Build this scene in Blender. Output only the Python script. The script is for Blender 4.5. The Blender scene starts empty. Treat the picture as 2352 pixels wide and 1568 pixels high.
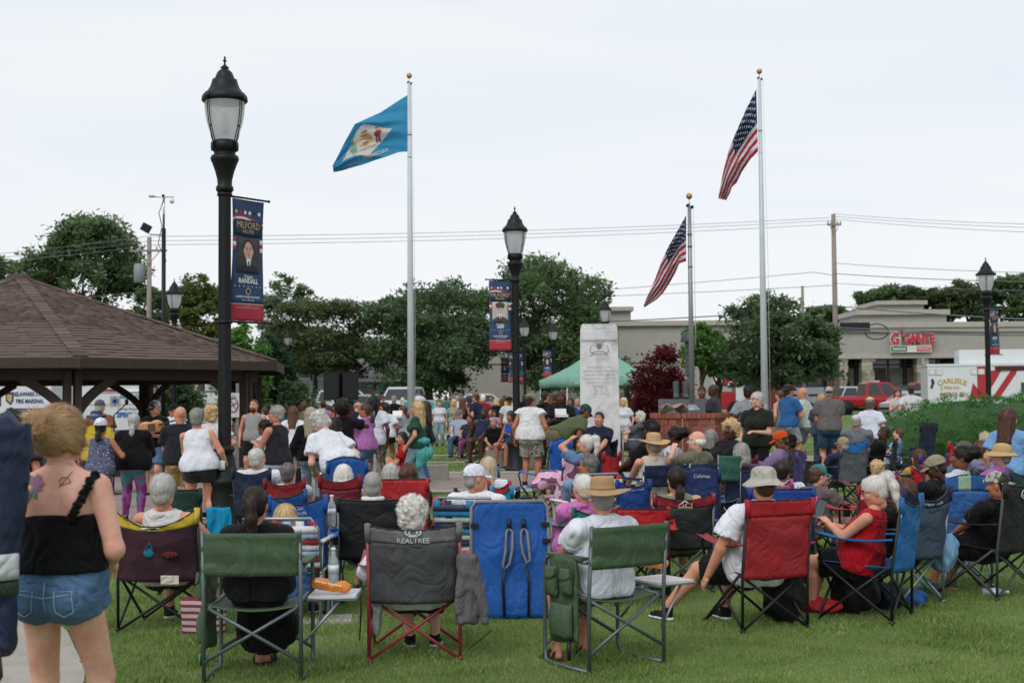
import bpy, math, random, time
import numpy as np
from mathutils import Vector, Matrix
T0 = time.time()
random.seed(7); RNG = np.random.default_rng(7)
SC = bpy.context.scene
COL = SC.collection
# ---------------------------------------------------------------- camera, sky, sun, exposure
FPX, IW, IH = 3058.0, 2352.0, 1568.0          # focal length and picture size, in the pixels measured on the photograph
CAMZ = 1.65
PITCH, ROLL = math.radians(2.40), math.radians(-0.5)
cam = bpy.data.cameras.new('camera'); camo = bpy.data.objects.new('camera', cam); COL.objects.link(camo)
cam.sensor_width = 36.0; cam.lens = 36.0 * FPX / IW; cam.clip_start = 0.05; cam.clip_end = 3000
CM = Matrix.Rotation(math.pi / 2 + PITCH, 4, 'X') @ Matrix.Rotation(ROLL, 4, 'Z')
camo.matrix_world = Matrix.Translation((0, 0, CAMZ)) @ CM
SC.camera = camo
cam.dof.use_dof = True; cam.dof.focus_distance = 12.0; cam.dof.aperture_fstop = 4.0
SC.render.resolution_x, SC.render.resolution_y = 1024, 682
W = bpy.data.worlds.new('World'); SC.world = W; W.use_nodes = True
SUN_EL, SUN_AZ = math.radians(45), math.radians(205)
def build_world():
 nt = W.node_tree; N = nt.nodes; L = nt.links; bg = N['Background']
 sky = N.new('ShaderNodeTexSky'); sky.sky_type = 'NISHITA'; sky.sun_disc = False
 sky.sun_elevation = SUN_EL; sky.sun_rotation = SUN_AZ; sky.air_density = 1.0; sky.dust_density = 2.0
 sm = N.new('ShaderNodeVectorMath'); sm.operation = 'SCALE'; sm.inputs['Scale'].default_value = 0.10
 L.new(sky.outputs[0], sm.inputs[0])
 tc = N.new('ShaderNodeTexCoord'); mp = N.new('ShaderNodeMapping'); mp.inputs['Scale'].default_value = (1.0, 1.0, 7.0)
 L.new(tc.outputs['Generated'], mp.inputs[0])
 nz = N.new('ShaderNodeTexNoise'); nz.inputs['Scale'].default_value = 1.6; nz.inputs['Detail'].default_value = 5; nz.inputs['Roughness'].default_value = .55
 nz.inputs['Distortion'].default_value = .4
 L.new(mp.outputs[0], nz.inputs['Vector'])
 rp = N.new('ShaderNodeValToRGB'); e = rp.color_ramp.elements
 e[0].position = .36; e[0].color = (.79, .857, .928, 1); e[1].position = .62; e[1].color = (.895, .92, .95, 1)
 L.new(nz.outputs[0], rp.inputs[0])
 # the cloud deck is whiter towards the horizon all round, as an overcast is
 sep = N.new('ShaderNodeSeparateXYZ'); L.new(tc.outputs['Generated'], sep.inputs[0])
 mr = N.new('ShaderNodeMapRange'); mr.inputs['From Min'].default_value = .02; mr.inputs['From Max'].default_value = .30
 L.new(sep.outputs['Z'], mr.inputs['Value'])
 hm = N.new('ShaderNodeMix'); hm.data_type = 'RGBA'; hm.inputs[6].default_value = (.955, .957, .965, 1)
 L.new(mr.outputs[0], hm.inputs[0]); L.new(rp.outputs[0], hm.inputs[7])
 h2 = N.new('ShaderNodeMix'); h2.data_type = 'RGBA'; h2.inputs[0].default_value = .5
 L.new(rp.outputs[0], h2.inputs[6]); L.new(hm.outputs[2], h2.inputs[7])
 mx = N.new('ShaderNodeMix'); mx.data_type = 'RGBA'; mx.inputs[0].default_value = .9
 L.new(sm.outputs[0], mx.inputs[6]); L.new(h2.outputs[2], mx.inputs[7])
 L.new(mx.outputs[2], bg.inputs['Color']); bg.inputs['Strength'].default_value = 1.055
build_world()
sun = bpy.data.lights.new('sun', 'SUN'); sun.energy = 1.5; sun.angle = math.radians(35); sun.color = (1, .97, .92)
suno = bpy.data.objects.new('sun', sun); COL.objects.link(suno)
suno.rotation_euler = (math.pi / 2 - SUN_EL, 0, math.radians(-25))
SC.view_settings.view_transform = 'Standard'; SC.view_settings.look = 'None'
SC.view_settings.exposure = 0.0; SC.view_settings.gamma = 1.0; SC.view_settings.use_curve_mapping = False
SC.cycles.max_bounces = 6; SC.cycles.transparent_max_bounces = 12
# ---------------------------------------------------------------- measuring: a pixel of the photograph to a place
_R3 = CM.to_3x3()
def ray(px, py):
 return _R3 @ Vector(((px - IW / 2) / FPX, -(py - IH / 2) / FPX, -1.0))
def at(px, py, y):                    # the point seen at pixel (px,py) on the vertical plane y metres ahead
 r = ray(px, py); t = y / r.y
 return Vector((r.x * t, y, CAMZ + r.z * t))
def grd(px, py, z=0.0):               # the point of the ground seen at a pixel
 r = ray(px, py); t = (z - CAMZ) / r.z
 return Vector((r.x * t, r.y * t, z))
def gz(y):                            # the ground rises slightly towards the street
 t = min(max((y - 48) / 40.0, 0), 1); return .5 * t * t * (3 - 2 * t)
# ---------------------------------------------------------------- materials
MATS = {}
def srgb(c):
 if isinstance(c, str):
  c = c.lstrip('#'); c = [int(c[i:i + 2], 16) / 255 for i in (0, 2, 4)]
 return tuple((v / 12.92 if v <= .04045 else ((v + .055) / 1.055) ** 2.4) for v in c)
def newmat(key):
 m = bpy.data.materials.new(key); m.use_nodes = True; MATS[key] = m
 nt = m.node_tree; return m, nt.nodes, nt.links, nt.nodes['Principled BSDF']
def mat(key, col=None, rough=.7, var=.12, vs=6.0, bump=0.0, bs=30.0, metal=0.0, spec=.4, coat=0.0, sheen=0.0, sss=0.0, det=4, aniso=None, trans=0.0):
 """a plain procedural material: base colour with noise variation and fine relief"""
 if key in MATS: return MATS[key]
 m, N, L, P = newmat(key)
 c = srgb(col)
 P.inputs['Roughness'].default_value = rough; P.inputs['Metallic'].default_value = metal
 P.inputs['Specular IOR Level'].default_value = spec; P.inputs['Coat Weight'].default_value = coat
 if sheen: P.inputs['Sheen Weight'].default_value = sheen
 if sss:
  P.inputs['Subsurface Weight'].default_value = sss; P.inputs['Subsurface Radius'].default_value = (1, .35, .2); P.inputs['Subsurface Scale'].default_value = .008
 if trans: P.inputs['Transmission Weight'].default_value = trans
 P.inputs['Base Color'].default_value = (*c, 1)
 tc = N.new('ShaderNodeTexCoord'); vec = tc.outputs['Object']
 if aniso:
  mp = N.new('ShaderNodeMapping'); mp.inputs['Scale'].default_value = aniso; L.new(vec, mp.inputs[0]); vec = mp.outputs[0]
 if var:
  nz = N.new('ShaderNodeTexNoise'); nz.inputs['Scale'].default_value = vs; nz.inputs['Detail'].default_value = det; nz.inputs['Roughness'].default_value = .6
  L.new(vec, nz.inputs['Vector'])
  mr = N.new('ShaderNodeMapRange'); mr.inputs['From Min'].default_value = .25; mr.inputs['From Max'].default_value = .75
  mr.inputs['To Min'].default_value = 1 - var; mr.inputs['To Max'].default_value = 1 + var
  L.new(nz.outputs[0], mr.inputs[0])
  sc = N.new('ShaderNodeVectorMath'); sc.operation = 'SCALE'; sc.inputs[0].default_value = c
  L.new(mr.outputs[0], sc.inputs['Scale']); L.new(sc.outputs[0], P.inputs['Base Color'])
 if bump:
  nb = N.new('ShaderNodeTexNoise'); nb.inputs['Scale'].default_value = bs; nb.inputs['Detail'].default_value = 3
  L.new(vec, nb.inputs['Vector'])
  b = N.new('ShaderNodeBump'); b.inputs['Strength'].default_value = bump; b.inputs['Distance'].default_value = 1.0 / bs * .5
  L.new(nb.outputs[0], b.inputs['Height']); L.new(b.outputs[0], P.inputs['Normal'])
 return m
def creased(key, col, rough, crease, scale, var=.06, sheen=.05, spec=.12):
 """cloth with soft folds: ridged creases at hand size over a fine weave"""
 if key in MATS: return MATS[key]
 m = mat(key, col, rough=rough, var=var, vs=4, spec=spec, sheen=sheen, det=3, bump=.25, bs=70); N = m.node_tree.nodes; L = m.node_tree.links; P = N['Principled BSDF']
 tc = N.new('ShaderNodeTexCoord'); mp = N.new('ShaderNodeMapping'); mp.inputs['Scale'].default_value = (1, 1, .6); mp.inputs['Rotation'].default_value = (.5, .3, .2); L.new(tc.outputs['Object'], mp.inputs[0])
 n = N.new('ShaderNodeTexNoise'); n.inputs['Scale'].default_value = scale; n.inputs['Detail'].default_value = 2.5; n.inputs['Distortion'].default_value = 1.1; n.inputs['Roughness'].default_value = .55; L.new(mp.outputs[0], n.inputs['Vector'])
 s = N.new('ShaderNodeMath'); s.operation = 'SUBTRACT'; s.inputs[1].default_value = .5; L.new(n.outputs[0], s.inputs[0]); ab = N.new('ShaderNodeMath'); ab.operation = 'ABSOLUTE'; L.new(s.outputs[0], ab.inputs[0]); pw = N.new('ShaderNodeMath'); pw.operation = 'POWER'; pw.inputs[1].default_value = .75; L.new(ab.outputs[0], pw.inputs[0])
 b = N.new('ShaderNodeBump'); b.inputs['Strength'].default_value = crease; b.inputs['Distance'].default_value = .11; L.new(pw.outputs[0], b.inputs['Height'])
 if P.inputs['Normal'].links: L.new(P.inputs['Normal'].links[0].from_socket, b.inputs['Normal'])
 L.new(b.outputs[0], P.inputs['Normal']); return m
def cloth(col, key=None, bump=.35, rough=.85):
 return creased(key or 'cloth_' + str(col), col, rough, bump * 1.5, 6.5)
def nylon(col):
 return creased('nylon_' + str(col), col, .6, .30, 5.0, .14, 0, .3)
def paint(col, key=None, rough=.35):
 return mat(key or 'paint_' + str(col), col, rough=rough, var=.05, vs=3, spec=.5, coat=.15)
def island(key, cols, rough=.7, spec=.3, bump=0, trans=0.0, wob=0.0):
 """a material whose colour is picked at random for every loose piece (leaf, strand, blade, brick)"""
 if key in MATS: return MATS[key]
 m, N, L, P = newmat(key)
 P.inputs['Roughness'].default_value = rough; P.inputs['Specular IOR Level'].default_value = spec
 g = N.new('ShaderNodeNewGeometry'); r = N.new('ShaderNodeValToRGB')
 e = r.color_ramp.elements
 while len(e) < len(cols): e.new(.5)
 for i, c in enumerate(cols):
  e[i].position = i / max(1, len(cols) - 1); e[i].color = (*srgb(c), 1)
 L.new(g.outputs['Random Per Island'], r.inputs[0])
 src = r.outputs[0]
 if wob:
  tc = N.new('ShaderNodeTexCoord'); nz = N.new('ShaderNodeTexNoise'); nz.inputs['Scale'].default_value = .55; nz.inputs['Detail'].default_value = 3
  L.new(tc.outputs['Object'], nz.inputs['Vector'])
  mr = N.new('ShaderNodeMapRange'); mr.inputs['From Min'].default_value = .3; mr.inputs['From Max'].default_value = .7
  mr.inputs['To Min'].default_value = 1 - wob; mr.inputs['To Max'].default_value = 1 + wob; L.new(nz.outputs[0], mr.inputs[0])
  sc = N.new('ShaderNodeVectorMath'); sc.operation = 'SCALE'; L.new(src, sc.inputs[0]); L.new(mr.outputs[0], sc.inputs['Scale']); src = sc.outputs[0]
 L.new(src, P.inputs['Base Color'])
 if trans:
  tr = N.new('ShaderNodeBsdfTranslucent'); L.new(src, tr.inputs[0]); mxs = N.new('ShaderNodeMixShader'); mxs.inputs[0].default_value = trans
  L.new(P.outputs[0], mxs.inputs[1]); L.new(tr.outputs[0], mxs.inputs[2]); L.new(mxs.outputs[0], N['Material Output'].inputs[0])
 return m
def patt(key, kind, cols, scale=10.0, rough=.85, mapping=None):
 """printed or woven patterns: stripes, plaid, camouflage, blotches"""
 if key in MATS: return MATS[key]
 m, N, L, P = newmat(key); P.inputs['Roughness'].default_value = rough; P.inputs['Specular IOR Level'].default_value = .15
 tc = N.new('ShaderNodeTexCoord'); vec = tc.outputs['Object']
 if mapping:
  mp = N.new('ShaderNodeMapping'); mp.inputs['Scale'].default_value = mapping; L.new(vec, mp.inputs[0]); vec = mp.outputs[0]
 r = N.new('ShaderNodeValToRGB'); e = r.color_ramp.elements; r.color_ramp.interpolation = 'CONSTANT'
 while len(e) < len(cols): e.new(.5)
 for i, c in enumerate(cols):
  p, cc = c if isinstance(c, tuple) else (i / len(cols), c)
  e[i].position = p; e[i].color = (*srgb(cc), 1)
 if kind in ('x', 'y', 'z'):
  s = N.new('ShaderNodeSeparateXYZ'); L.new(vec, s.inputs[0])
  mu = N.new('ShaderNodeMath'); mu.operation = 'MULTIPLY'; mu.inputs[1].default_value = scale; L.new(s.outputs['XYZ'.index(kind.upper())], mu.inputs[0])
  fr = N.new('ShaderNodeMath'); fr.operation = 'FRACT'; L.new(mu.outputs[0], fr.inputs[0]); out = fr.outputs[0]
 elif kind == 'vor':
  v = N.new('ShaderNodeTexVoronoi'); v.inputs['Scale'].default_value = scale; L.new(vec, v.inputs['Vector']); out = v.outputs['Distance']
 elif kind == 'plaid':
  s = N.new('ShaderNodeSeparateXYZ'); L.new(vec, s.inputs[0]); outs = []
  for ax in (0, 2):
   mu = N.new('ShaderNodeMath'); mu.operation = 'MULTIPLY'; mu.inputs[1].default_value = scale; L.new(s.outputs[ax], mu.inputs[0])
   fr = N.new('ShaderNodeMath'); fr.operation = 'FRACT'; L.new(mu.outputs[0], fr.inputs[0])
   rr = N.new('ShaderNodeMath'); rr.operation = 'GREATER_THAN'; rr.inputs[1].default_value = .5; L.new(fr.outputs[0], rr.inputs[0]); outs.append(rr)
  ad = N.new('ShaderNodeMath'); ad.operation = 'ADD'; L.new(outs[0].outputs[0], ad.inputs[0]); L.new(outs[1].outputs[0], ad.inputs[1])
  dv = N.new('ShaderNodeMath'); dv.operation = 'MULTIPLY'; dv.inputs[1].default_value = .45; L.new(ad.outputs[0], dv.inputs[0]); out = dv.outputs[0]
 else:
  n = N.new('ShaderNodeTexNoise'); n.inputs['Scale'].default_value = scale; n.inputs['Detail'].default_value = 2; n.inputs['Distortion'].default_value = .6
  L.new(vec, n.inputs['Vector']); out = n.outputs[0]
 L.new(out, r.inputs[0]); L.new(r.outputs[0], P.inputs['Base Color'])
 nb = N.new('ShaderNodeTexNoise'); nb.inputs['Scale'].default_value = 14; b = N.new('ShaderNodeBump'); b.inputs['Strength'].default_value = .3; b.inputs['Distance'].default_value = .03
 L.new(tc.outputs['Object'], nb.inputs['Vector']); L.new(nb.outputs[0], b.inputs['Height']); L.new(b.outputs[0], P.inputs['Normal'])
 return m
def glass(key, col, rough=.15):
 return mat(key, col, rough=rough, var=.15, vs=1.2, spec=.8)
# ---------------------------------------------------------------- meshes and objects
def mesh_np(name, V, F, mats=(), mi=None, smooth=True):
 """V (n,3) and quads or triangles F (m,k) to a mesh"""
 me = bpy.data.meshes.new(name); V = np.ascontiguousarray(V, dtype=np.float32); F = np.ascontiguousarray(F, dtype=np.int32)
 k = F.shape[1]; me.vertices.add(len(V)); me.vertices.foreach_set('co', V.ravel())
 me.loops.add(F.size); me.loops.foreach_set('vertex_index', F.ravel())
 me.polygons.add(len(F)); me.polygons.foreach_set('loop_start', np.arange(0, F.size, k, dtype=np.int32)); me.polygons.foreach_set('loop_total', np.full(len(F), k, dtype=np.int32))
 for m in mats: me.materials.append(m)
 if mi is not None: me.polygons.foreach_set('material_index', np.ascontiguousarray(mi, dtype=np.int32))
 if smooth: me.polygons.foreach_set('use_smooth', np.ones(len(F), dtype=bool))
 me.update(calc_edges=True)
 return me
def link(name, me, parent=None, label=None, cat=None, group=None, kind=None, loc=None, rz=None, M=None):
 o = bpy.data.objects.new(name, me); COL.objects.link(o)
 if parent is not None: o.parent = parent
 if M is not None: o.matrix_local = M
 if loc is not None: o.location = loc
 if rz is not None: o.rotation_euler = (0, 0, rz)
 if label: o['label'] = label
 if cat: o['category'] = cat
 if group: o['group'] = group
 if kind: o['kind'] = kind
 return o
def empty(name, label, cat, loc=(0, 0, 0), rz=0, group=None):
 o = link(name, None, None, label, cat, group, None, loc, rz); o.empty_display_size = .1; return o
def setmat(o, m, slot=0):
 o.material_slots[slot].link = 'OBJECT'; o.material_slots[slot].material = m
class MB:
 """collects shapes; build() links them as one mesh object"""
 def __init__(s): s.V = []; s.F = []; s.I = []; s.S = []; s.cur = 0; s.M = None
 def _add(s, vs, fs, smooth=False):
  b = len(s.V)
  for v in vs:
   v = Vector(v); s.V.append(s.M @ v if s.M else v)
  for f in fs: s.F.append([b + i for i in f]); s.I.append(s.cur); s.S.append(smooth)
  return s
 def box(s, c, d, R=None, taper=1.0):
  x, y, z = [q / 2 for q in d]; vs = []
  for sz in (-1, 1):
   t = taper if sz > 0 else 1
   for sx, sy in ((-1, -1), (1, -1), (1, 1), (-1, 1)):
    v = Vector((sx * x * t, sy * y * t, sz * z)); vs.append((R @ v if R else v) + Vector(c))
  return s._add(vs, [(3, 2, 1, 0), (4, 5, 6, 7), (0, 1, 5, 4), (1, 2, 6, 5), (2, 3, 7, 6), (3, 0, 4, 7)])
 def bx(s, x0, x1, y0, y1, z0, z1):
  return s.box(((x0 + x1) / 2, (y0 + y1) / 2, (z0 + z1) / 2), (x1 - x0, y1 - y0, z1 - z0))
 def beam(s, a, b, w, h, up=(0, 0, 1)):
  a, b = Vector(a), Vector(b); d = (b - a); l = d.length; d.normalize(); u = Vector(up)
  r = d.cross(u)
  if r.length < 1e-4: r = d.cross(Vector((0, 1, 0)))
  r.normalize(); u = r.cross(d); vs = []
  for p in (a, b):
   for sr, su in ((-1, -1), (1, -1), (1, 1), (-1, 1)): vs.append(p + r * sr * w / 2 + u * su * h / 2)
  return s._add(vs, [(3, 2, 1, 0), (4, 5, 6, 7), (0, 1, 5, 4), (1, 2, 6, 5), (2, 3, 7, 6), (3, 0, 4, 7)])
 def tube(s, pts, r, n=8, cap=True, closed=False):
  pts = [Vector(p) for p in pts]; m = len(pts); rs = r if isinstance(r, (list, tuple)) else [r] * m
  vs = []; prev = None
  for i, p in enumerate(pts):
   if closed: d = pts[(i + 1) % m] - pts[i - 1]
   else: d = pts[min(i + 1, m - 1)] - pts[max(i - 1, 0)]
   if d.length < 1e-9: d = Vector((0, 0, 1))
   d.normalize()
   if prev is None:
    a = d.cross(Vector((0, 0, 1)));
    if a.length < .05: a = d.cross(Vector((0, 1, 0)))
   else: a = prev - d * prev.dot(d)
   a.normalize(); prev = a; b = d.cross(a)
   for k in range(n):
    t = 2 * math.pi * k / n; vs.append(p + (a * math.cos(t) + b * math.sin(t)) * rs[i])
  fs = []
  for i in range(m if closed else m - 1):
   j = (i + 1) % m
   for k in range(n): fs.append((i * n + k, i * n + (k + 1) % n, j * n + (k + 1) % n, j * n + k))
  if cap and not closed: fs.append(tuple(range(n))[::-1]); fs.append(tuple(range((m - 1) * n, m * n)))
  return s._add(vs, fs, True)
 def lathe(s, prof, n=24, c=(0, 0, 0), flute=None, ax=1.0):
  """prof: (radius, height) pairs from bottom to top; flute=(count, depth) for grooved shafts"""
  vs = []; c = Vector(c)
  for r, z in prof:
   for k in range(n):
    t = 2 * math.pi * k / n; rr = r
    if flute: rr = r * (1 - flute[1] * (.5 - .5 * math.cos(t * flute[0])))
    vs.append(c + Vector((rr * math.cos(t), rr * math.sin(t) * ax, z)))
  fs = []
  for i in range(len(prof) - 1):
   for k in range(n): fs.append((i * n + k, i * n + (k + 1) % n, (i + 1) * n + (k + 1) % n, (i + 1) * n + k))
  fs.append(tuple(range(n))[::-1]); m = (len(prof) - 1) * n; fs.append(tuple(range(m, m + n)))
  return s._add(vs, fs, True)
 def prism(s, poly, y0, y1, plane='xz'):
  """extrude a 2-D outline"""
  n = len(poly); f = {'xz': lambda p, q: (p[0], q, p[1]), 'xy': lambda p, q: (p[0], p[1], q), 'yz': lambda p, q: (q, p[0], p[1])}[plane]
  vs = [f(p, y0) for p in poly] + [f(p, y1) for p in poly]
  return s._add(vs, [tuple(range(n)), tuple(range(n, 2 * n))[::-1]] + [((i + 1) % n, i, n + i, n + (i + 1) % n) for i in range(n)])
 def sphere(s, c, r, n=12, m=8, sq=(1, 1, 1)):
  vs = []; c = Vector(c)
  for i in range(m + 1):
   t = math.pi * i / m
   for k in range(n):
    a = 2 * math.pi * k / n; vs.append(c + Vector((r * sq[0] * math.sin(t) * math.cos(a), r * sq[1] * math.sin(t) * math.sin(a), r * sq[2] * math.cos(t))))
  return s._add(vs, [((i + 1) * n + k, (i + 1) * n + (k + 1) % n, i * n + (k + 1) % n, i * n + k) for i in range(m) for k in range(n)], True)
 def grid(s, fn, nu, nv, thick=0.0, smooth=True):
  """a sheet fn(u,v) over the unit square, given thickness along its normal"""
  P = [[Vector(fn(i / nu, j / nv)) for i in range(nu + 1)] for j in range(nv + 1)]
  def nrm(j, i):
   a = P[j][min(i + 1, nu)] - P[j][max(i - 1, 0)]; b = P[min(j + 1, nv)][i] - P[max(j - 1, 0)][i]; q = a.cross(b)
   return q.normalized() if q.length > 1e-12 else Vector((0, 0, 1))
  w = nu + 1; vs = [P[j][i] for j in range(nv + 1) for i in range(nu + 1)]
  fs = [(j * w + i, j * w + i + 1, (j + 1) * w + i + 1, (j + 1) * w + i) for j in range(nv) for i in range(nu)]
  if thick:
   b = len(vs); vs += [P[j][i] - nrm(j, i) * thick for j in range(nv + 1) for i in range(nu + 1)]
   fs += [tuple(b + q for q in f[::-1]) for f in fs]
   rim = [(0, i) for i in range(nu)] + [(j, nu) for j in range(nv)] + [(nv, nu - i) for i in range(nu)] + [(nv - j, 0) for j in range(nv)]
   ids = [j * w + i for j, i in rim]
   for q in range(len(ids)):
    a, c2 = ids[q], ids[(q + 1) % len(ids)]; fs.append((c2, a, b + a, b + c2))
  return s._add(vs, fs, smooth)
 def mesh(s, name, *mats):
  me = bpy.data.meshes.new(name); me.from_pydata([tuple(v) for v in s.V], [], s.F)
  for m in mats: me.materials.append(m)
  me.polygons.foreach_set('material_index', s.I); me.polygons.foreach_set('use_smooth', s.S); me.update(); return me
 def build(s, name, mats, parent=None, **kw):
  if not isinstance(mats, (list, tuple)): mats = (mats,)
  return link(name, s.mesh(name, *mats), parent, **kw)
def text(body, size, m, parent, M=None, fn=None, align='CENTER', bold=0.0, sx=1.0, shear=0.0, depth=0.0, name='lettering'):
 """lettering as mesh. Lies in local x-y, read from +z; fn maps its points onto a curved surface"""
 cu = bpy.data.curves.new(name, 'FONT'); cu.body = body; cu.size = size; cu.align_x = align; cu.align_y = 'CENTER'; cu.offset = bold; cu.shear = shear; cu.extrude = depth
 cu.resolution_u = 2
 t = bpy.data.objects.new(name, cu); me = bpy.data.meshes.new_from_object(t); bpy.data.objects.remove(t); bpy.data.curves.remove(cu)
 me.materials.clear(); me.materials.append(m)
 for v in me.vertices:
  p = Vector((v.co.x * sx, v.co.y, v.co.z)); v.co = Vector(fn(p)) if fn else p
 me.polygons.foreach_set('material_index', [0] * len(me.polygons)); me.update()
 return link(name, me, parent, M=M)
def frame(origin, xdir, ydir):
 """matrix whose local x,y axes run along the given directions"""
 x = Vector(xdir).normalized(); y = Vector(ydir); z = x.cross(y).normalized(); y = z.cross(x)
 m = Matrix.Identity(4)
 for i in range(3): m[i][0] = x[i]; m[i][1] = y[i]; m[i][2] = z[i]; m[i][3] = origin[i]
 return m
# ---------------------------------------------------------------- implicit surfaces for bodies, clothes and hair
class SDF:
 def __init__(s, lo, hi, h):
  s.h = h; s.lo = np.array(lo, float); n = np.ceil((np.array(hi) - s.lo) / h).astype(int) + 1; s.n = n
  s.ax = [s.lo[i] + h * np.arange(n[i]) for i in range(3)]; s.d = np.full(n, .5)
 def sl(s, lo, hi):
  a = np.clip(np.floor((np.array(lo) - s.lo) / s.h).astype(int), 0, s.n); b = np.clip(np.ceil((np.array(hi) - s.lo) / s.h).astype(int) + 1, 0, s.n)
  if np.any(b <= a): return None
  q = tuple(slice(a[i], b[i]) for i in range(3))
  return q, s.ax[0][q[0]][:, None, None], s.ax[1][q[1]][None, :, None], s.ax[2][q[2]][None, None, :]
 def put(s, q, d, k, op):
  a = s.d[q]
  if op == '+':
   if k > 0:
    h = np.maximum(k - np.abs(a - d), 0) / k; s.d[q] = np.minimum(a, d) - h * h * k * .25
   else: s.d[q] = np.minimum(a, d)
  else:
   d = -d
   if k > 0:
    h = np.maximum(k - np.abs(a - d), 0) / k; s.d[q] = np.maximum(a, d) + h * h * k * .25
   else: s.d[q] = np.maximum(a, d)
 def cap(s, a, b, ra, rb, k=.03, f=None, q=1.0, flat=False, flata=False, op='+'):
  """tapered capsule; f,q squash it along f; flat cuts it square at b, flata at a"""
  a = np.array(a, float); b = np.array(b, float); r = max(ra, rb) * max(1, q) + k + 2 * s.h
  g = s.sl(np.minimum(a, b) - r, np.maximum(a, b) + r)
  if g is None: return s
  sl, X, Y, Z = g; ba = b - a; l2 = float(ba @ ba) + 1e-12
  px, py, pz = X - a[0], Y - a[1], Z - a[2]
  t = (px * ba[0] + py * ba[1] + pz * ba[2]) / l2; tc = np.clip(t, 0, 1)
  ox, oy, oz = px - tc * ba[0], py - tc * ba[1], pz - tc * ba[2]; o2 = ox * ox + oy * oy + oz * oz
  if f is not None and q != 1:
   w = ox * f[0] + oy * f[1] + oz * f[2]; o2 = o2 + w * w * (1 / (q * q) - 1)
  d = np.sqrt(o2) - (ra + (rb - ra) * tc)
  if q < 1: d = d * (.5 + .5 * q)
  L = math.sqrt(l2)
  if flat: d = np.maximum(d, (t - 1) * L)
  if flata: d = np.maximum(d, -t * L)
  s.put(sl, d, k, op); return s
 def ell(s, c, r, k=.03, R=None, op='+'):
  c = np.array(c, float); r = np.array(r, float); m = float(r.max()) + k + 2 * s.h; g = s.sl(c - m, c + m)
  if g is None: return s
  sl, X, Y, Z = g; px, py, pz = X - c[0], Y - c[1], Z - c[2]
  if R is not None:
   R = np.array(R); px, py, pz = (px * R[0][i] + py * R[1][i] + pz * R[2][i] for i in range(3))
  px, py, pz = px / r[0], py / r[1], pz / r[2]
  k0 = np.sqrt(px * px + py * py + pz * pz) + 1e-9; k1 = np.sqrt((px / r[0]) ** 2 + (py / r[1]) ** 2 + (pz / r[2]) ** 2) + 1e-9
  s.put(sl, k0 * (k0 - 1) / k1, k, op); return s
 def cut(s, p, n, k=0.0):
  """remove everything on the side the normal points to"""
  p = np.array(p, float); n = np.array(n, float); n = n / np.linalg.norm(n)
  X, Y, Z = s.ax[0][:, None, None], s.ax[1][None, :, None], s.ax[2][None, None, :]
  d = (X - p[0]) * n[0] + (Y - p[1]) * n[1] + (Z - p[2]) * n[2]; s.d = np.maximum(s.d, d); return s
 def rough(s, amp, freq, seed=0, squash=(1, 1, 1), fold=0.0, out=False):
  """small uneven relief (fold: sharp creases) near the surface"""
  r = np.random.default_rng(seed); I = np.nonzero(np.abs(s.d) < 3 * s.h + amp * 3); X, Y, Z = (s.ax[i][I[i]] * squash[i] for i in range(3)); t = 0
  for i in range(4):
   w = r.normal(size=3); w = w / np.linalg.norm(w) * freq * r.uniform(.6, 1.5); w2 = r.normal(size=3); w2 = w2 / np.linalg.norm(w2) * freq * .45
   q = np.sin(w[0] * X + w[1] * Y + w[2] * Z + r.uniform(0, 6) + 1.2 * np.sin(w2[0] * X + w2[1] * Y + w2[2] * Z + r.uniform(0, 6))); t = t + (q * (1 - fold) + fold * (2 * np.abs(q) - 1) * 1.2)
  s.d[I] += (t * (amp / 2.2) if not out else (t - 3.0) * (amp / 3.6)); return s
 def net(s):
  """surface nets: returns vertices and quads"""
  d = s.d; d[0], d[-1] = np.maximum(d[0], 1e-3), np.maximum(d[-1], 1e-3); d[:, 0], d[:, -1] = np.maximum(d[:, 0], 1e-3), np.maximum(d[:, -1], 1e-3)
  d[:, :, 0], d[:, :, -1] = np.maximum(d[:, :, 0], 1e-3), np.maximum(d[:, :, -1], 1e-3)
  ins = d < 0; c = np.zeros(np.array(d.shape) - 1, np.int8); offs = [(i, j, k) for i in (0, 1) for j in (0, 1) for k in (0, 1)]
  nx, ny, nz_ = c.shape
  for i, j, k in offs: c += ins[i:i + nx, j:j + ny, k:k + nz_]
  cell = np.argwhere((c > 0) & (c < 8))
  if len(cell) == 0: return np.zeros((0, 3)), np.zeros((0, 4), int)
  idx = -np.ones(c.shape, np.int64); idx[cell[:, 0], cell[:, 1], cell[:, 2]] = np.arange(len(cell))
  vals = {o: d[cell[:, 0] + o[0], cell[:, 1] + o[1], cell[:, 2] + o[2]] for o in offs}
  acc = np.zeros((len(cell), 3)); cnt = np.zeros(len(cell))
  for o in offs:
   for a in range(3):
    if o[a] == 0:
     o2 = tuple(o[b] + (1 if b == a else 0) for b in range(3)); v0, v1 = vals[o], vals[o2]; m = (v0 < 0) != (v1 < 0)
     t = np.where(m, v0 / np.where(m, v0 - v1, 1), 0); p = np.empty((len(cell), 3)); p[:] = o; p[:, a] = t
     acc += np.where(m[:, None], p, 0); cnt += m
  V = s.lo + (cell + acc / cnt[:, None]) * s.h; F = []
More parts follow.
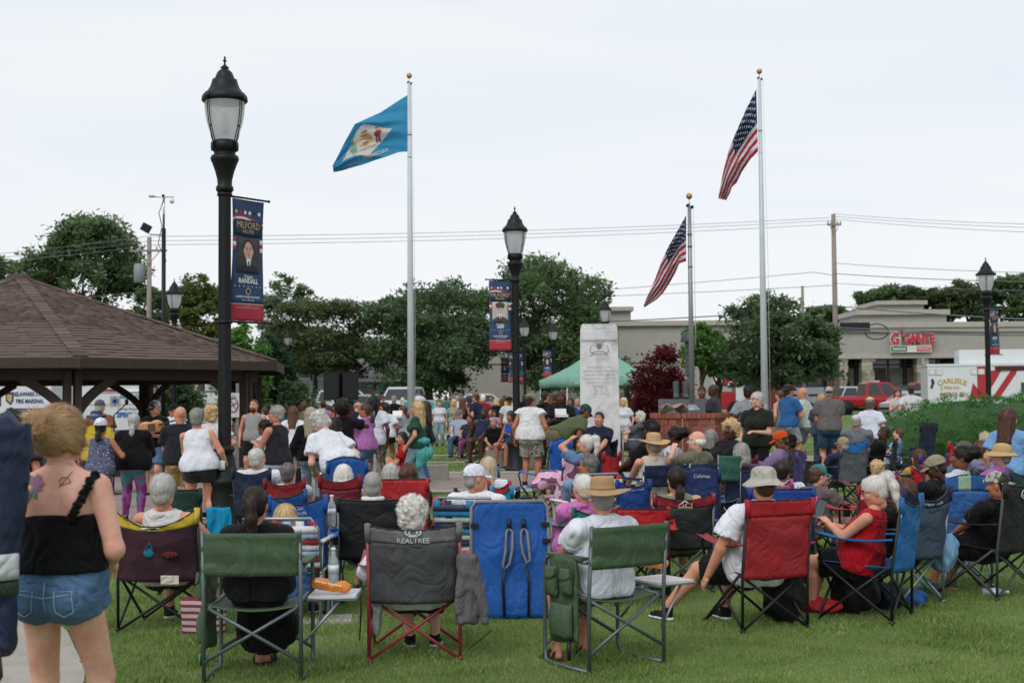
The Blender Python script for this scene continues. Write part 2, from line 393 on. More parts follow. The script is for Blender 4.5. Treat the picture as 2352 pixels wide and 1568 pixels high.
  for a in range(3):
   b, e = (a + 1) % 3, (a + 2) % 3; s0 = [slice(None)] * 3; s1 = [slice(None)] * 3; s0[a] = slice(0, -1); s1[a] = slice(1, None)
   i0, i1 = ins[tuple(s0)], ins[tuple(s1)]; ed = np.argwhere(i0 != i1)
   ed = ed[(ed[:, b] > 0) & (ed[:, e] > 0) & (ed[:, b] < d.shape[b] - 1) & (ed[:, e] < d.shape[e] - 1)]
   if len(ed) == 0: continue
   fl = i0[ed[:, 0], ed[:, 1], ed[:, 2]]; q = []
   for db, de in ((0, 0), (-1, 0), (-1, -1), (0, -1)):
    w = ed.copy(); w[:, b] += db; w[:, e] += de; q.append(idx[w[:, 0], w[:, 1], w[:, 2]])
   q = np.stack(q, 1); q[~fl] = q[~fl][:, ::-1]; F.append(q[:, ::-1])
  F = np.concatenate(F); F = F[(F >= 0).all(1)]
  return V, F[:, ::-1]
def relax(V, F, it=1, lam=.5):
 """smooth a little along the surface"""
 for _ in range(it):
  acc = np.zeros_like(V); n = np.zeros(len(V))
  for a, b in ((0, 1), (1, 2), (2, 3), (3, 0)):
   np.add.at(acc, F[:, a], V[F[:, b]]); np.add.at(acc, F[:, b], V[F[:, a]]); np.add.at(n, F[:, a], 1); np.add.at(n, F[:, b], 1)
  V = V * (1 - lam) + lam * acc / np.maximum(n, 1)[:, None]
 return V
# ---------------------------------------------------------------- people: templates for heads, hands, hair, hats and shoes
SKIN = {'a': '#d3ac9a', 'b': '#c8957c', 'c': '#a87357', 'd': '#774c37', 'e': '#4b3026'}
def skin(k):
 if 'skin_' + k in MATS: return MATS['skin_' + k]
 h = SKIN[k].lstrip('#'); v = [int(h[i:i + 2], 16) for i in (0, 2, 4)]; hx = lambda *m: '#%02x%02x%02x' % tuple(min(255, int(q * w)) for q, w in zip(v, m))
 m = ground_material('skin_' + k, hx(.93, .80, .78), hx(1.05, 1.04, 1.03), 7, .12, .5, 110); P = m.node_tree.nodes['Principled BSDF']; P.inputs['Specular IOR Level'].default_value = .4; P.inputs['Subsurface Weight'].default_value = .12; P.inputs['Subsurface Radius'].default_value = (1, .35, .2); P.inputs['Subsurface Scale'].default_value = .008; return m
LIP = {k: mat('lip_' + k, c, rough=.45, var=.05) for k, c in zip('abcde', ('#b5706a', '#a8635c', '#8a4f49', '#6a3c38', '#4a2a28'))}
HAIRC = {'grey': ('#8d8a86', '#a9a6a2', '#6b6764'), 'white': ('#d9d6d0', '#efece6', '#b9b4ac'), 'blonde': ('#c9a875', '#dcc193', '#9c7a4c'), 'ash': ('#b9ab92', '#cdbfa6', '#8d8069'),
   'ginger': ('#ad8860', '#c8a67e', '#866548'), 'brown': ('#4a3225', '#60432f', '#33211a'), 'black': ('#17130f', '#241d19', '#0e0b0a'), 'dark': ('#2a201b', '#3b2e27', '#1c1512'),
   'auburn': ('#4f3023', '#6b4432', '#35201a'), 'silver': ('#bdbab6', '#d3d0cc', '#96928d'), 'pepper': ('#4a4744', '#77736f', '#2e2b29'), 'red': ('#7a2a22', '#1b1413', '#3a1a17')}
def hairmat(c): return island('hair_' + c, HAIRC[c], rough=.5, spec=.35)
EYEW = mat('eye_white', '#d8d2cc', rough=.3, var=0); EYED = mat('eye_dark', '#1d1613', rough=.25, var=0)
def vnorm(V, F):
 n = np.cross(V[F[:, 2]] - V[F[:, 0]], V[F[:, 3]] - V[F[:, 1]]); N = np.zeros_like(V)
 for i in range(4): np.add.at(N, F[:, i], n)
 return N / (np.linalg.norm(N, axis=1)[:, None] + 1e-12)
def uv_ball(c, r, n=8, m=6):
 V = []; F = []
 for i in range(m + 1):
  t = math.pi * i / m
  for k in range(n):
   a = 2 * math.pi * k / n; V.append((c[0] + r * math.sin(t) * math.cos(a), c[1] + r * math.sin(t) * math.sin(a), c[2] + r * math.cos(t)))
 for i in range(m):
  for k in range(n): F.append(((i + 1) * n + k, (i + 1) * n + (k + 1) % n, i * n + (k + 1) % n, i * n + k))
 return np.array(V), np.array(F)
_heads = {}
def head_t(lod):
 if lod in _heads: return _heads[lod]
 h = (.0052, .009, .016)[lod]
 G = SDF((-.11, -.14, -.20), (.11, .15, .15), h)
 G.ell((0, -.015, .035), (.076, .096, .086), .02).ell((0, .012, -.01), (.068, .083, .10), .03).ell((0, .03, -.062), (.052, .06, .05), .03)
 G.ell((0, .072, -.098), (.022, .02, .018), .025).ell((0, .072, .038), (.05, .022, .016), .025)
 for sx in (-1, 1):
  G.ell((sx * .04, .066, -.022), (.024, .022, .022), .025); G.ell((sx * .031, .098, .012), (.021, .018, .014), .012, op='-')
  G.ell((sx * .077, -.01, -.008), (.011, .02, .033), .008); G.ell((sx * .05, .0, -.07), (.014, .035, .035), .03)
 G.cap((0, .09, .022), (0, .116, -.026), .008, .013, .012); G.ell((0.013, .102, -.03), (.01, .012, .009), .008); G.ell((-.013, .102, -.03), (.01, .012, .009), .008)
 G.ell((0, .092, -.058), (.024, .012, .006), .006); G.ell((0, .089, -.071), (.021, .013, .007), .006)
 G.cap((0, -.02, -.06), (0, -.022, -.125), .049, .044, .03)
 V, F = G.net(); V = relax(V, F, 1, .3)
 c = V[F].mean(1); mi = np.zeros(len(F), int)
 mi[(np.abs(c[:, 0]) < .025) & (c[:, 1] > .085) & (c[:, 2] < -.051) & (c[:, 2] > -.079)] = 1
 for sx in (-1, 1): mi[(np.abs(c[:, 0] - sx * .031) < .021) & (c[:, 1] > .07) & (np.abs(c[:, 2] - .036 + abs(0)) < .0055)] = 3
 for sx in (-1, 1):
  for r, y, m in ((.0125, .076, 2), (.0065, .0835, 3)):
   v, f = uv_ball((sx * .031, y, .011), r); F = np.concatenate([F, f + len(V)]); V = np.concatenate([V, v]); mi = np.concatenate([mi, np.full(len(f), m)])
 _heads[lod] = (V, F, mi); return _heads[lod]
_hands = {}
def hand_t(lod, curl):
 if (lod, curl) in _hands: return _hands[(lod, curl)]
 h = (.0042, .0085, .014)[lod]; fat = (0, .001, .003)[lod]
 G = SDF((-.07, -.05, -.10), (.09, .22, .06), h)
 G.cap((-.022, .03, 0), (-.026, .085, 0), .016, .015, .012).cap((.0, .02, 0), (.0, .09, .002), .018, .015, .012).cap((.022, .03, 0), (.026, .085, 0), .016, .014, .012)
 G.cap((0, -.04, 0), (0, .03, 0), .024, .022, .02)
 for x, L, sp in ((.029, .068, .06), (.0095, .076, .02), (-.0105, .071, -.03), (-.029, .055, -.10)):
  p = np.array((x, .088, 0.)); a = 0
  for j, (fr, r) in enumerate(((.45, .0085), (.31, .0078), (.24, .007))):
   a += curl * (.35, .55, .45)[j]; q = p + L * fr * np.array((sp * (1 - j * .4), math.cos(a), -math.sin(a))); G.cap(p, q, r + fat, r * .93 + fat, .004); p = q
 p = np.array((.026, .022, -.004)); q = p + np.array((.026, .028, -.012)); e = q + np.array((.012, .026, -.008 - curl * .008)); z = e + np.array((.0, .022, -.006 - curl * .01))
 G.cap(p, q, .014, .0115, .012).cap(q, e, .0105, .0095, .004).cap(e, z, .0095, .008, .003)
 V, F = G.net(); V = relax(V, F, 1, .3); _hands[(lod, curl)] = (V, F); return V, F
def ribbons(V, F, n, flow, length, width, seed, lift=.004, R=.11, wild=.16):
 r = np.random.default_rng(seed); Nn = vnorm(V, F); i = r.integers(0, len(V), n); p = V[i]; nn = Nn[i]; d = flow(p)
 d = d / (np.linalg.norm(d, axis=1)[:, None] + 1e-9) + r.normal(size=d.shape) * wild; d -= (d * nn).sum(1)[:, None] * nn; d /= np.linalg.norm(d, axis=1)[:, None] + 1e-9
 sd = np.cross(nn, d); L = length * r.uniform(.6, 1.3, n); w = width * r.uniform(.6, 1.4, n); lf = lift * r.uniform(.2, 1.6, n); pts = []
 for j, t in enumerate((0, .4, .75, 1.0)):
  tt = (t - .3) * L; c = p + d * tt[:, None] + nn * (lf * (.3 + t) - tt * tt / (2 * R))[:, None]; ww = w * (1 - .7 * t * t); pts += [c - sd * ww[:, None], c + sd * ww[:, None]]
 P = np.stack(pts, 1).reshape(-1, 3); b = np.arange(n)[:, None] * 8
 f = np.concatenate([b + np.array([[2 * j, 2 * j + 1, 2 * j + 3, 2 * j + 2]]) for j in range(3)]); return P, f
_hair = {}
def hair_t(style, lod):
 if (style, lod) in _hair: return _hair[(style, lod)]
 h = (.007, .011, .018)[lod]; r = np.random.default_rng(sum(map(ord, style))); G = SDF((-.22, -.30, -.52), (.22, .22, .26), h)
 down = lambda p: np.stack([p[:, 0] * .3, p[:, 1] * .3 - .02, -np.ones(len(p))], 1)
 def back(c): return lambda p: np.array(c)[None] - p
 flow = down; nr = (2600, 800, 150)[lod]; ln, wd, lf = .055, .0016, .005
 def capp(o, face=.0): 
  G.ell((0, -.017, .037), (.077 + o, .097 + o, .086 + o), .01); G.ell((0, .125, -.035), (.068 - face, .075, .095), .015, op='-')
 def neck(z0, z1): G.cut((0, -.05, z0), (0, (z1 - z0) / .1 + .0, -1))
 if style in ('short', 'buzz', 'crop'):
  o = {'short': .013, 'buzz': .004, 'crop': .019}[style]; capp(o); G.ell((0, -.055, -.035), (.066 + o * .5, .05 + o * .4, .06), .02); G.cut((0, 0, -.05), (0, .75, -1)); G.cut((0, .03, .0), (0, .9, -.5))
  flow = (lambda p: np.stack([p[:, 0] * 2, -np.ones(len(p)) * .6 - p[:, 2] * 0, -.6 - 0 * p[:, 0]], 1)); ln = .03 if style != 'crop' else .05; lf = .004
  if style == 'buzz': nr = nr // 2; ln = .012; lf = .001
 elif style == 'fringe':
  G.ell((0, -.02, .0), (.083, .10, .07), .01); G.ell((0, .10, .0), (.075, .085, .10), .015, op='-'); G.ell((0, .0, .12), (.08, .115, .085), .01, op='-'); G.cut((0, 0, -.05), (0, .6, -1)); ln = .02; nr //= 2
 elif style in ('bob', 'long', 'longback', 'wavy'):
  capp(.016); zl = {'bob': -.12, 'long': -.30, 'longback': -.40, 'wavy': -.30}[style]
  for t in np.linspace(-1, 1, 7):
   x = .078 * math.sin(t * 1.7); y = -.02 - .085 * math.cos(t * 1.7); G.cap((x, y, .02), (x * 1.12, y * 1.08 - .012, zl + .02 * abs(t) + r.uniform(-.01, .02)), .03, .026 if style != 'wavy' else .035, .02)
  if style == 'bob': G.ell((0, -.035, -.06), (.10, .085, .075), .03)
  G.ell((0, .10, -.05), (.07, .085, .115), .015, op='-'); ln = .10; lf = .006
  if style == 'wavy': G.rough(.007, 60, 3)
 elif style in ('pony', 'highpony', 'lowpony'):
  capp(.008); G.ell((0, -.04, -.03), (.07, .06, .06), .02); G.cut((0, 0, -.07), (0, .6, -1))
  c = {'pony': (0, -.125, .03), 'highpony': (0, -.11, .10), 'lowpony': (0, -.11, -.06)}[style]; c = np.array(c); G.ell(c, (.022, .022, .022), .015)
  pts = [c, c + (0, -.045, -.01), c + (.005, -.055, -.10), c + (.01, -.045, -.20), c + (.012, -.035, -.27)]
  if style == 'lowpony': pts = [c, c + (0, -.03, -.04), c + (0, -.03, -.10)]
  rr = [.022, .036, .04, .03, .01]
  for a, b, ra, rb in zip(pts, pts[1:], rr, rr[1:]): G.cap(a, b, ra, rb, .015)
  bk = back(c); flow = lambda p: np.where((p[:, 1] < -.115)[:, None] & (p[:, 2] < c[2] + .01)[:, None], down(p), bk(p)); ln = .075; lf = .005
 elif style == 'bun':
  capp(.017); G.ell((0, -.05, -.03), (.08, .068, .062), .02); G.cut((0, 0, -.085), (0, .5, -1)); c = np.array((-.008, -.132, .035))
  for q in range(3):
   rad, yy = (.044, .026, .036)[q], (.0, -.022, .014)[q]; pp = [c + (rad * math.cos(a) * (1 + .15 * math.sin(3 * a + q)), yy + .008 * math.sin(2 * a + q), rad * math.sin(a)) for a in [i * math.pi / 6 for i in range(13)]]
   for a, e in zip(pp, pp[1:]): G.cap(a, e, .017, .017, .002)
  G.ell((.085, .0, -.02), (.014, .045, .06), .02); G.ell((-.085, .0, -.02), (.014, .045, .06), .02); G.rough(.003, 90, 4)
  bk = back(c); flow = lambda p: np.where((np.linalg.norm(p - c, axis=1) < .058)[:, None], np.cross(p - c, np.array([[.1, 1, .2]])), bk(p)); nr = int(nr * 3); ln = .12; lf = .010; wd = .0011
 elif style in ('curly', 'afro', 'puff'):
  o = {'curly': .018, 'afro': .055, 'puff': .01}[style]; capp(o, .005)
  if style == 'curly': G.ell((0, -.045, -.035), (.085, .07, .075), .02)
  if style == 'puff': G.ell((0, -.13, .07), (.065, .06, .065), .01)
  for k in range((340, 130, 40)[lod]):
   v = r.normal(size=3); v /= np.linalg.norm(v)
   if style == 'puff': q = np.array((0, -.13, .07)) + v * .06
   else:
    q = np.array((0, -.02, .035)) + v * np.array((.08 + o, .1 + o, .088 + o))
    if style == 'curly' and r.uniform() < .35: q = np.array((0, -.045, -.035)) + v * np.array((.085, .07, .075))
   if q[1] > .045 and q[2] < .075: continue
   if q[2] < -.12: continue
   rad = r.uniform(.010, .017) * (1, 1.2, 1.5)[lod] if style == 'curly' else r.uniform(.008, .015); G.ell(q, (rad, rad, rad), .006)
  flow = lambda p: np.stack([np.sin(p[:, 2] * 90), np.cos(p[:, 0] * 90), np.sin(p[:, 1] * 90 + p[:, 0] * 50)], 1); ln, R = .03, .02; lf = .009; wd = .0012; nr = int(nr * 2.6)
 elif style == 'dreads':
  capp(.01)
  for k in range(46):
   a = r.uniform(-2.3, 2.3); st = np.array((.08 * math.sin(a), -.02 - .09 * math.cos(a), r.uniform(.0, .11))); L = r.uniform(.18, .36); m_ = st * (1.28, 1.25, 0) + (0, 0, st[2] - .08); e = m_ * (1, 1, 0) + (0, 0, st[2] - L)
   G.cap(st * (.8, .8, 1), m_, .010, .011, .004); G.cap(m_, e, .011, .008, .004)
  G.ell((0, -.02, .14), (.035, .035, .04), .01); nr //= 3
 V, F = G.net(); Rr = .03 if style in ('curly', 'afro', 'puff') else .11
 if nr:
  P, f = ribbons(V, F, nr, flow, ln, wd * (1, 1.8, 3.2)[lod], 5, lf, Rr); F = np.concatenate([F, f + len(V)]); V = np.concatenate([V, P])
 me = mesh_np('hair', V, F, [hairmat('brown')]); _hair[(style, lod)] = me; return me
# hats, in head coordinates
_hats = {}
def dome(mb, zc, rx, ry, h, n=20, m=7, y0=-.012, p=2.3):
 vs = []; 
 for i in range(m + 1):
  t = i / m * math.pi / 2; cz = math.sin(t) ** (2 / p); cr = math.cos(t) ** (2 / p)
  for k in range(n): a = 2 * math.pi * k / n; vs.append((rx * cr * math.cos(a), y0 + ry * cr * math.sin(a), zc + h * cz))
 mb._add(vs, [(i * n + k, i * n + (k + 1) % n, (i + 1) * n + (k + 1) % n, (i + 1) * n + k) for i in range(m) for k in range(n)], True)
def brim_ring(mb, zc, r0, r1, fn, n=28, y0=-.012, thick=.004, ry=1.18):
 mb.grid(lambda u, v: ((r0 + (r1 - r0) * v) * math.cos(u * 6.28319), y0 + (r0 * ry + (r1 - r0) * v * 1.06) * math.sin(u * 6.28319), zc + fn(u, v)), n, 4, thick)
def hat_t(kind):
 if kind in _hats: return _hats[kind]
 mb = MB()
 if kind in ('cap', 'backcap'):
  dome(mb, .028, .088, .108, .105); s = 1
  mb.grid(lambda u, v: ((u - .5) * .155 * (1 - .35 * v * v), .082 + .085 * v * (1 - (2 * u - 1) ** 4 * .35) - .03 * (2 * u - 1) ** 2 * (1 - v), .036 - .018 * (2 * u - 1) ** 2 - .022 * v), 10, 5, .005)
  mb.sphere((0, -.012, .134), .007, 8, 5)
  mb.tube([(.05 * math.cos(a), -.115 - .004 + .02 * abs(math.cos(a)) * 0, .03 + .035 * math.sin(a)) for a in [i * math.pi / 8 for i in range(9)]], .004, 5)
 elif kind == 'straw':
  dome(mb, .045, .086, .104, .105, 28, 8, p=5.0); brim_ring(mb, .05, .08, .20, lambda u, v: -.012 * v + .018 * v * math.cos(u * 12.566 + .3) + .01 * math.sin(u * 6.28) * v)
  mb.lathe([(.0885, .05), (.0885, .075)], 28, (0, -.012, 0), ax=1.2)
 elif kind == 'bucket':
  dome(mb, .035, .093, .112, .095, 28, 8, p=3.2); brim_ring(mb, .042, .088, .15, lambda u, v: -.055 * v + .008 * v * math.sin(u * 19))
  mb.lathe([(.0945, .036), (.0945, .052)], 28, (0, -.012, 0), ax=1.18)
 elif kind == 'sunhat':
  dome(mb, .04, .09, .11, .10, 28, 8, p=2.8); brim_ring(mb, .045, .085, .175, lambda u, v: -.045 * v + .01 * math.sin(u * 12) * v)
 elif kind == 'boonie':
  dome(mb, .035, .09, .11, .085, 24, 7, p=3.5); brim_ring(mb, .04, .085, .15, lambda u, v: -.02 * v + .02 * v * math.cos(u * 12.566))
 me = mb.mesh('hat', cloth('#ffffff')); _hats[kind] = me; return me
def straw_mat(key, c):
 if key in MATS: return MATS[key]
 m, N, L, P = newmat(key); P.inputs['Roughness'].default_value = .8
 tc = N.new('ShaderNodeTexCoord'); w = N.new('ShaderNodeTexWave'); w.wave_type = 'BANDS'; w.bands_direction = 'Z'; w.inputs['Scale'].default_value = 60; w.inputs['Distortion'].default_value = 3
 n = N.new('ShaderNodeTexNoise'); n.inputs['Scale'].default_value = 180; L.new(tc.outputs['Object'], n.inputs['Vector']); L.new(tc.outputs['Object'], w.inputs['Vector'])
 a = N.new('ShaderNodeMath'); a.operation = 'MULTIPLY'; L.new(w.outputs[1], a.inputs[0]); L.new(n.outputs[0], a.inputs[1])
 r = N.new('ShaderNodeValToRGB'); r.color_ramp.elements[0].color = (*[q * .55 for q in srgb(c)], 1); r.color_ramp.elements[1].color = (*srgb(c), 1); r.color_ramp.elements[1].position = .55
 L.new(a.outputs[0], r.inputs[0]); L.new(r.outputs[0], P.inputs['Base Color']); b = N.new('ShaderNodeBump'); b.inputs['Strength'].default_value = .5; b.inputs['Distance'].default_value = .004
 L.new(a.outputs[0], b.inputs['Height']); L.new(b.outputs[0], P.inputs['Normal']); return m
_shoes = {}
def shoe_t(kind):
 """a shoe along +y, ankle above the origin, sole at z = -0.085"""
 if kind in _shoes: return _shoes[kind]
 if kind in ('sneaker', 'boot'):
  G = SDF((-.08, -.11, -.11), (.08, .23, .09), .009); G.ell((0, -.02, -.04), (.042, .062, .05), .03).ell((0, .06, -.052), (.043, .085, .036), .03).ell((0, .135, -.058), (.045, .06, .03), .03)
  G.cap((0, -.02, -.02), (0, -.035, .03), .045, .048, .02, flat=True).cut((0, 0, -.079), (0, 0, -1)); G.ell((0, -.03, .045), (.035, .037, .03), .004, op='-'); V, F = G.net()
  S = SDF((-.08, -.13, -.11), (.08, .23, -.04), .008); S.cap((0, -.045, -.068), (0, .15, -.07), .046, .05, .01, f=(0, 0, 1), q=.42); V2, F2 = S.net()
  me = mesh_np('shoe', np.concatenate([V, V2]), np.concatenate([F, F2 + len(V)]), [cloth('#202020'), paint('#e8e6e2')], np.concatenate([np.zeros(len(F), int), np.ones(len(F2), int)]))
 else:
  S = SDF((-.08, -.12, -.11), (.08, .24, .03), .008); S.cap((0, -.05, -.073), (0, .155, -.073), .042, .047, .01, f=(0, 0, 1), q=.3); V2, F2 = S.net(); mb = MB()
  for y, zt in ((.10, -.018), (.05, .0), (-.0, .02)): mb.grid(lambda u, v: (.047 * math.cos(math.pi * u), y + (v - .5) * .03 + .02 * math.sin(math.pi * u) * (1 if y > .02 else -1), -.07 + (zt + .07) * math.sin(math.pi * u)), 10, 2, .004)
  mb._add([tuple(v) for v in V2], [tuple(f) for f in F2], True); me = mb.mesh('sandal', cloth('#3a2a22'), cloth('#3a2a22'))
 _shoes[kind] = me; return me
# ---------------------------------------------------------------- people: skeleton, body, clothes
def nv(*a): return np.array(a, float)
def unit(v): return v / (np.linalg.norm(v) + 1e-9)
def ik(a, c, l1, l2, pole):
 d = c - a; L = np.linalg.norm(d)
 if L > (l1 + l2) * .995: c = a + d / L * (l1 + l2) * .995; d = c - a; L = np.linalg.norm(d)
 x = (L * L + l1 * l1 - l2 * l2) / (2 * L); hh = math.sqrt(max(l1 * l1 - x * x, 0)); u = d / L; p = pole - u * (pole @ u); p = unit(p)
 return a + u * x + p * hh, c
ARM = {'down': (.25, .03, -.07), 'hip': (.17, .10, .12), 'lap': (.07, .27, .07), 'rest': (.27, .22, .17), 'front': (.09, .30, .24), 'belly': (.06, .24, .16), 'phone': (.07, .30, .27),
  'head': (.03, .10, .70), 'face': (.04, .20, .50), 'fwd': (.16, .44, .20), 'knee': (.12, .40, .05), 'back': (.12, -.15, .02), 'drop': (.36, .10, -.22), 'side': (.30, .10, -.02), 'clap': (.03, .30, .30), 'up': (.22, .28, .42), 'cross': (-.06, .22, .22)}
def rotz(v, a): c, s = math.cos(a), math.sin(a); return nv(v[0] * c - v[1] * s, v[0] * s + v[1] * c, v[2])
def skel(k, s):
 seat = k.get('seat'); fem = k.get('sex', 'f') == 'f'; lean = math.radians(k.get('lean', 0 if seat is None else -17)); tw = math.radians(k.get('twist', 0)); sl = math.radians(k.get('tilt', 0)); g = k.get('g', 1.0)
 J = {}; P = nv(0, 0, .94 * s) if seat is None else nv(0, 0, seat + .095 * s)
 if 'dz' in k: P = P + nv(0, 0, k['dz'])
 u = nv(math.sin(sl), math.sin(lean), math.cos(lean)); u = unit(u); r = rotz((1, 0, 0), tw); r = unit(r - u * (r @ u)); f = np.cross(u, r)
 J.update(P=P, u=u, r=r, f=f, N=P + u * .49 * s); sw = (.175 if fem else .20) * s * (1 + (g - 1) * .35) * k.get('wide', 1)
 J['S'] = [P + u * .418 * s - r * sw, P + u * .418 * s + r * sw]; J['H'] = [P + nv(-.088, 0, -.03) * s, P + nv(.088, 0, -.03) * s]
 feet = k.get('feet') or ([(-.11, 0, 0), (.11, .03, 0)] if seat is None else [(-.15, .47, 0), (.15, .45, 0)]); J['K'] = []; J['A'] = []
 for i, ft in enumerate(feet):
  sd = -1 if i == 0 else 1; ft = tuple(ft) + (0,) * (3 - len(ft)); c = nv(ft[0] * s, ft[1] * s, .085 * s + ft[2]); pole = nv(sd * .12, 1, .0 if seat is None else .8); kn, an = ik(J['H'][i], c, .435 * s, .43 * s, pole); J['K'].append(kn); J['A'].append(an)
 arms = k.get('arms', 'down' if seat is None else 'lap'); arms = (arms, arms) if isinstance(arms, str) or not isinstance(arms[0], (str, tuple)) else arms; J['E'] = []; J['Wr'] = []
 for i, a in enumerate(arms):
  sd = -1 if i == 0 else 1; t = ARM[a] if isinstance(a, str) else a; out = (g - 1) * .25 + (.03 if not fem else 0); c = P + nv(sd * (t[0] + (out if t[0] > .2 else out * .3)), t[1] + max(0, g - 1) * .3 * (t[1] > .15), t[2]) * s
  pole = nv(sd * (1.6 if a in ('hip', 'head', 'up') else .55), -.7 if a not in ('head',) else .0, -.55); e, w = ik(J['S'][i], c, .285 * s, .25 * s, pole); J['E'].append(e); J['Wr'].append(w)
 hy, hp = k.get('head', (0, 0)); hy, hp = math.radians(hy), math.radians(hp); hs = s ** .55 * k.get('hs', 1.0); lean_h = lean * .55
 J['hs'] = hs; J['C'] = J['N'] + nv(math.sin(sl) * .1, math.sin(lean_h + hp * .3), math.cos(lean_h)) * .155 * hs + nv(0, .012, 0)
 J['HR'] = (Matrix.Rotation(hy, 3, 'Z') @ Matrix.Rotation(-hp - lean_h * .4, 3, 'X') @ Matrix.Rotation(math.radians(k.get('htilt', 0)), 3, 'Y'))
 J['top'] = J['C'] + np.array(J['HR'] @ Vector((0, 0, .125 * hs))); return J
def torso(G, J, k, s, o, kb, shoulders=1.0):
 P, u, r, f, N = (J[q] for q in 'PurfN'); g = k.get('g', 1.0); fem = k.get('sex', 'f') == 'f'; w = 1.0 if fem else 1.06
 hp = .125 * s * (1.06 if fem else .96) * (1 + (g - 1) * .9); G.cap(P - r * .06 * s * g, P + r * .06 * s * g, hp + o, hp + o, kb, f, .86)
 wa = (.108 if fem else .122) * s * g; G.cap(P + u * .08 * s - r * .025 * s, P + u * .08 * s + r * .025 * s, wa * 1.1 + o, wa * 1.1 + o, kb * 1.6, f, .82); G.cap(P + u * .10 * s, P + u * .24 * s, wa * 1.12 + o, wa * 1.1 + o, kb * 1.5, f, .80)
 ch = .108 * s * w * (1 + (g - 1) * .6)
 for sd in (-1, 1): G.cap(P + u * .22 * s + r * sd * .05 * s * w, P + u * .36 * s + r * sd * .065 * s * w, ch * .98 + o, ch * .86 + o, kb, f, .84)
 if g > 1.08: b = (g - 1); G.ell(P + u * .13 * s + f * (.04 + .16 * b) * s, (np.array((.12, .12, .14)) * s * (1 + b * .7) + o), kb * 2)
 if fem:
  for sd in (-1, 1): G.ell(P + u * .285 * s + f * .085 * s + r * sd * .07 * s, np.array((.065, .06, .065)) * s * (.8 + .3 * g) + o, kb)
 Sl, Sr = J['S']; m = (Sl + Sr) / 2; G.cap(m + (Sl - m) * .93 * shoulders, m + (Sr - m) * .93 * shoulders, .048 * s + o, .048 * s + o, kb * .7)
 for S in (Sl, Sr): G.cap(N + u * .005 * s, m + (S - m) * .72 * shoulders + u * .008 * s, .045 * s + o * .7, .046 * s + o * .7, kb * .8)
 for sd, Hh in zip((-1, 1), J['H']): G.ell(P + r * sd * .075 * s * g - f * .055 * s - u * .05 * s, np.array((.095, .09, .10)) * s * (.85 + .2 * g) + o, kb)
def leg(G, J, k, s, o, kb, i, end=2.0, flare=0.0, flat=True):
 g = 1 + (k.get('g', 1.0) - 1) * .7; H, K, A = J['H'][i], J['K'][i], J['A'][i]; r0, r1, r2, r3 = .088 * s * g, .058 * s * g, .056 * s * g, .036 * s * (1 + (g - 1) * .4)
 if end < 1: e = H + (K - H) * end; G.cap(H, e, r0 + o, r0 + (r1 - r0) * end + o + flare, kb, flat=flat); return
 G.cap(H, K, r0 + o, r1 + o, kb); t = end - 1; e = K + (A - K) * t
 if flare: G.cap(K, e, r1 + o, r1 + o + flare * t, kb, flat=flat)
 else:
  c = K + (A - K) * .3; bk = unit(np.cross(np.cross(A - K, H - K), A - K)) if np.linalg.norm(np.cross(A - K, H - K)) > 1e-4 else nv(0, -1, 0)
  G.cap(K, e, r1 * .98 + o, (r3 if t > .99 else r1 + (r3 - r1) * t) + o, kb, flat=flat and t < .99); G.cap(c + bk * .012 * s, K + (A - K) * .55, r2 + o * .8, r3 * 1.2 + o * .8, kb)
def arm(G, J, k, s, o, kb, i, end=2.0, flat=False, loose=0.0):
 g = 1 + (k.get('g', 1.0) - 1) * .55; S, E, Wr = J['S'][i], J['E'][i], J['Wr'][i]; r0, r1, r2 = .05 * s * g, .04 * s * g, .027 * s
 if k.get('sex', 'f') == 'm': r0 *= 1.08; r1 *= 1.08; r2 *= 1.1
 if end < 1: e = S + (E - S) * end; G.cap(S, e, r0 * .97 + o * .8, r0 * .95 + o + loose, kb, flat=True); return
 G.cap(S, E, r0 + o, r1 + o, kb); e = E + (Wr - E) * (end - 1); G.cap(E, e, r1 * 1.04 + o, r2 + (r1 - r2) * (2 - end) + o + loose, kb, flat=flat)
def bounds(J, g, ks, pad=.12):
 a = np.array(sum((J[q] if isinstance(J[q], list) else [J[q]] for q in ks), [])); w = .19 + .2 * (g - 1); b = np.array([J['P'] + w, J['P'] - w, J['N'] + .1, J['N'] - .1]); a = np.concatenate([a, b]) if 'P' in ks else a; return a.min(0) - pad, a.max(0) + pad
def hand_mat(J, i, s, k):
 d = unit(J['Wr'][i] - J['E'][i]); sd = -1 if i == 0 else 1; hint = nv(sd, .2, .1) if d[2] < -.6 else nv(sd * .25, -.2, 1); z = unit(hint - d * (hint @ d)); x = np.cross(d, z)
 R = np.stack([x * (1 if x @ nv(-sd, .6, .3) > 0 else -1), d, z], 1); return R
SEATED = []; CHAIRED = set()
def tone(c): return c if not isinstance(c, str) else cloth(c)
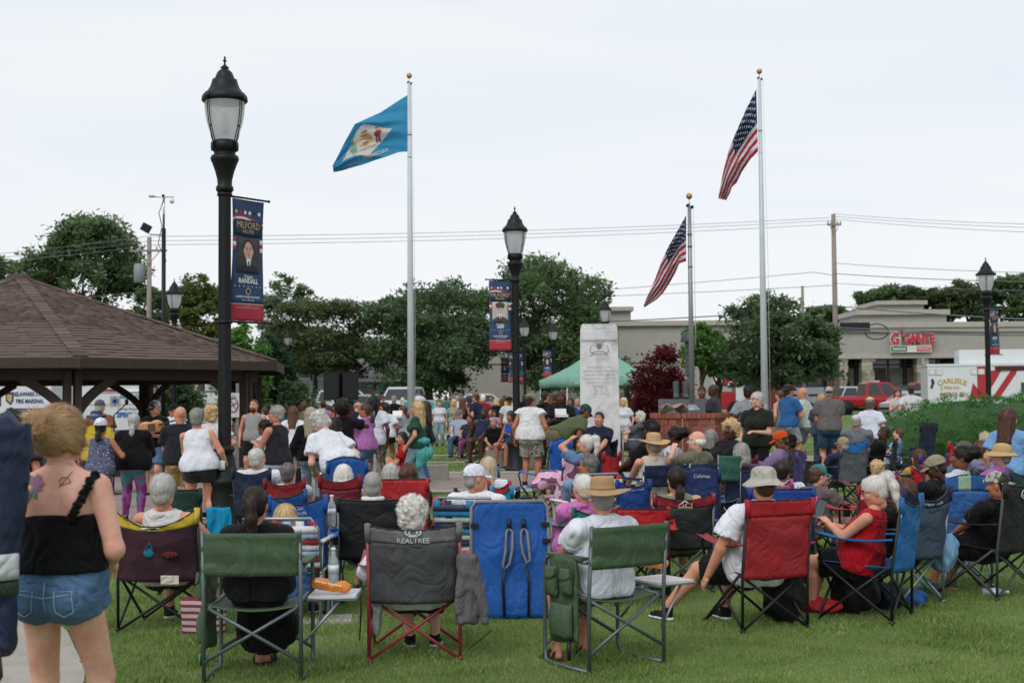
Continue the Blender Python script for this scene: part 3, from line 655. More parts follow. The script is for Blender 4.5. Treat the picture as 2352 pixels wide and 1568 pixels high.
def person(label, px, py, d, yaw, **k):
 """px,py: where the top of the head shows, d: metres ahead, yaw: 0 faces away from the camera, 90 to the left, 180 to the camera"""
 ya = math.radians(yaw); tp = at(px, py, d); hat = k.get('hat'); tz = tp.z - (.025 if hat else (.012 if k.get('hair', ('short',))[0] not in ('afro',) else .05)); seat = k.get('seat'); base = gz(d); tz -= base
 if seat is not None:
  seat = k['seat']; s = .9
  for _ in range(5): s = min(max(s * (tz - seat) / (skel(k, s)['top'][2] - seat), .5 if k.get('kid') else .76), 1.12)
  k['seat'] = 0.0; seat = tz - skel(k, s)['top'][2]; k['seat'] = seat; k['g'] = k.get('g', 1.0) * (1 if k.get('kid') else min(1.2, (1 / s) ** .6) if s < 1 else 1); k['wide'] = 1 if k.get('kid') else max(1.0, (1 / s) ** .5)
 elif k.get('s'): s = k['s']
 else:
  s = .9
  for _ in range(4):
   z = skel(k, s)['top'][2]; z0 = (seat or 0); s = min(max(s * (tz - z0) / (z - z0), .45), 1.22)
 J = skel(k, s); loc = Vector((tp.x, tp.y, base)) - Vector(rotz(J['top'], ya)) * 1.0; loc.z = base
 lod = 0 if d < 11.5 else 1 if d < 24 else 2; h = min(max(d * .00095, .0115), .045); sk = k.get('skin', 'a')
 gg = k.get('g', 1.0); lo, hi = bounds(J, gg, ['P', 'N', 'S', 'E', 'Wr', 'H', 'K', 'A'], .13); G = SDF(lo, hi, h); torso(G, J, k, s, -.013 * s if k.get('top', ('tee',))[0] in ('tee', 'long', 'polo', 'shawl', 'loose') else 0, .035 * s); kb = .02 * s
 for i in (0, 1):
  leg(G, J, k, s, 0, kb, i); arm(G, J, k, s, 0, kb, i); A = J['A'][i]; K = J['K'][i]; toe = unit(nv((A - K)[0] * .2 + (-.12 if i == 0 else .12), 1, 0)) if 'toe' not in k else unit(nv(*k['toe'], 0)); J.setdefault('T', []).append(toe)
  G.cap(A, A - nv(0, 0, .045 * s) - toe * .03 * s, .034 * s, .03 * s, .02); G.cap(A - nv(0, 0, .05 * s), A + toe * .13 * s - nv(0, 0, .062 * s), .032 * s, .026 * s, .02)
 if k.get('top', ('',))[0] == 'strap':
  for sd in (-1, 1): G.ell(J['P'] + J['u'] * .335 * s + J['r'] * sd * .085 * s - J['f'] * .075 * s, np.array((.045, .032, .075)) * s, .025)
  G.cap(J['P'] + J['u'] * .05 * s - J['f'] * .122 * s, J['P'] + J['u'] * .44 * s - J['f'] * .108 * s, .012, .012, .03, op='-')
 G.cap(J['N'] - J['u'] * .03 * s, J['C'] - nv(0, 0, .06) * J['hs'], .052 * s, .046 * s, .03)
 V, F = G.net(); V = relax(V, F, 1, .4); mi = np.zeros(len(F), int)
 hV, hF, hm = head_t(lod); R = np.array(J['HR']); hv = (hV * J['hs']) @ R.T + J['C']; F = np.concatenate([F, hF + len(V)]); V = np.concatenate([V, hv]); mi = np.concatenate([mi, hm])
 for i in (0, 1):
  gv, gf = hand_t(lod, k.get('curl', 1.0)); R = hand_mat(J, i, s, k); q = gv * s * .97
  if np.linalg.det(R) < 0: gf = gf[:, ::-1]
  q = q @ R.T + J['Wr'][i]; F = np.concatenate([F, gf + len(V)]); V = np.concatenate([V, q]); mi = np.concatenate([mi, np.zeros(len(gf), int)])
 me = mesh_np('body', V, F, [skin(sk), LIP[sk], EYEW, EYED], mi); o = link('person', me, None, label, 'person', k.get('group'), None, loc, ya)
 def child(name, Gc, m, rel=1):
  v, f = Gc.net()
  if len(f) == 0: return None
  v = relax(v, f, rel, .4); return link(name, mesh_np(name, v, f, [m]), o)
 seed = int(abs(px * 7 + py)); top, tc = k.get('top', ('tee', '#ffffff')); P, u, N = J['P'], J['u'], J['N']
 if top:
  lo, hi = bounds(J, gg, ['P', 'N', 'S'] + (['E'] if top in ('tee', 'polo', 'loose') else ['E', 'Wr'] if top in ('long', 'shawl') else []) + (['K'] if top in ('dress', 'shawl') or k.get('longtop') else []), .17); G = SDF(lo, hi, h); of = {'tank': .012, 'tee': .017, 'long': .018, 'polo': .018, 'shawl': .035, 'strap': .014, 'dress': .014, 'loose': .03}[top]
  torso(G, J, k, s, of, .04 * s, .62 if top in ('tank', 'dress') else 1.0)
  if top in ('tee', 'polo', 'loose'):
   for i in (0, 1): arm(G, J, k, s, of, .015, i, k.get('slv', .62), loose=.02)
  if top in ('long', 'shawl'):
   for i in (0, 1): arm(G, J, k, s, of, .02, i, k.get('slv', 1.93), flat=True, loose=.01)
  if top == 'dress': G.cap(P, nv(P[0], P[1] + (.0 if seat is None else .25), max(.5 * s, (seat or 0) + .02)), .15 * s, .20 * s, .03, J['f'], .8, flat=True)
  hem = k.get('hem', .07 if seat is None else .10)
  if top == 'shawl' or k.get('longtop'): G.cap(P + u * .15 * s, P - u * (hem + .1) * s, .17 * s * k.get('g', 1), .20 * s * k.get('g', 1), .05, J['f'], .8, flat=True)
  g = k.get('g', 1.0); fem = k.get('sex', 'f') == 'f'
  if not k.get('tuck') and top != 'dress':
   hp = .125 * s * (1.06 if fem else .96) * (1 + (g - 1) * .9) + of + .012; G.cap(P - J['r'] * .06 * s * g + u * .02, P + J['r'] * .06 * s * g + u * .02, hp, hp, .05, J['f'], .9)
   for sd in (-1, 1): G.ell(P + J['r'] * sd * .07 * s * g - J['f'] * .055 * s - u * .04 * s, np.array((.095, .09, .10)) * s * (.85 + .2 * g) + of + .010, .03)
  if h < .03: G.rough(.011, 24, seed, (1, 1, .75), .65, True); G.rough(.005, 60, seed + 1, (1, 1, .8), .65, True)
  if k.get('flarehem'): G.cap(P + u * .22 * s, P - u * hem * s, .13 * s * g, .155 * s * g + k['flarehem'] * .5, .05, J['f'], .85)
  if top != 'dress': G.cut(P - u * hem * s, -u)
  nk = {'tank': .015, 'strap': -k.get('topcut', .1), 'dress': .0}.get(top, .040); G.cut(N + u * nk * s, u)
  if top in ('tank', 'dress'): G.ell(N + u * .04 * s + J['f'] * .045 * s, np.array((.08, .082, .07)) * s, .012, op='-')
  else: G.ell(N + u * .06 * s + J['f'] * .045 * s, np.array((.062, .062, .055)) * s, .012, op='-')
  J['shirt'] = child('shirt' if top not in ('dress', 'shawl') else {'dress': 'dress', 'shawl': 'cardigan'}[top], G, tone(tc))
 bt, bc = k.get('bot', ('shorts', '#3c5a7a'))
 if bt:
  lo, hi = bounds(J, gg, ['P', 'H', 'K'] + (['A'] if bt not in ('shorts', 'mini') else []), .15); G = SDF(lo, hi, h); e, fl, of = {'shorts': (.80, .022, .022), 'jeans': (1.93, .012, .014), 'legg': (1.93, 0, .006), 'capri': (1.5, .008, .012), 'mini': (.42, .02, .018), 'skirt': (.5, 0, .02), 'long': (1.0, .02, .025)}[bt]; g = k.get('g', 1.0); fem = k.get('sex', 'f') == 'f'
  e = k.get('leglen', e); hp = .125 * s * (1.06 if fem else .96) * (1 + (g - 1) * .9); G.cap(P - J['r'] * .06 * s * g, P + J['r'] * .06 * s * g, hp + of * .7, hp + of * .7, .04, J['f'], .86)
  G.cap(P, P + u * .09 * s, .128 * s * g, .122 * s * g, .04, J['f'], .8)
  for sd in (-1, 1): G.ell(P + J['r'] * sd * .075 * s * g - J['f'] * .055 * s - u * .05 * s, np.array((.095, .09, .10)) * s * (.85 + .2 * g) + of * .8, .03)
  if bt == 'skirt': G.cap(P - nv(0, 0, .02), nv(P[0], P[1] + (0 if seat is None else .3), k.get('skl', .12) * s), .14 * s, k.get('skw', .22) * s, .04, flat=True)
  else:
   for i in (0, 1): leg(G, J, k, s, of, .02, i, e, fl)
  G.cut(P + u * (.10 if k.get('tuck') or not top else .03) * s, u)
  if h < .03: G.rough(.008, 30, seed + 2, (1, 1, .7), .65, True); G.rough(.003, 80, seed + 3, fold=.6)
  child({'skirt': 'skirt', 'jeans': 'trousers', 'legg': 'leggings', 'capri': 'trousers', 'long': 'skirt'}.get(bt, 'shorts'), G, tone(bc))
 HM = Matrix.Translation(J['C']) @ J['HR'].to_4x4() @ Matrix.Scale(J['hs'], 4); st, hc = k.get('hair', ('short', 'brown'))
 if st: ho = link('hair', hair_t(st, lod), o, M=HM); setmat(ho, hairmat(hc))
 if hat:
  ht = link('hat', hat_t(hat[0]), o, M=HM @ Matrix.Rotation(math.pi if hat[0] == 'backcap' else 0, 4, 'Z') @ Matrix.Scale(1.03 if st in (None, 'buzz', 'short', 'fringe', 'pony') else 1.08, 4)); setmat(ht, hat[1] if not isinstance(hat[1], str) else cloth(hat[1]))
  if len(hat) > 2 and d < 14: text(hat[2], .03, cloth('#d8d8d8'), ht, frame((0, .098, .075), (-1, 0, 0), (0, -.35, 1)))
 if k.get('beard'):
  G = SDF((-.1, -.02, -.17), (.1, .14, .0), .008); G.ell((0, .045, -.085), (.058, .062, .055), .01).ell((0, .092, -.05), (.03, .02, .012), .01); G.cut((0, .02, 0), (0, -1, .2)); G.cut((0, .1, -.042), (0, .12, 1)); G.ell((0, .105, -.063), (.022, .02, .008), .003, op='-'); v, f = G.net(); link('beard', mesh_np('beard', v, f, [hairmat(k['beard'])]), o, M=HM)
 if k.get('glasses'):
  mb = MB()
  for sx in (-1, 1):
   mb.tube([(sx * .032 + .023 * math.cos(a), .099, .01 + .017 * math.sin(a)) for a in [i * math.pi / 5 for i in range(10)]], .0022, 5, closed=True); mb.tube([(sx * .055, .097, .016), (sx * .078, .04, .016), (sx * .082, -.015, .008)], .0022, 5)
   if k['glasses'] == 'sun': mb.grid(lambda a, b: (sx * .032 + (a - .5) * .044, .1, .01 + (b - .5) * .032), 2, 2, .002)
  mb.tube([(-.01, .102, .012), (.01, .102, .012)], .002, 5); mb.build('glasses', mat('frame_' + str(k.get('gc', 'dark')), {'dark': '#15130f', 'red': '#a02020', 'white': '#e8e8ea'}[k.get('gc', 'dark')], rough=.2, var=0), o, M=HM)
 shoe = k.get('shoe', ('sneaker', '#222222', '#dcdad6'))
 if shoe:
  for i in (0, 1):
   A = J['A'][i]; t = J['T'][i]; x = nv(t[1], -t[0], 0); M = Matrix(((x[0], t[0], 0, A[0]), (x[1], t[1], 0, A[1]), (0, 0, 1, A[2]), (0, 0, 0, 1))) @ Matrix.Scale(s, 4); so = link('shoe' if shoe[0] != 'sandal' else 'sandal', shoe_t(shoe[0]), o, M=M); setmat(so, cloth(shoe[1]), 0); setmat(so, cloth(shoe[-1]), 1)
   if k.get('sock'): MB().lathe([(.044 * s, -.0), (.042 * s, k['sock'])], 12, tuple(A)).build('sock', cloth('#e9e9e9'), o)
 J['label'] = label; J['s'] = s; J['loc'] = loc;
 if seat is not None: SEATED.append(J)
 J['ya'] = ya; J['o'] = o
 print('P %-44s s=%.2f top=%.2f seat=%s' % (label[:44], s, tz, seat)); return J
# ---------------------------------------------------------------- ground, paths, street
def ground_material(key, c1, c2, scale, bump, rough=.95, bs=60):
 m, N, L, P = newmat(key); P.inputs['Roughness'].default_value = rough; P.inputs['Specular IOR Level'].default_value = .1
 tc = N.new('ShaderNodeTexCoord'); n = N.new('ShaderNodeTexNoise'); n.inputs['Scale'].default_value = scale; n.inputs['Detail'].default_value = 8; n.inputs['Roughness'].default_value = .7
 L.new(tc.outputs['Object'], n.inputs['Vector']); r = N.new('ShaderNodeValToRGB'); r.color_ramp.elements[0].position = .3; r.color_ramp.elements[1].position = .7
 r.color_ramp.elements[0].color = (*srgb(c1), 1); r.color_ramp.elements[1].color = (*srgb(c2), 1); L.new(n.outputs[0], r.inputs[0]); L.new(r.outputs[0], P.inputs['Base Color'])
 n2 = N.new('ShaderNodeTexNoise'); n2.inputs['Scale'].default_value = bs; n2.inputs['Detail'].default_value = 4; L.new(tc.outputs['Object'], n2.inputs['Vector'])
 b = N.new('ShaderNodeBump'); b.inputs['Strength'].default_value = bump; b.inputs['Distance'].default_value = .02; L.new(n2.outputs[0], b.inputs['Height']); L.new(b.outputs[0], P.inputs['Normal']); return m
M_lawn = ground_material('lawn_soil', '#526f3a', '#7a8353', 1.3, .9)
M_conc = ground_material('concrete', '#8d8981', '#a9a49b', 3.0, .25)
M_asph = ground_material('asphalt', '#4a4b4d', '#5e5f60', 2.0, .3)
def brick_material(key, c1, c2, mortar, scale, bw=.5, rh=.25, mort=.02, rot=0.0):
 m, N, L, P = newmat(key); P.inputs['Roughness'].default_value = .9; tc = N.new('ShaderNodeTexCoord'); mp = N.new('ShaderNodeMapping'); mp.inputs['Rotation'].default_value = (0, 0, rot); L.new(tc.outputs['Object'], mp.inputs[0])
 b = N.new('ShaderNodeTexBrick'); b.inputs['Scale'].default_value = scale; b.inputs['Color1'].default_value = (*srgb(c1), 1); b.inputs['Color2'].default_value = (*srgb(c2), 1); b.inputs['Mortar'].default_value = (*srgb(mortar), 1)
 b.inputs['Mortar Size'].default_value = mort; b.inputs['Brick Width'].default_value = bw; b.inputs['Row Height'].default_value = rh; L.new(mp.outputs[0], b.inputs['Vector']); L.new(b.outputs['Color'], P.inputs['Base Color'])
 bp = N.new('ShaderNodeBump'); bp.inputs['Strength'].default_value = .4; bp.inputs['Distance'].default_value = .01; L.new(b.outputs['Fac'], bp.inputs['Height']); bp.invert = True; L.new(bp.outputs[0], P.inputs['Normal']); return m
M_pave = brick_material('brick_paving', '#84716a', '#968680', '#6b645e', 1.0, .21, .105, .008, .3)
def sheet(name, m, fn, nu, nv, lab=None):
 return MB().grid(fn, nu, nv).build(name, m, kind='structure')
ys = [-30, 0, 20, 40] + [48 + 4 * i for i in range(11)] + [110, 200, 500, 1600]
gm = MB(); gv = [(x, y, gz(y)) for y in ys for x in (-900, -60, 0, 60, 900)]
gm._add(gv, [(j * 5 + i, j * 5 + i + 1, (j + 1) * 5 + i + 1, (j + 1) * 5 + i) for j in range(len(ys) - 1) for i in range(4)], True); gm.build('ground', M_lawn, kind='structure')
def strip(name, m, pts, z):
 """a paved sheet over a polygon of ground points, draped on the ground"""
 mb = MB(); mb._add([(p[0], p[1], gz(p[1]) + z) for p in pts], [tuple(range(len(pts)))]); return mb.build(name, m, kind='structure')
def band(name, m, y0, y1, x0, x1, z): return strip(name, m, [(x0, y0), (x1, y0), (x1, y1), (x0, y1)], z)
strip('concrete_path', M_conc, [(-1.75, 5.2), (-2.62, 8.2), (-3.2, 9.6), (-4.3, 11.6), (-5.6, 13.4), (-7.2, 14.2), (-7.2, 12.6), (-4.9, 10.6), (-3.9, 8.6), (-2.9, 5.2)], .012)
strip('brick_path', M_pave, [(-2.9, 5.2), (-3.9, 8.6), (-4.9, 10.6), (-7.2, 12.6), (-9, 12.6), (-5.0, 5.2)], .008)
strip('brick_plaza', M_pave, [(-16, 14.6), (-5.2, 14.6), (-3.2, 17.2), (-1.9, 22.0), (-1.9, 27.5), (-5.0, 46), (-24, 46), (-24, 14.6)], .008)
strip('concrete_edging', M_conc, [(-16, 14.2), (-5.1, 14.2), (-2.9, 17.0), (-1.5, 22.0), (-1.9, 22.0), (-3.2, 17.2), (-5.2, 14.6), (-16, 14.6)], .014)
band('brick_walk', M_pave, 23.9, 29.0, -1.6, 3.2, .010); band('concrete_kerb', M_conc, 29.0, 29.7, -1.9, 4, .016); band('concrete_band', M_conc, 23.2, 23.9, -1.6, 3.2, .016)
band('concrete_strip', M_conc, 33.8, 34.3, -3, 6, .012); band('concrete_strip', M_conc, 37.8, 38.5, -3, 6, .012); band('footpath', M_conc, 52, 58, -14, 18, .012)
band('side_path', M_conc, 26.8, 27.6, 6.3, 9.5, .012); band('footpath', M_pave, 33, 36, 5.5, 12, .012)
band('street', M_asph, 72, 92, -120, 10, .012); band('parking_lot', M_asph, 52, 112, 10, 160, .014); band('parking_lot', M_asph, 44, 72, -60, -12, .016); band('pavement', M_conc, 70.6, 72, -120, 10, .05)
# ---------------------------------------------------------------- grass
def grass(name, n, area, hmin, hmax, w, cols, key, excl=None, lean=.5):
 """single-blade triangles scattered over an area (x0,x1,y0,y1), denser towards the front"""
 r = np.random.default_rng(len(name)); x0, x1, y0, y1 = area; t = r.uniform(0, 1, n); y = y0 * (y1 / y0) ** t if y0 > 0 else y0 + (y1 - y0) * t
 fx = r.uniform(-1, 1, n); x = (x0 + x1) / 2 + fx * (x1 - x0) / 2
 if excl is not None: k = ~excl(x, y); x, y = x[k], y[k]; n = len(x)
 patch = .5 + .5 * np.sin(x * 1.7 + np.sin(y * 1.3) * 2) * np.sin(y * 1.1 + 1.7 * np.sin(x * .8)); tuft = np.sin(x * 6.1 + 2 * np.sin(y * 4.3)) * np.sin(y * 5.3 + x)
 worn = np.sin(x * .9 + 1.2 * np.sin(y * .7)) * np.sin(y * 1.3 + np.sin(x * 1.9)) + .3 * np.sin(x * 5 + y * 3); ok = r.uniform(0, 1, n) > np.clip(worn * 1.1 - .35, 0, .8); H = ok * (hmin + (hmax - hmin) * r.beta(1.5, 3, n)) * (.6 + .6 * patch) * (1 + .35 * tuft + .35 * (tuft > .62)); a = r.uniform(0, 6.283, n); la = r.uniform(0, 6.283, n); ll = H * lean * r.uniform(.1, 1.4, n); ww = w * r.uniform(.6, 1.4, n) * (y / 9.0) ** .6
 z = np.vectorize(gz)(y) if y1 > 48 else np.zeros(n); P = np.empty((n, 4, 3)); dx, dy = np.cos(a) * ww, np.sin(a) * ww
 P[:, 0] = np.stack([x - dx, y - dy, z - .004], 1); P[:, 1] = np.stack([x + dx, y + dy, z - .004], 1); mx = np.cos(la) * ll; my = np.sin(la) * ll
 P[:, 2] = np.stack([x + dx * .7 + mx * .35, y + dy * .7 + my * .35, z + H * .6], 1); P[:, 3] = np.stack([x + mx, y + my, z + H], 1)
 b = np.arange(n)[:, None] * 4; F = np.concatenate([b + [[0, 1, 2]], b + [[0, 2, 3]]])
 return link(name, mesh_np(name, P.reshape(-1, 3), F, [island(key, cols, rough=.6, spec=.25, trans=.35, wob=.3)]), None, kind='stuff')
def on_path(x, y): 
 e = np.interp(y, [5.2, 8.2, 9.6, 11.6, 13.4, 14.2], [-1.75, -2.62, -3.2, -4.3, -5.6, -7.2]); p = np.interp(y, [14.2, 17.0, 22, 27.5, 46], [-5.1, -2.9, -1.5, -1.5, -4.6]); return np.where(y < 14.2, x < e, x < p) | ((y > 23.2) & (y < 29.7) & (x > -1.9) & (x < 4)) | ((y > 33.6) & (y < 34.6) & (x < 6) & (x > -3)) | ((y > 37.6) & (y < 38.8) & (x < 6) & (x > -3)) | (y > 52) & (y < 58) & (x > -14) | ((y > 26.8) & (y < 27.6) & (x > 6.3) & (x < 9.5)) | ((y > 33) & (y < 36) & (x > 5.5) & (x < 12))
GC = ('#557636', '#6c8f43', '#84a354', '#608240', '#b0a974', '#6d9047', '#97a762')
grass('lawn_grass', 330000, (-3.6, 4.8, 6.2, 14), .016, .05, .0021, GC, 'grass', on_path)
grass('lawn_grass_right_side', 70000, (4.8, 10, 6.2, 14), .016, .05, .0026, GC, 'grass', on_path)
grass('lawn_grass_beyond', 170000, (-6, 10, 14, 60), .03, .06, .004, GC, 'grass', on_path)
print('grass', time.time() - T0)
# ---------------------------------------------------------------- trees and shrubs
def foliage(n, lobes, size, seed, inner=.74, flat=.6, aspect=.5, cl=None):
 """leaf-shaped quads in clumps over ellipsoid lobes [(centre, radii, weight)]"""
 r = np.random.default_rng(seed); P = []
 wt = np.array([l[2] for l in lobes], float); wt /= wt.sum()
 for (c, rad, _), w in zip(lobes, wt):
  m = max(int(n * w), 8); nc = max(m // 26, 3); v = r.normal(size=(nc, 3)); v /= np.linalg.norm(v, axis=1)[:, None]; v[:, 2] = np.where(v[:, 2] < -.55, -v[:, 2] * .6, v[:, 2])
  cc = np.array(c) + v * np.array(rad) * (r.uniform(inner, 1.04, nc) ** .6)[:, None]; i = r.integers(0, nc, m); cs = cl or np.mean(rad) * .21; p = cc[i] + r.normal(size=(m, 3)) * cs * np.array((1, 1, .62)); P.append(p)
 p = np.concatenate(P); n = len(p); a = r.normal(size=(n, 3)); a[:, 2] = a[:, 2] * flat - .25; a /= np.linalg.norm(a, axis=1)[:, None]; b = np.cross(a, np.array([[0, 0, 1.]]) + r.normal(size=(n, 3)) * .55); b /= np.linalg.norm(b, axis=1)[:, None] + 1e-9
 s = size * r.uniform(.55, 1.35, n)[:, None]; w = s * aspect; nn = np.cross(a, b) * s * .12
 V = np.stack([p - a * s, p - w * b * .9 + nn, p + a * s, p + w * b * .9 + nn], 1).reshape(-1, 3); F = np.arange(n)[:, None] * 4 + np.array([[0, 1, 2, 3]]); return V, F
GREEN = {'mid': ('#4f6440', '#657c53', '#7a9066', '#465a3c'), 'dark': ('#495e40', '#5d7350', '#708561', '#40533a'), 'deep': ('#2c4530', '#3c563c', '#4b6548', '#263a2a'), 'bright': ('#4a7034', '#618a42', '#76a050', '#416430'), 'olive': ('#4c5a38', '#616e4a', '#737f58', '#424f33'),
   'red': ('#5a1f28', '#742a33', '#431a20', '#8a3a3c'), 'gold': ('#5f6d38', '#747e46', '#50603a', '#858657')}
M_bark = mat('bark', '#4a3f36', rough=.95, var=.3, vs=9, bump=.9, bs=18, aniso=(1, 1, .25))
def tree(label, px, ytop, d, wpx, ybot=None, green='mid', n=9000, size=.20, base_px=None, seed=1, lobes=None, name='tree', trunk=.2, cat='tree', group=None, shape=1.0, fork=5, clear=None):
 """px: crown centre, ytop: crown top, wpx: crown width, ybot: crown underside (pixels of the photograph) at d metres"""
 r = random.Random(seed); g0 = gz(d); top = at(px, ytop, d).z; X = at(px, 900, d).x; wid = wpx * d / FPX; zb = at(px, ybot, d).z if ybot else g0 + .4; bx = at(base_px, 900, d).x if base_px else X
 o = empty(name, label, cat, (bx, d, g0), 0, group); H = top - zb; cz = zb + H * .5 - g0; ox = X - bx; L = [((ox, 0, cz), (wid * .36, wid * .34, H * .40), 2.0)]
 for i in range(24):
  a = i * 2.4 + r.uniform(-.3, .3); zz = r.uniform(-.46, .36); rr = math.sqrt(max(.08, 1 - (max(zz, -.3) * 1.9) ** 2)) * r.uniform(.24, .42); s = r.uniform(.10, .21); L.append(((ox + wid * rr * math.cos(a), wid * rr * math.sin(a), cz + H * zz * shape), (wid * s, wid * s, H * s * r.uniform(.7, 1.0)), 1.0))
 L.append(((ox + r.uniform(-.1, .1) * wid, 0, top - g0 - H * .15), (wid * .2, wid * .2, H * .15), .8))
 V, F = foliage(int(n * 1.7), L, size * .66, seed); link('crown', mesh_np('crown', V, F, [island('leaf_' + green, GREEN[green], rough=.65, spec=.15, trans=.5, wob=.3)], smooth=False), o)
 mb = MB(); zt = zb - g0 + H * .25; mb.tube([(0, 0, -.1), (ox * .1, 0, zt * .4), (ox * .4, .05, zt)], [trunk * 1.25, trunk, trunk * .75], 9)
 for i in range(fork):
  a = i * 2.4 + r.uniform(-.4, .4); e = L[1 + i % 15][0]; st = (ox * .25, 0, zt * r.uniform(.5, .95)); mid = tuple((st[q] * .5 + e[q] * .5 + (0, 0, H * .06)[q]) for q in range(3)); mb.tube([st, mid, e], [trunk * .55, trunk * .38, trunk * .12], 6)
 mb.build('trunk', M_bark, o); return o
def bush(label, px, ytop, d, wpx, green, n, size, seed, name='shrub', zb=0.0):
 g0 = gz(d); top = at(px, ytop, d).z - g0; X = at(px, 900, d).x; w = wpx * d / FPX; r = random.Random(seed); o = empty(name, label, 'shrub', (X, d, g0))
 L = [((0, 0, top * .45), (w * .42, w * .35, top * .5), 2)] + [((w * r.uniform(-.34, .34), w * r.uniform(-.3, .1), top * r.uniform(.25, .8)), (w * .2, w * .2, top * .22), 1) for _ in range(9)]
 V, F = foliage(int(n * 1.5), L, size * .7, seed); link('foliage', mesh_np('foliage', V, F, [island('leaf_' + green, GREEN[green], rough=.65, spec=.15, trans=.5, wob=.3)], smooth=False), o)
 mb = MB()
 for i in range(5): mb.tube([(r.uniform(-.1, .1), r.uniform(-.1, .1), -.05), (w * r.uniform(-.25, .25), w * r.uniform(-.2, .2), top * .6)], [.04, .015], 6)
 mb.build('stem', M_bark, o); return o
tree('large round-crowned dark green tree towering behind the pavilion roof', 182, 500, 80, 285, 760, 'mid', 15000, .27, seed=3, trunk=.35)
tree('small pale tree cut by the left picture edge beyond the pavilion', -5, 580, 88, 110, 700, 'mid', 3500, .26, seed=4)
tree('yellowish green tree right of the camera pole behind the pavilion', 462, 632, 72, 150, 820, 'gold', 8000, .22, seed=5)
tree('low green tree beneath the utility pole behind the roof ridge', 352, 660, 76, 110, 800, 'mid', 4500, .22, seed=6)
tree('feathery conifer top rising behind the olive tree', 655, 628, 105, 130, 830, 'mid', 6000, .26, seed=7, shape=.9)
tree('wide olive green multi-stemmed tree with bare branching limbs', 735, 690, 86, 300, 862, 'olive', 13000, .22, seed=8, base_px=722, trunk=.16, fork=11)
tree('bright green leafy tree beside the pavilion corner post', 560, 735, 44, 130, 955, 'bright', 9000, .13, seed=9, trunk=.12)
tree('dense dark holly tree next to the bright green one', 632, 768, 47, 96, 930, 'deep', 10000, .12, seed=10, trunk=.12)
bush('rounded dark evergreen shrub beneath the loudspeakers', 690, 872, 45, 100, 'dark', 5000, .10, 11)
tree('broad dark green tree standing behind the blue flag pole', 982, 655, 84, 330, 892, 'dark', 17000, .25, seed=12, base_px=985, trunk=.28, fork=9)
tree('pointed tree top behind the broad tree, left of the middle banner', 1062, 635, 100, 170, 830, 'dark', 6500, .25, seed=13)
tree('narrow tree top rising above the broad tree crown', 935, 652, 98, 120, 830, 'mid', 3000, .25, seed=14)
tree('big domed green tree behind the middle lamp post', 1268, 590, 88, 310, 892, 'mid', 19000, .26, seed=15, base_px=1252, trunk=.3, fork=9)
tree('grey green tree in front of the shopping building, right of centre', 1790, 672, 55, 285, 905, 'dark', 15000, .19, seed=16, base_px=1812, trunk=.2, fork=9)
tree('slim light green tree between statue and grey green tree', 1612, 742, 58, 105, 862, 'bright', 6000, .15, seed=17, trunk=.1)
tree('small green tree just behind the soldier memorial statue', 1652, 790, 60, 90, 866, 'mid', 4500, .15, seed=18, trunk=.1)
bush('dark red Japanese maple shrub behind the brick planter', 1525, 795, 40, 150, 'red', 9000, .085, 19)
bush('light green shrub showing between tent and red maple', 1452, 825, 52, 80, 'olive', 4000, .12, 20)
for i, (x, yt, w, gcol, lab) in enumerate([(1905, 705, 120, 'mid', 'leftmost tree of the row behind the shop roof'), (2020, 665, 120, 'mid', 'tree behind the left step of the shop parapet'), (2085, 655, 110, 'dark', 'dark tree just behind the raised shop parapet'), (2175, 662, 150, 'olive', 'olive tree behind the right step of the shop parapet'), (2245, 640, 120, 'dark', 'dark tall tree left of the right lamp head'), (2330, 630, 140, 'mid', 'green tree at the right picture edge above the shop')]):
 tree(lab, x, yt, 150, w, 745, gcol, 5200, .42, seed=30 + i, trunk=.4, group='trees behind the shops')
bush('clipped dark bush in the shade behind the pavilion', 405, 862, 50, 130, 'dark', 6000, .11, 41)
# the juniper hedge on the right
def hedge():
 o = empty('juniper_hedge', 'low spreading green juniper hedge mounded across the right side', 'hedge', (12.6, 30.5, .03)); r = np.random.default_rng(5); P = []
 L = []
 for x, y, z, rx, ry, rz in ((-3.5, .3, .35, 1.15, 1.3, .70), (-2.3, .3, .5, 1.7, 1.6, .78), (-.9, .2, .5, 2.0, 1.9, .85), (.8, .6, .62, 2.2, 2.0, .98), (2.6, .4, .55, 2.1, 2.0, .95), (-1.6, 1.8, .5, 2.0, 1.5, .9), (1.4, 2.2, .6, 2.6, 1.6, 1.02), (4.4, .2, .55, 2.2, 2.0, 1.0), (6, 1, .5, 2, 2, 1), (3.6, 2.4, .6, 2.5, 1.6, 1.05)): L.append(((x, y, z), (rx, ry, rz), rx * rz))
 V, F = foliage(110000, L, .032, 6, inner=.97, flat=1.0, aspect=.36, cl=.05); V[:, 2] = np.maximum(V[:, 2] * 1.12, -.02); link('foliage', mesh_np('foliage', V, F, [island('leaf_juniper', ('#2f5226', '#427034', '#548842', '#365c2b'), rough=.6, spec=.2, trans=.15, wob=.35)], smooth=False), o)
 mb = MB()
 for c, rad, w in L: mb.sphere(c, 1, 14, 8, (rad[0] * .955, rad[1] * .955, rad[2] * 1.06))
 mb.build('inner_branches', mat('hedge_core', '#2c4a22', rough=1, var=.4, vs=14, bump=.8, bs=10), o)
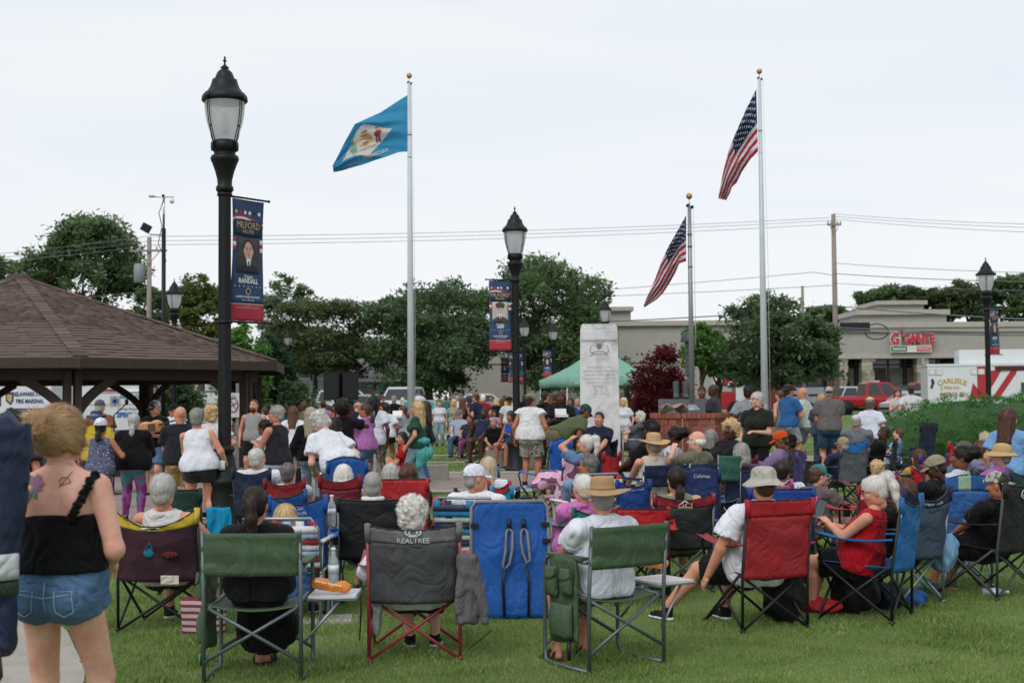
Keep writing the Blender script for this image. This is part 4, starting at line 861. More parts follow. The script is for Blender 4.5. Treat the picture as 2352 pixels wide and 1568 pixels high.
def far_wood():
 r = random.Random(8); L = []
 for px in range(-40, 1420, 26):
  d = 175 + r.uniform(-15, 15); zt = at(px, r.uniform(735, 800), d).z; L.append(((at(px, 800, d).x, d, zt * .45), (2.6, 2.4, zt * .55), 1.0))
 V, F = foliage(26000, L, .42, 9); link('far_wood', mesh_np('far_wood', V, F, [island('leaf_far', ('#465a3e', '#55694a', '#627656', '#3f5238'), rough=.7, spec=.1, wob=.3)], smooth=False), None, kind='stuff')
far_wood()
hedge(); print('trees', time.time() - T0)
# ---------------------------------------------------------------- pavilion
def pavilion():
 c = Vector((-12.7, 34.2, 0)); o = empty('pavilion', 'open timber pavilion with a low brown shingled roof', 'pavilion', c); V1 = Vector((-9.07, 28, 0)) - c; R = V1.length; a1 = math.atan2(V1.y, V1.x); n = 8; ez, az = 2.55, 4.86
 vert = lambda i, rr=R, z=ez: Vector((rr * math.cos(a1 + i * math.pi / 4), rr * math.sin(a1 + i * math.pi / 4), z)); apex = Vector((0, 0, az))
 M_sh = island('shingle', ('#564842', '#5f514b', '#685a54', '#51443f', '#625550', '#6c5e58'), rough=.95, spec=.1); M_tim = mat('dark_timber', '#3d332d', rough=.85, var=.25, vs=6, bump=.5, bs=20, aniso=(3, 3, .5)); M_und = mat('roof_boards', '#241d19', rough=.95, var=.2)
 mb = MB(); E = [vert(i) for i in range(n)]; mb._add(E + [apex], [(i, (i + 1) % n, n) for i in range(n)]); roof = mb.build('roof', mat('roof_felt', '#3c2f2b', rough=1, var=.2), o)
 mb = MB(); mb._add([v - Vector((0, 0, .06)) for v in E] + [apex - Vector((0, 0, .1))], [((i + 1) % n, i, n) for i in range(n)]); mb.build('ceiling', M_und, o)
 # shingles: one wedge-shaped piece shared by all
 base = MB(); base._add([(-.5, 0, 0), (.5, 0, 0), (.5, 1, 0), (-.5, 1, 0), (-.5, 0, .028), (.5, 0, .028), (.5, 1, .006), (-.5, 1, .006)], [(4, 5, 6, 7), (0, 1, 5, 4), (1, 2, 6, 5), (3, 0, 4, 7), (2, 3, 7, 6)]); bm = base.mesh('shingle', M_sh)
 cand = []; rr = random.Random(3); rows = 34
 for i in range(n):
  A, B = vert(i), vert(i + 1); m = (A + B) / 2
  if (m + c).y > c.y + 3: vis = False
  else: vis = True
  up = (apex - m); sl = up.length; up.normalize(); ed = (B - A).normalized(); W0 = (B - A).length; ex = sl / rows
  for k in range(rows):
   t = k / rows; w = W0 * (1 - t); x = -w / 2 + (0 if k % 2 else -.15)
   while x < w / 2:
    sw = rr.choice((.22, .3, .36, .42)); x0, x1 = max(x, -w / 2), min(x + sw, w / 2); x += sw
    if x1 - x0 < .03: continue
    p = m + up * (t * sl - .02) + ed * ((x0 + x1) / 2); M = frame(p + ed.cross(up) * .004, ed, up) @ Matrix.Diagonal((x1 - x0 - .004, ex * 1.25, 1 + rr.uniform(-.2, .5), 1)); cand.append(((not vis, (p + c).length), M))
 cand.sort(key=lambda q: q[0])
 for _, M in cand[:300]: link('shingle', bm, roof, M=M)
 V0 = np.array([v.co[:] for v in bm.vertices]); Fq = np.array([p.vertices[:] for p in bm.polygons]); Vs = []; Fs = []
 for q, (_, M) in enumerate(cand[300:]):
  Ma = np.array(M); Vs.append(V0 @ Ma[:3, :3].T + Ma[:3, 3]); Fs.append(Fq + 8 * q)
 link('shingles', mesh_np('shingles', np.concatenate(Vs), np.concatenate(Fs), [M_sh], smooth=False), roof, kind='stuff')
 for i in range(n):
  A = vert(i) + Vector((0, 0, .02)); mb = MB(); segs = 26
  for k in range(segs):
   p, q = A.lerp(apex, k / segs), A.lerp(apex, (k + 1.25) / segs); mb.beam(p + Vector((0, 0, .035)), q + Vector((0, 0, .02)), .3, .02)
  mb.build('hip_cap', M_sh, roof)
  B = vert(i + 1); MB().beam(vert(i) - Vector((0, 0, .1)), B - Vector((0, 0, .1)), .05, .2).build('fascia', M_tim, o)
  p0, p1 = vert(i, R * .885, 0), vert(i + 1, R * .885, 0); MB().beam(p0 + Vector((0, 0, 2.28)), p1 + Vector((0, 0, 2.28)), .16, .34).build('beam', M_tim, o)
  mb = MB()
  for off in (-.11, .11):
   t = Vector((-p0.y, p0.x, 0)).normalized() * off; mb.beam(p0 + t, p0 + t + Vector((0, 0, 2.3)), .14, .24, up=p0.normalized())
  mb.build('post', M_tim, o); MB().beam(p0 * .9 + Vector((0, 0, 2.42)), vert(i, R * 1.0, 2.42), .1, .18).build('rafter_tail', M_tim, o); MB().beam(vert(i, R * .9, 2.42), apex * .97, .1, .16).build('rafter', M_tim, o)
  for q in (p1, vert(i - 1, R * .885, 0)):
   dr = (q - p0).normalized(); mb = MB(); pts = [p0 + dr * (.06 + 1.0 * (k / 6) ** 1.5) + Vector((0, 0, 1.15 + 1.0 * (k / 6) ** .8)) for k in range(7)]
   for a, b in zip(pts, pts[1:]): mb.beam(a, b, .09, .2)
   mb.build('bracket', M_tim, o)
 MB().lathe([(5.7, 0), (5.7, .05), (0, .05)], 8).build('floor_slab', M_conc, o)
 MB().lathe([(.35, 4.62), (.3, 4.9), (0, 4.95)], 8).build('roof_cap', M_sh, o)
pavilion(); print('pavilion', time.time() - T0)
# ---------------------------------------------------------------- buildings
M_stuc = mat('stucco', '#9e9b96', rough=.95, var=.08, vs=1.5, bump=.2, bs=9); M_corn = mat('cornice', '#a8a39b', rough=.9, var=.06, vs=2); M_dk = glass('shop_glass', '#23282b', .1); M_fr = mat('alu_frame', '#3b3d3f', rough=.5, var=.05); M_stone = island('column_stone', ('#9a9284', '#b0a899', '#7d766b', '#8d857a'), rough=.95)
def shops():
 D = 104.0; g0 = gz(D); X = lambda px: at(px, 800, D).x; Z = lambda py: at(2130, py, D).z; o = empty('shopping_building', 'long beige stucco shopping building with stepped parapet and shop windows', 'building', (X(2130), D, g0)); x0 = X(2130); l = lambda px: X(px) - x0; z = lambda py: Z(py) - g0
 def part(nm, m, *b): return MB().bx(*b).build(nm, m, o)
 zc = z(822); part('wall', M_stuc, l(1640), l(2700), 0, 14, zc, z(752)); part('cornice', M_corn, l(1640), l(2700), -.35, 0, z(752), z(740)); part('cornice', M_corn, l(1640), l(2700), -.2, 0, z(762), z(752))
 part('parapet', M_stuc, l(1972), l(2176), .06, 6, z(740), z(722)); part('cornice', M_corn, l(1966), l(2182), -.25, 6, z(722), z(711)); part('parapet', M_stuc, l(2020), l(2125), .1, 6, z(711), z(699)); part('cornice', M_corn, l(2014), l(2131), -.2, 6, z(699), z(690))
 part('soffit_band', M_corn, l(1640), l(2700), -.12, 0, zc, zc + .35); part('back_wall', mat('shop_inner', '#2b2a29', rough=.9), l(1640), l(2700), 2.6, 2.9, -.5, zc)
 xs = [1640 + 38 * i for i in range(24)]; cols = ('#2d3133', '#8d8878', '#5c7d84', '#4a4038', '#77746c', '#6d5b55', '#3d4a52')
 for i, x in enumerate(xs[:-1]):
  w = empty('shop_window', None, None); w.parent = o; part2 = lambda nm, m, *b: MB().bx(*b).build(nm, m, w)
  part2('pane', M_dk, l(x) + .06, l(x + 38) - .06, 2.3, 2.34, .0, zc - .5); part2('mullion', M_fr, l(x) - .06, l(x) + .06, 2.2, 2.36, 0, zc); part2('transom', M_fr, l(x) + .06, l(x + 38) - .06, 2.22, 2.35, zc - .5, zc - .4); part2('upper_pane', M_dk, l(x) + .06, l(x + 38) - .06, 2.3, 2.34, zc - .4, zc)
  if i % 7 != 6:
   pz = .5 + (i % 3) * .2; part2('poster', mat('poster_%d' % (i % 7), cols[i % 7], rough=.6, var=.5, vs=2.2), l(x + 5), l(x + 33), 2.24, 2.27, pz, zc - .7)
   part2('poster_print', mat('posterb_%d' % (i % 5), cols[(i + 3) % 7], rough=.6, var=.5, vs=3), l(x + 10), l(x + 24), 2.21, 2.235, pz + .3, pz + 1.3 + .2 * (i % 2))
 for px in (1930, 1991, 2117, 2210, 2300):
  mb = MB(); r = random.Random(px); zz = 0
  while zz < zc - .02:
   hh = min(r.uniform(.2, .35), zc - zz); xx = -.42
   while xx < .4: ww = r.uniform(.2, .4); mb.box((l(px) + xx + ww / 2, .35, zz + hh / 2), (ww - .02, .8 + r.uniform(0, .06), hh - .02)); xx += ww
   zz += hh
  mb.build('stone_column', M_stone, o)
 red = paint('#b3202c', 'sign_red'); wh = paint('#d8d6d0', 'sign_white'); gr = paint('#1f6a4a', 'sign_green'); s = empty('shop_sign', 'red GIGANTE lettering with a chilli pepper over a green and white name panel', 'sign', (X(2090), D - .3, 0)); s.scale.x = .8
 k = D / FPX; zl = Z(779); text('G', 1.32, wh, s, frame((-1.6, -.12, zl), (1, 0, 0), (0, 0, 1)), bold=.10, depth=.06, name='letter_backing')
 adv = -1.62
 for ch, w, m, sz in (('G', .92, red, 1.22), ('i', .42, gr, 1.05), ('G', .86, red, 1.05), ('A', .84, red, 1.05), ('N', .82, red, 1.05), ('T', .68, red, 1.05), ('E', .66, red, 1.05)):
  text(ch, sz, wh, s, frame((adv, -.1, zl - .02), (1, 0, 0), (0, 0, 1)), bold=.09, depth=.05, name='letter_backing'); text(ch, sz, m, s, frame((adv, -.2, zl), (1, 0, 0), (0, 0, 1)), bold=.045, depth=.05, name='letter'); adv += w * .66 + .1
 mb = MB(); mb.sphere((-.98, -.2, zl + .62), .2, 12, 8, (.75, .5, 1.2)); mb.tube([(-.98, -.2, zl + .8), (-.95, -.2, zl + .95), (-.86, -.2, zl + 1.0)], [.04, .03, .02], 6); mb.build('pepper', red, s)
 zp = Z(800); MB().bx(-2.05, 1.95, -.12, 0, zp - .3, zp + .24).build('panel', wh, s); MB().bx(-2.0, -.45, -.16, -.12, zp - .22, zp + .17).build('green_panel', gr, s); MB().bx(.52, 1.88, -.16, -.12, zp - .22, zp + .17).build('red_panel', paint('#b9505c'), s)
 text('International', .34, wh, s, frame((-1.22, -.17, zp - .02), (1, 0, 0), (0, 0, 1)), sx=.72, bold=.008); text('FOOD', .38, paint('#b9a9ab'), s, frame((.03, -.13, zp - .02), (1, 0, 0), (0, 0, 1)), sx=.95); text('MARKET', .38, paint('#e0c4c8'), s, frame((1.2, -.17, zp - .02), (1, 0, 0), (0, 0, 1)), sx=.8)
 b = empty('rear_building', 'plain beige windowless building block behind the marble monument', 'building', (X(1500), 98, gz(98))); X2 = lambda px: at(px, 800, 98).x - X(1500); z2 = lambda py: at(1500, py, 98).z - gz(98)
 MB().bx(X2(1030), X2(1690), 0, 12, -.5, z2(748)).build('wall', M_stuc, b); MB().bx(X2(1030), X2(1690), -.3, 12, z2(748), z2(737)).build('cornice', M_corn, b); MB().bx(X2(1330), X2(1450), .1, 8, z2(737), z2(713)).build('parapet', M_stuc, b); MB().bx(X2(1326), X2(1456), -.25, 8, z2(713), z2(704)).build('cornice', M_corn, b); MB().bx(X2(1030), X2(1690), -.1, 0, z2(832), z2(826)).build('ledge', M_corn, b)
 for px in (1205, 1545): MB().bx(X2(px) - .25, X2(px) + .25, -.1, 0, -.5, z2(826)).build('pilaster', M_stone, b)
 for px in (1130, 1290, 1420, 1580): MB().bx(X2(px) - .02, X2(px) + .02, -.012, 0, z2(826), z2(748)).build('joint', M_fr, b)
shops()
def house(label, px0, px1, yw0, yw1, yr, D, wallc, roofc, windows, sid=.22, doors=()):
 g0 = gz(D); X = lambda p: at(p, 880, D).x; Z = lambda p: at((px0 + px1) / 2, p, D).z - g0; xc = X((px0 + px1) / 2); l = lambda p: X(p) - xc; o = empty('house', label, 'house', (xc, D, g0)); m = mat('siding_' + wallc, wallc, rough=.8, var=.05); wt = paint('#d8d8d4', 'trim_white'); z0, z1, zr = -.6, Z(yw0), Z(yr)
 wall = MB().bx(l(px0), l(px1), .03, 7, z0, z1).build('wall', m, o); zz = .0; k = 0
 while zz < z1 - .05: MB().prism([(l(px0), zz), (l(px1), zz), (l(px1), zz + sid), (l(px0), zz + sid)], -.0, .03).build('siding_board', m, wall); zz += sid + .012
 rm = island('roofing_' + roofc, (roofc, '#77787a', '#57585a'), rough=.95); mb = MB(); mb._add([(l(px0) - .4, -.5, z1 - .05), (l(px1) + .4, -.5, z1 - .05), (l(px1) + .4, 3.5, zr), (l(px0) - .4, 3.5, zr), (l(px0) - .4, 7.5, z1 - .05), (l(px1) + .4, 7.5, z1 - .05)], [(0, 1, 2, 3), (3, 2, 5, 4)]); roof = mb.build('roof', mat('roof_' + roofc, roofc, rough=.95, var=.15, vs=3, bump=.3, bs=6), o)
 mb = MB(); mb._add([(l(px1), 0, z1), (l(px1), 7, z1), (l(px1), 3.5, zr - .06), (l(px0), 0, z1), (l(px0), 7, z1), (l(px0), 3.5, zr - .06)], [(0, 1, 2), (5, 4, 3)]); mb.build('gable', m, o); MB().bx(l(px0) - .4, l(px1) + .4, -.56, -.46, z1 - .2, z1 - .02).build('gutter', wt, o)
 for wx, wy0, wy1, ww, sh in windows:
  a, b, c, d = l(wx), ww, Z(wy1), Z(wy0); w = MB().bx(a - b / 2 - .09, a + b / 2 + .09, -.06, .0, c - .09, d + .09).build('window', wt, o); nn = 2 if ww > 1.2 else 1
  for q in range(nn):
   for v in (0, 1): xx = a - b / 2 + b * q / nn; hh = (d - c) / 2; MB().bx(xx + .04, xx + b / nn - .04, -.085, -.062, c + v * hh + .03, c + (v + 1) * hh - .03).build('pane', glass('house_glass', '#2e3740'), w)
  if sh:
   for sd in (-1, 1): MB().bx(a + sd * (b / 2 + .33) - .18, a + sd * (b / 2 + .33) + .18, -.05, -.005, c - .05, d + .05).build('shutter', mat('shutter_red', '#7a2f2b', rough=.7, var=.1), o)
 for dx, dy0 in doors: MB().bx(l(dx) - .5, l(dx) + .5, -.06, -.004, -.3, Z(dy0)).build('door', paint('#b9c6cc'), o); MB().bx(l(dx) - .6, l(dx) + .6, -.04, -.002, -.3, Z(dy0) + .12).build('door_frame', wt, o)
 return o
house('yellow sided single storey house with red shutters and grey roof', 742, 968, 870, 915, 828, 92, '#cdc39a', '#5f5d5e', [(755, 877, 893, 1.0, True), (845, 877, 893, 1.0, False), (915, 876, 893, 1.9, True)], doors=[(876, 880)])
house('pale blue two storey house half hidden by bare branches', 688, 752, 842, 915, 815, 86, '#b4bcc6', '#4b4d52', [(700, 850, 868, .9, False), (732, 850, 868, .9, False)])
MB().bx(-3.2, 3.2, 0, 6, 0, 5.0).build('grey_shed', mat('shed_grey', '#8e8d8a', rough=.9, var=.1), label='grey flat roofed house behind the yellow one, above its roof ridge', cat='house', loc=(at(872, 800, 100).x, 100, gz(100)))
tanb = empty('tan_building', 'tan rendered low building behind the white trucks at the left', 'building', (at(150, 880, 95).x, 95, gz(95))); MB().bx(-14, 9, 0, 8, -.5, 3.4).build('wall', mat('tan_wall', '#8f7d6a', rough=.9, var=.1, vs=1), tanb); MB().bx(-14.3, 9.3, -.3, 8, 3.4, 3.7).build('roof_edge', mat('tan_roof', '#5a4a40', rough=.9), tanb)
for q in range(8): MB().bx(-13 + q * 2.7, -11.6 + q * 2.7, -.05, 0, 1.0, 2.6).build('window', M_dk, tanb)
# ---------------------------------------------------------------- vehicles: length along local x, nose to +x, wheels on z = 0
M_tyre = mat('tyre', '#1b1b1c', rough=.9, var=.1); M_rim = mat('rim', '#8d9094', rough=.35, metal=.8, var=.05); M_cg = glass('car_glass', '#1c2226', .06); M_chr = mat('chrome', '#b9bcc0', rough=.2, metal=.9, var=0); M_hl = glass('headlamp', '#c9cdd0', .08); M_tl = paint('#a01818', 'taillamp'); M_blk = mat('black_trim', '#17181a', rough=.6, var=.1)
def wheel(o, x, y, r, w=.22, sd=1):
 M = Matrix.Translation((x, y, r)) @ Matrix.Rotation(-sd * math.pi / 2, 4, 'X'); t = MB().lathe([(r * .62, -w / 2), (r * .94, -w / 2), (r, -w * .35), (r, w * .35), (r * .94, w / 2), (r * .62, w / 2)], 22).build('wheel', M_tyre, o, M=M)
 mb = MB().lathe([(r * .62, -w * .4), (r * .62, w * .32), (r * .5, w * .36), (r * .16, w * .42), (0, w * .42)], 16); mb.build('rim', M_rim, t)
def car(label, px, d, yaw, kind, col, L=4.6, py=930, group=None, cat='car', z=None):
 p = at(px, py, d); o = empty({'pickup': 'pickup_truck', 'suv': 'parked_car', 'sedan': 'parked_car'}[kind], label, cat, (p.x, d, gz(d) if z is None else z), math.radians(yaw), group); m = paint(col, rough=.25)
 Wd = {'pickup': 2.0, 'suv': 1.85, 'sedan': 1.8}[kind] / 2; h = {'pickup': 1.1, 'suv': .98, 'sedan': .88}[kind]; H = {'pickup': 1.92, 'suv': 1.72, 'sedan': 1.45}[kind]; a = L / 2; g = .28 if kind != 'pickup' else .45
 # lower body as a rounded loft of cross sections along x
 def sec(x):
  t = x / a; top = h
  if t > .45: top = h - (.10 if kind != 'pickup' else .02) * ((t - .45) / .55) ** 2
  if t > .93: top -= .18 * (t - .93) / .07
  if t < -.93: top -= .08
  w = Wd * (1 - .10 * abs(t) ** 6); return w, top
 xs = [-a, -a * .97, -a * .85, -a * .5, 0, a * .4, a * .7, a * .9, a * .98, a]; mb = MB(); vs = []; n = 8
 for i, x in enumerate(xs):
  w, tp = sec(x); e = .94 if i in (0, len(xs) - 1) else 1; bt = g + (.12 if i in (0, len(xs) - 1) else 0); vs += [(x, -w * .93 * e, bt), (x, -w * e, bt + .12), (x, -w * e, tp - .22), (x, -w * .93 * e, tp - .02), (x, w * .93 * e, tp - .02), (x, w * e, tp - .22), (x, w * e, bt + .12), (x, w * .93 * e, bt)]
 fs = [(i * n + k, (i + 1) * n + k, (i + 1) * n + (k + 1) % n, i * n + (k + 1) % n) for i in range(len(xs) - 1) for k in range(n)]; fs += [tuple(range(n)), tuple(range((len(xs) - 1) * n, len(xs) * n))[::-1]]
 mb._add(vs, fs); mb.build('body', m, o)
 if kind == 'pickup': pf = [(-.10 * L, h - .03), (-.085 * L, H - .08), (-.05 * L, H), (.13 * L, H), (.16 * L, H - .05), (.27 * L, h - .03)]
 elif kind == 'suv': pf = [(-.485 * L, h - .03), (-.44 * L, H - .14), (-.40 * L, H), (.04 * L, H), (.10 * L, H - .06), (.25 * L, h - .03)]
 else: pf = [(-.40 * L, h - .03), (-.26 * L, H - .05), (-.18 * L, H), (.03 * L, H), (.09 * L, H - .06), (.26 * L, h - .03)]
 vs = [(x, sd * (Wd * .95 - (z - h) * .22), z) for sd in (-1, 1) for x, z in pf]; k = len(pf); mb = MB(); mb._add(vs, [tuple(range(k)), tuple(range(k, 2 * k))[::-1]] + [((i + 1) % k, i, k + i, k + (i + 1) % k) for i in range(k)]); mb.build('cabin', m, o)
 def glasspane(quad, nm='window'):
  q = [Vector(v) for v in quad]; nn = (q[1] - q[0]).cross(q[2] - q[0]).normalized(); cc = sum(q, Vector()) / 4; q = [cc + (v - cc) * .97 for v in q]; b = MB(); b._add([v + nn * .012 for v in q] + [v - nn * .02 for v in q], [(0, 1, 2, 3), (7, 6, 5, 4), (0, 4, 5, 1), (1, 5, 6, 2), (2, 6, 7, 3), (3, 7, 4, 0)]); return b.build(nm, M_cg, o)
 yb = lambda z: Wd * .95 - (z - h) * .22
 zl, zu = h + .04, H - .1
 def xat(z, seg): (x0, z0), (x1, z1) = seg; return x0 + (x1 - x0) * (z - z0) / (z1 - z0 + 1e-9)
 r0 = (pf[0], pf[1]); f0 = (pf[-1], pf[-2]); rb, rt, fb, ft = xat(zl, r0) + .12, xat(zu, r0) + .1, xat(zl, f0) - .12, xat(zu, f0) - .08; cuts = [0, .5, 1] if kind != 'suv' else [0, .3, .65, 1]
 for sd in (-1, 1):
  for c0, c1 in zip(cuts, cuts[1:]):
   b0, b1, t0, t1 = rb + (fb - rb) * c0 + .04, rb + (fb - rb) * c1 - .04, rt + (ft - rt) * c0 + .04, rt + (ft - rt) * c1 - .04; q = [(b0, sd * yb(zl), zl), (b1, sd * yb(zl), zl), (t1, sd * yb(zu), zu), (t0, sd * yb(zu), zu)]; glasspane(q if sd < 0 else q[::-1])
  for xx in (cuts[1:-1]): MB().bx(rb + (fb - rb) * xx - .006, rb + (fb - rb) * xx + .006, sd * Wd - .006 if sd > 0 else -Wd - .006, sd * Wd + .006 if sd > 0 else -Wd + .006, g + .2, h - .24).build('door_seam', M_blk, o)
  for xx in cuts[1:]: MB().bx(rb + (fb - rb) * xx - .3, rb + (fb - rb) * xx - .12, sd * Wd - .02, sd * Wd + .02, h - .3, h - .26).build('door_handle', M_chr if kind == 'pickup' else m, o)
  MB().box((fb - .1, sd * (Wd + .1), h + .1), (.12, .2, .16)).build('mirror', M_blk, o); MB().box((a - .12, sd * Wd * .72, h - .22), (.22, .36, .14)).build('headlight', M_hl, o); MB().box((-a + .08, sd * Wd * .82, h - .2), (.18, .22, .2)).build('taillight', M_tl, o)
 zz = H - .12; w2 = yb(h + .08); w3 = yb(zz); x2, x3 = xat(h + .08, f0), xat(zz, f0); glasspane([(x2, -w2 * .9, h + .08), (x2, w2 * .9, h + .08), (x3, w3 * .9, zz), (x3, -w3 * .9, zz)], 'windscreen'); x2, x3 = xat(h + .08, r0), xat(zz, r0); glasspane([(x2, w2 * .9, h + .08), (x2, -w2 * .9, h + .08), (x3, -w3 * .9, zz), (x3, w3 * .9, zz)], 'rear_window')
 wr = .34 if kind == 'sedan' else .37 if kind == 'suv' else .41
 for xx in (-.30 * L, .31 * L):
  for sd in (-1, 1): wheel(o, xx, sd * (Wd - .12), wr, .24, sd); MB().lathe([(wr * 1.12, -.01), (wr * 1.12, .01)], 20).build('wheel_arch', M_blk, o, M=Matrix.Translation((xx, sd * Wd * 1.0, wr)) @ Matrix.Rotation(math.pi / 2, 4, 'X'))
 MB().box((a - .03, 0, g + .22), (.1, Wd * 1.5, .14)).build('bumper', M_blk, o); MB().box((-a + .03, 0, g + .22), (.1, Wd * 1.5, .14)).build('bumper', M_blk, o); MB().box((a + .0, 0, h - .3), (.05, Wd * .9, .18)).build('grille', M_blk, o); return o
GPK = 'cars parked in front of the shops'
t = car('bright red crew cab fire company pickup with gold door lettering', 2000, 80, 2, 'pickup', '#9c1420', 5.9, cat='pickup'); gold = paint('#b9994a', 'gold_leaf')
text('CARLISLE', .26, gold, t, frame((1.15, -1.018, .86), (1, 0, 0), (0, 0, 1))); text('FIRE CO.\nMILFORD, DE', .12, gold, t, frame((1.2, -1.018, .64), (1, 0, 0), (0, 0, 1))); text('EST.\n1807', .17, gold, t, frame((-.3, -1.018, .8), (1, 0, 0), (0, 0, 1)))
MB().box((.2, 0, 1.97), (.35, 1.2, .09)).build('light_bar', paint('#b9bfc4'), t)
car('silver white car parked left of the utility pole base', 1925, 96, 178, 'suv', '#b9bdc2', 4.7, group=GPK); car('dark grey saloon parked behind the red pickup', 2010, 93, 175, 'sedan', '#3b4046', 4.7, group=GPK); car('white estate car in the row nearest the shop windows', 2085, 97, 180, 'suv', '#c3c6c9', 4.7, group=GPK)
car('black crossover parked beside the orange pickup', 2075, 88, 170, 'suv', '#1e2226', 4.6, group=GPK); car('orange pickup parked at the ambulance corner', 2125, 90, 175, 'pickup', '#a33a22', 5.6, group=GPK, cat='pickup'); car('silver saloon half hidden behind the man with printed shirt', 2120, 74, 10, 'sedan', '#a9adb2', 4.6, group=GPK); car('dark car between grey saloon and pickup bonnet', 2060, 84, 5, 'sedan', '#5c636a', 4.5, group=GPK)
GS = 'cars parked by the yellow house'
car('silver saloon parked left in front of the yellow house', 862, 80, 8, 'sedan', '#a3a8ae', 4.6, group=GS); car('black saloon parked behind the man in black', 905, 78, 4, 'sedan', '#22262a', 4.6, group=GS); car('white pickup facing the park near the turquoise sign', 935, 74, 250, 'pickup', '#b4b8bc', 5.4, group=GS, cat='pickup'); car('white estate car behind the loudspeakers', 810, 82, 6, 'suv', '#bcbfc3', 4.7, group=GS); car('white car glimpsed behind the crowd right of the flag pole', 1115, 80, 3, 'sedan', '#b8bbbf', 4.5, group=GS)
def boxpart(o, nm, m, *b): return MB().bx(*b).build(nm, m, o)
M_white = paint('#cfd3d6', 'fleet_white'); M_red = paint('#a51d28', 'fire_red'); M_navy = paint('#1d2c5e', 'fleet_navy'); M_blue = paint('#1f5fa0', 'fleet_blue')
def trucklights(o, xs, z, y):
 for x in xs: MB().bx(x - .13, x + .13, y - .05, y, z - .11, z + .11).build('warning_light', M_hl, o); MB().bx(x - .16, x + .16, y - .03, y - .005, z - .14, z + .14).build('light_bezel', M_chr, o)
def ambulance():
 d = 66; o = empty('ambulance', 'white and red box ambulance parked behind the juniper hedge', 'ambulance', (at(2131, 880, d).x, d, gz(d)), math.radians(-9)); H = 2.85
 MB().prism([(0, .55), (6.4, .55), (6.4, H - .08), (6.32, H), (.1, H), (0, H - .1)], 0, 2.4).build('body', M_white, o); boxpart(o, 'skirt', M_blk, .1, 6.3, .08, 2.3, .35, .55); boxpart(o, 'roof_rail', M_white, -.03, 6.4, -.04, 2.44, H - .06, H + .05); boxpart(o, 'roof_unit', M_white, 1.6, 5.6, .5, 1.9, H + .05, H + .75)
 for nm, b in (('cab', (6.4, 8.6, .1, 2.3, .6, 2.3)),): boxpart(o, nm, M_red, *b)
 mb = MB(); mb.prism([(1.95, 1.15), (2.75, 1.15), (2.15, 1.95)], -.012, -.004); mb.prism([(2.35, H - .1), (2.85, H - .1), (2.85, 1.15), (2.5, 1.15), (2.35, 1.5)], -.012, -.004); mb.prism([(3.0, 1.15), (3.35, 1.15), (4.3, 2.55), (3.95, 2.55)], -.012, -.004); mb.prism([(3.0, 1.7), (3.25, 2.1), (3.5, 2.55), (3.0, 2.55)], -.012, -.004); mb.build('red_stripe', M_red, o)
 boxpart(o, 'light_rail', mat('amber_rail', '#4a1a16', rough=.3), 3.2, 6.4, -.08, 0, H - .3, H - .1)
 for x in (4.2, 5.35): dr = boxpart(o, 'side_door', M_white, x, x + 1.05, -.03, -.002, .7, 2.5); boxpart(dr, 'window', M_cg, x + .2, x + .9, -.05, -.03, 1.45, 1.95)
 trucklights(o, (.2, .55, 2.2, 2.55), 2.5, 0); text('CARLISLE', .34, gold, o, frame((1.15, -.02, 2.06), (1, 0, 0), (0, 0, 1)), fn=lambda p: (p.x, p.y - .28 * p.x * p.x, 0), bold=.01); text('FIRE CO.', .2, gold, o, frame((1.15, -.02, 1.72), (1, 0, 0), (0, 0, 1)), bold=.006); text('MILFORD, DE', .2, gold, o, frame((1.15, -.02, 1.42), (1, 0, 0), (0, 0, 1)), bold=.006); text('B-42', .24, gold, o, frame((4.95, -.05, 2.3), (1, 0, 0), (0, 0, 1)), bold=.006)
 mb = MB(); mb.prism([(.1, 1.7), (.22, 1.68), (.28, 1.85), (.34, 2.0), (.24, 2.2), (.14, 2.1), (.18, 1.95)], -.012, -.004); mb.build('crest', M_navy, o); boxpart(o, 'door_latch', M_chr, .62, .68, -.04, 0, 1.6, 1.85)
 for x in (1.3, 5.2, 7.9): wheel(o, x, .1, .42, .28, -1)
ambulance()
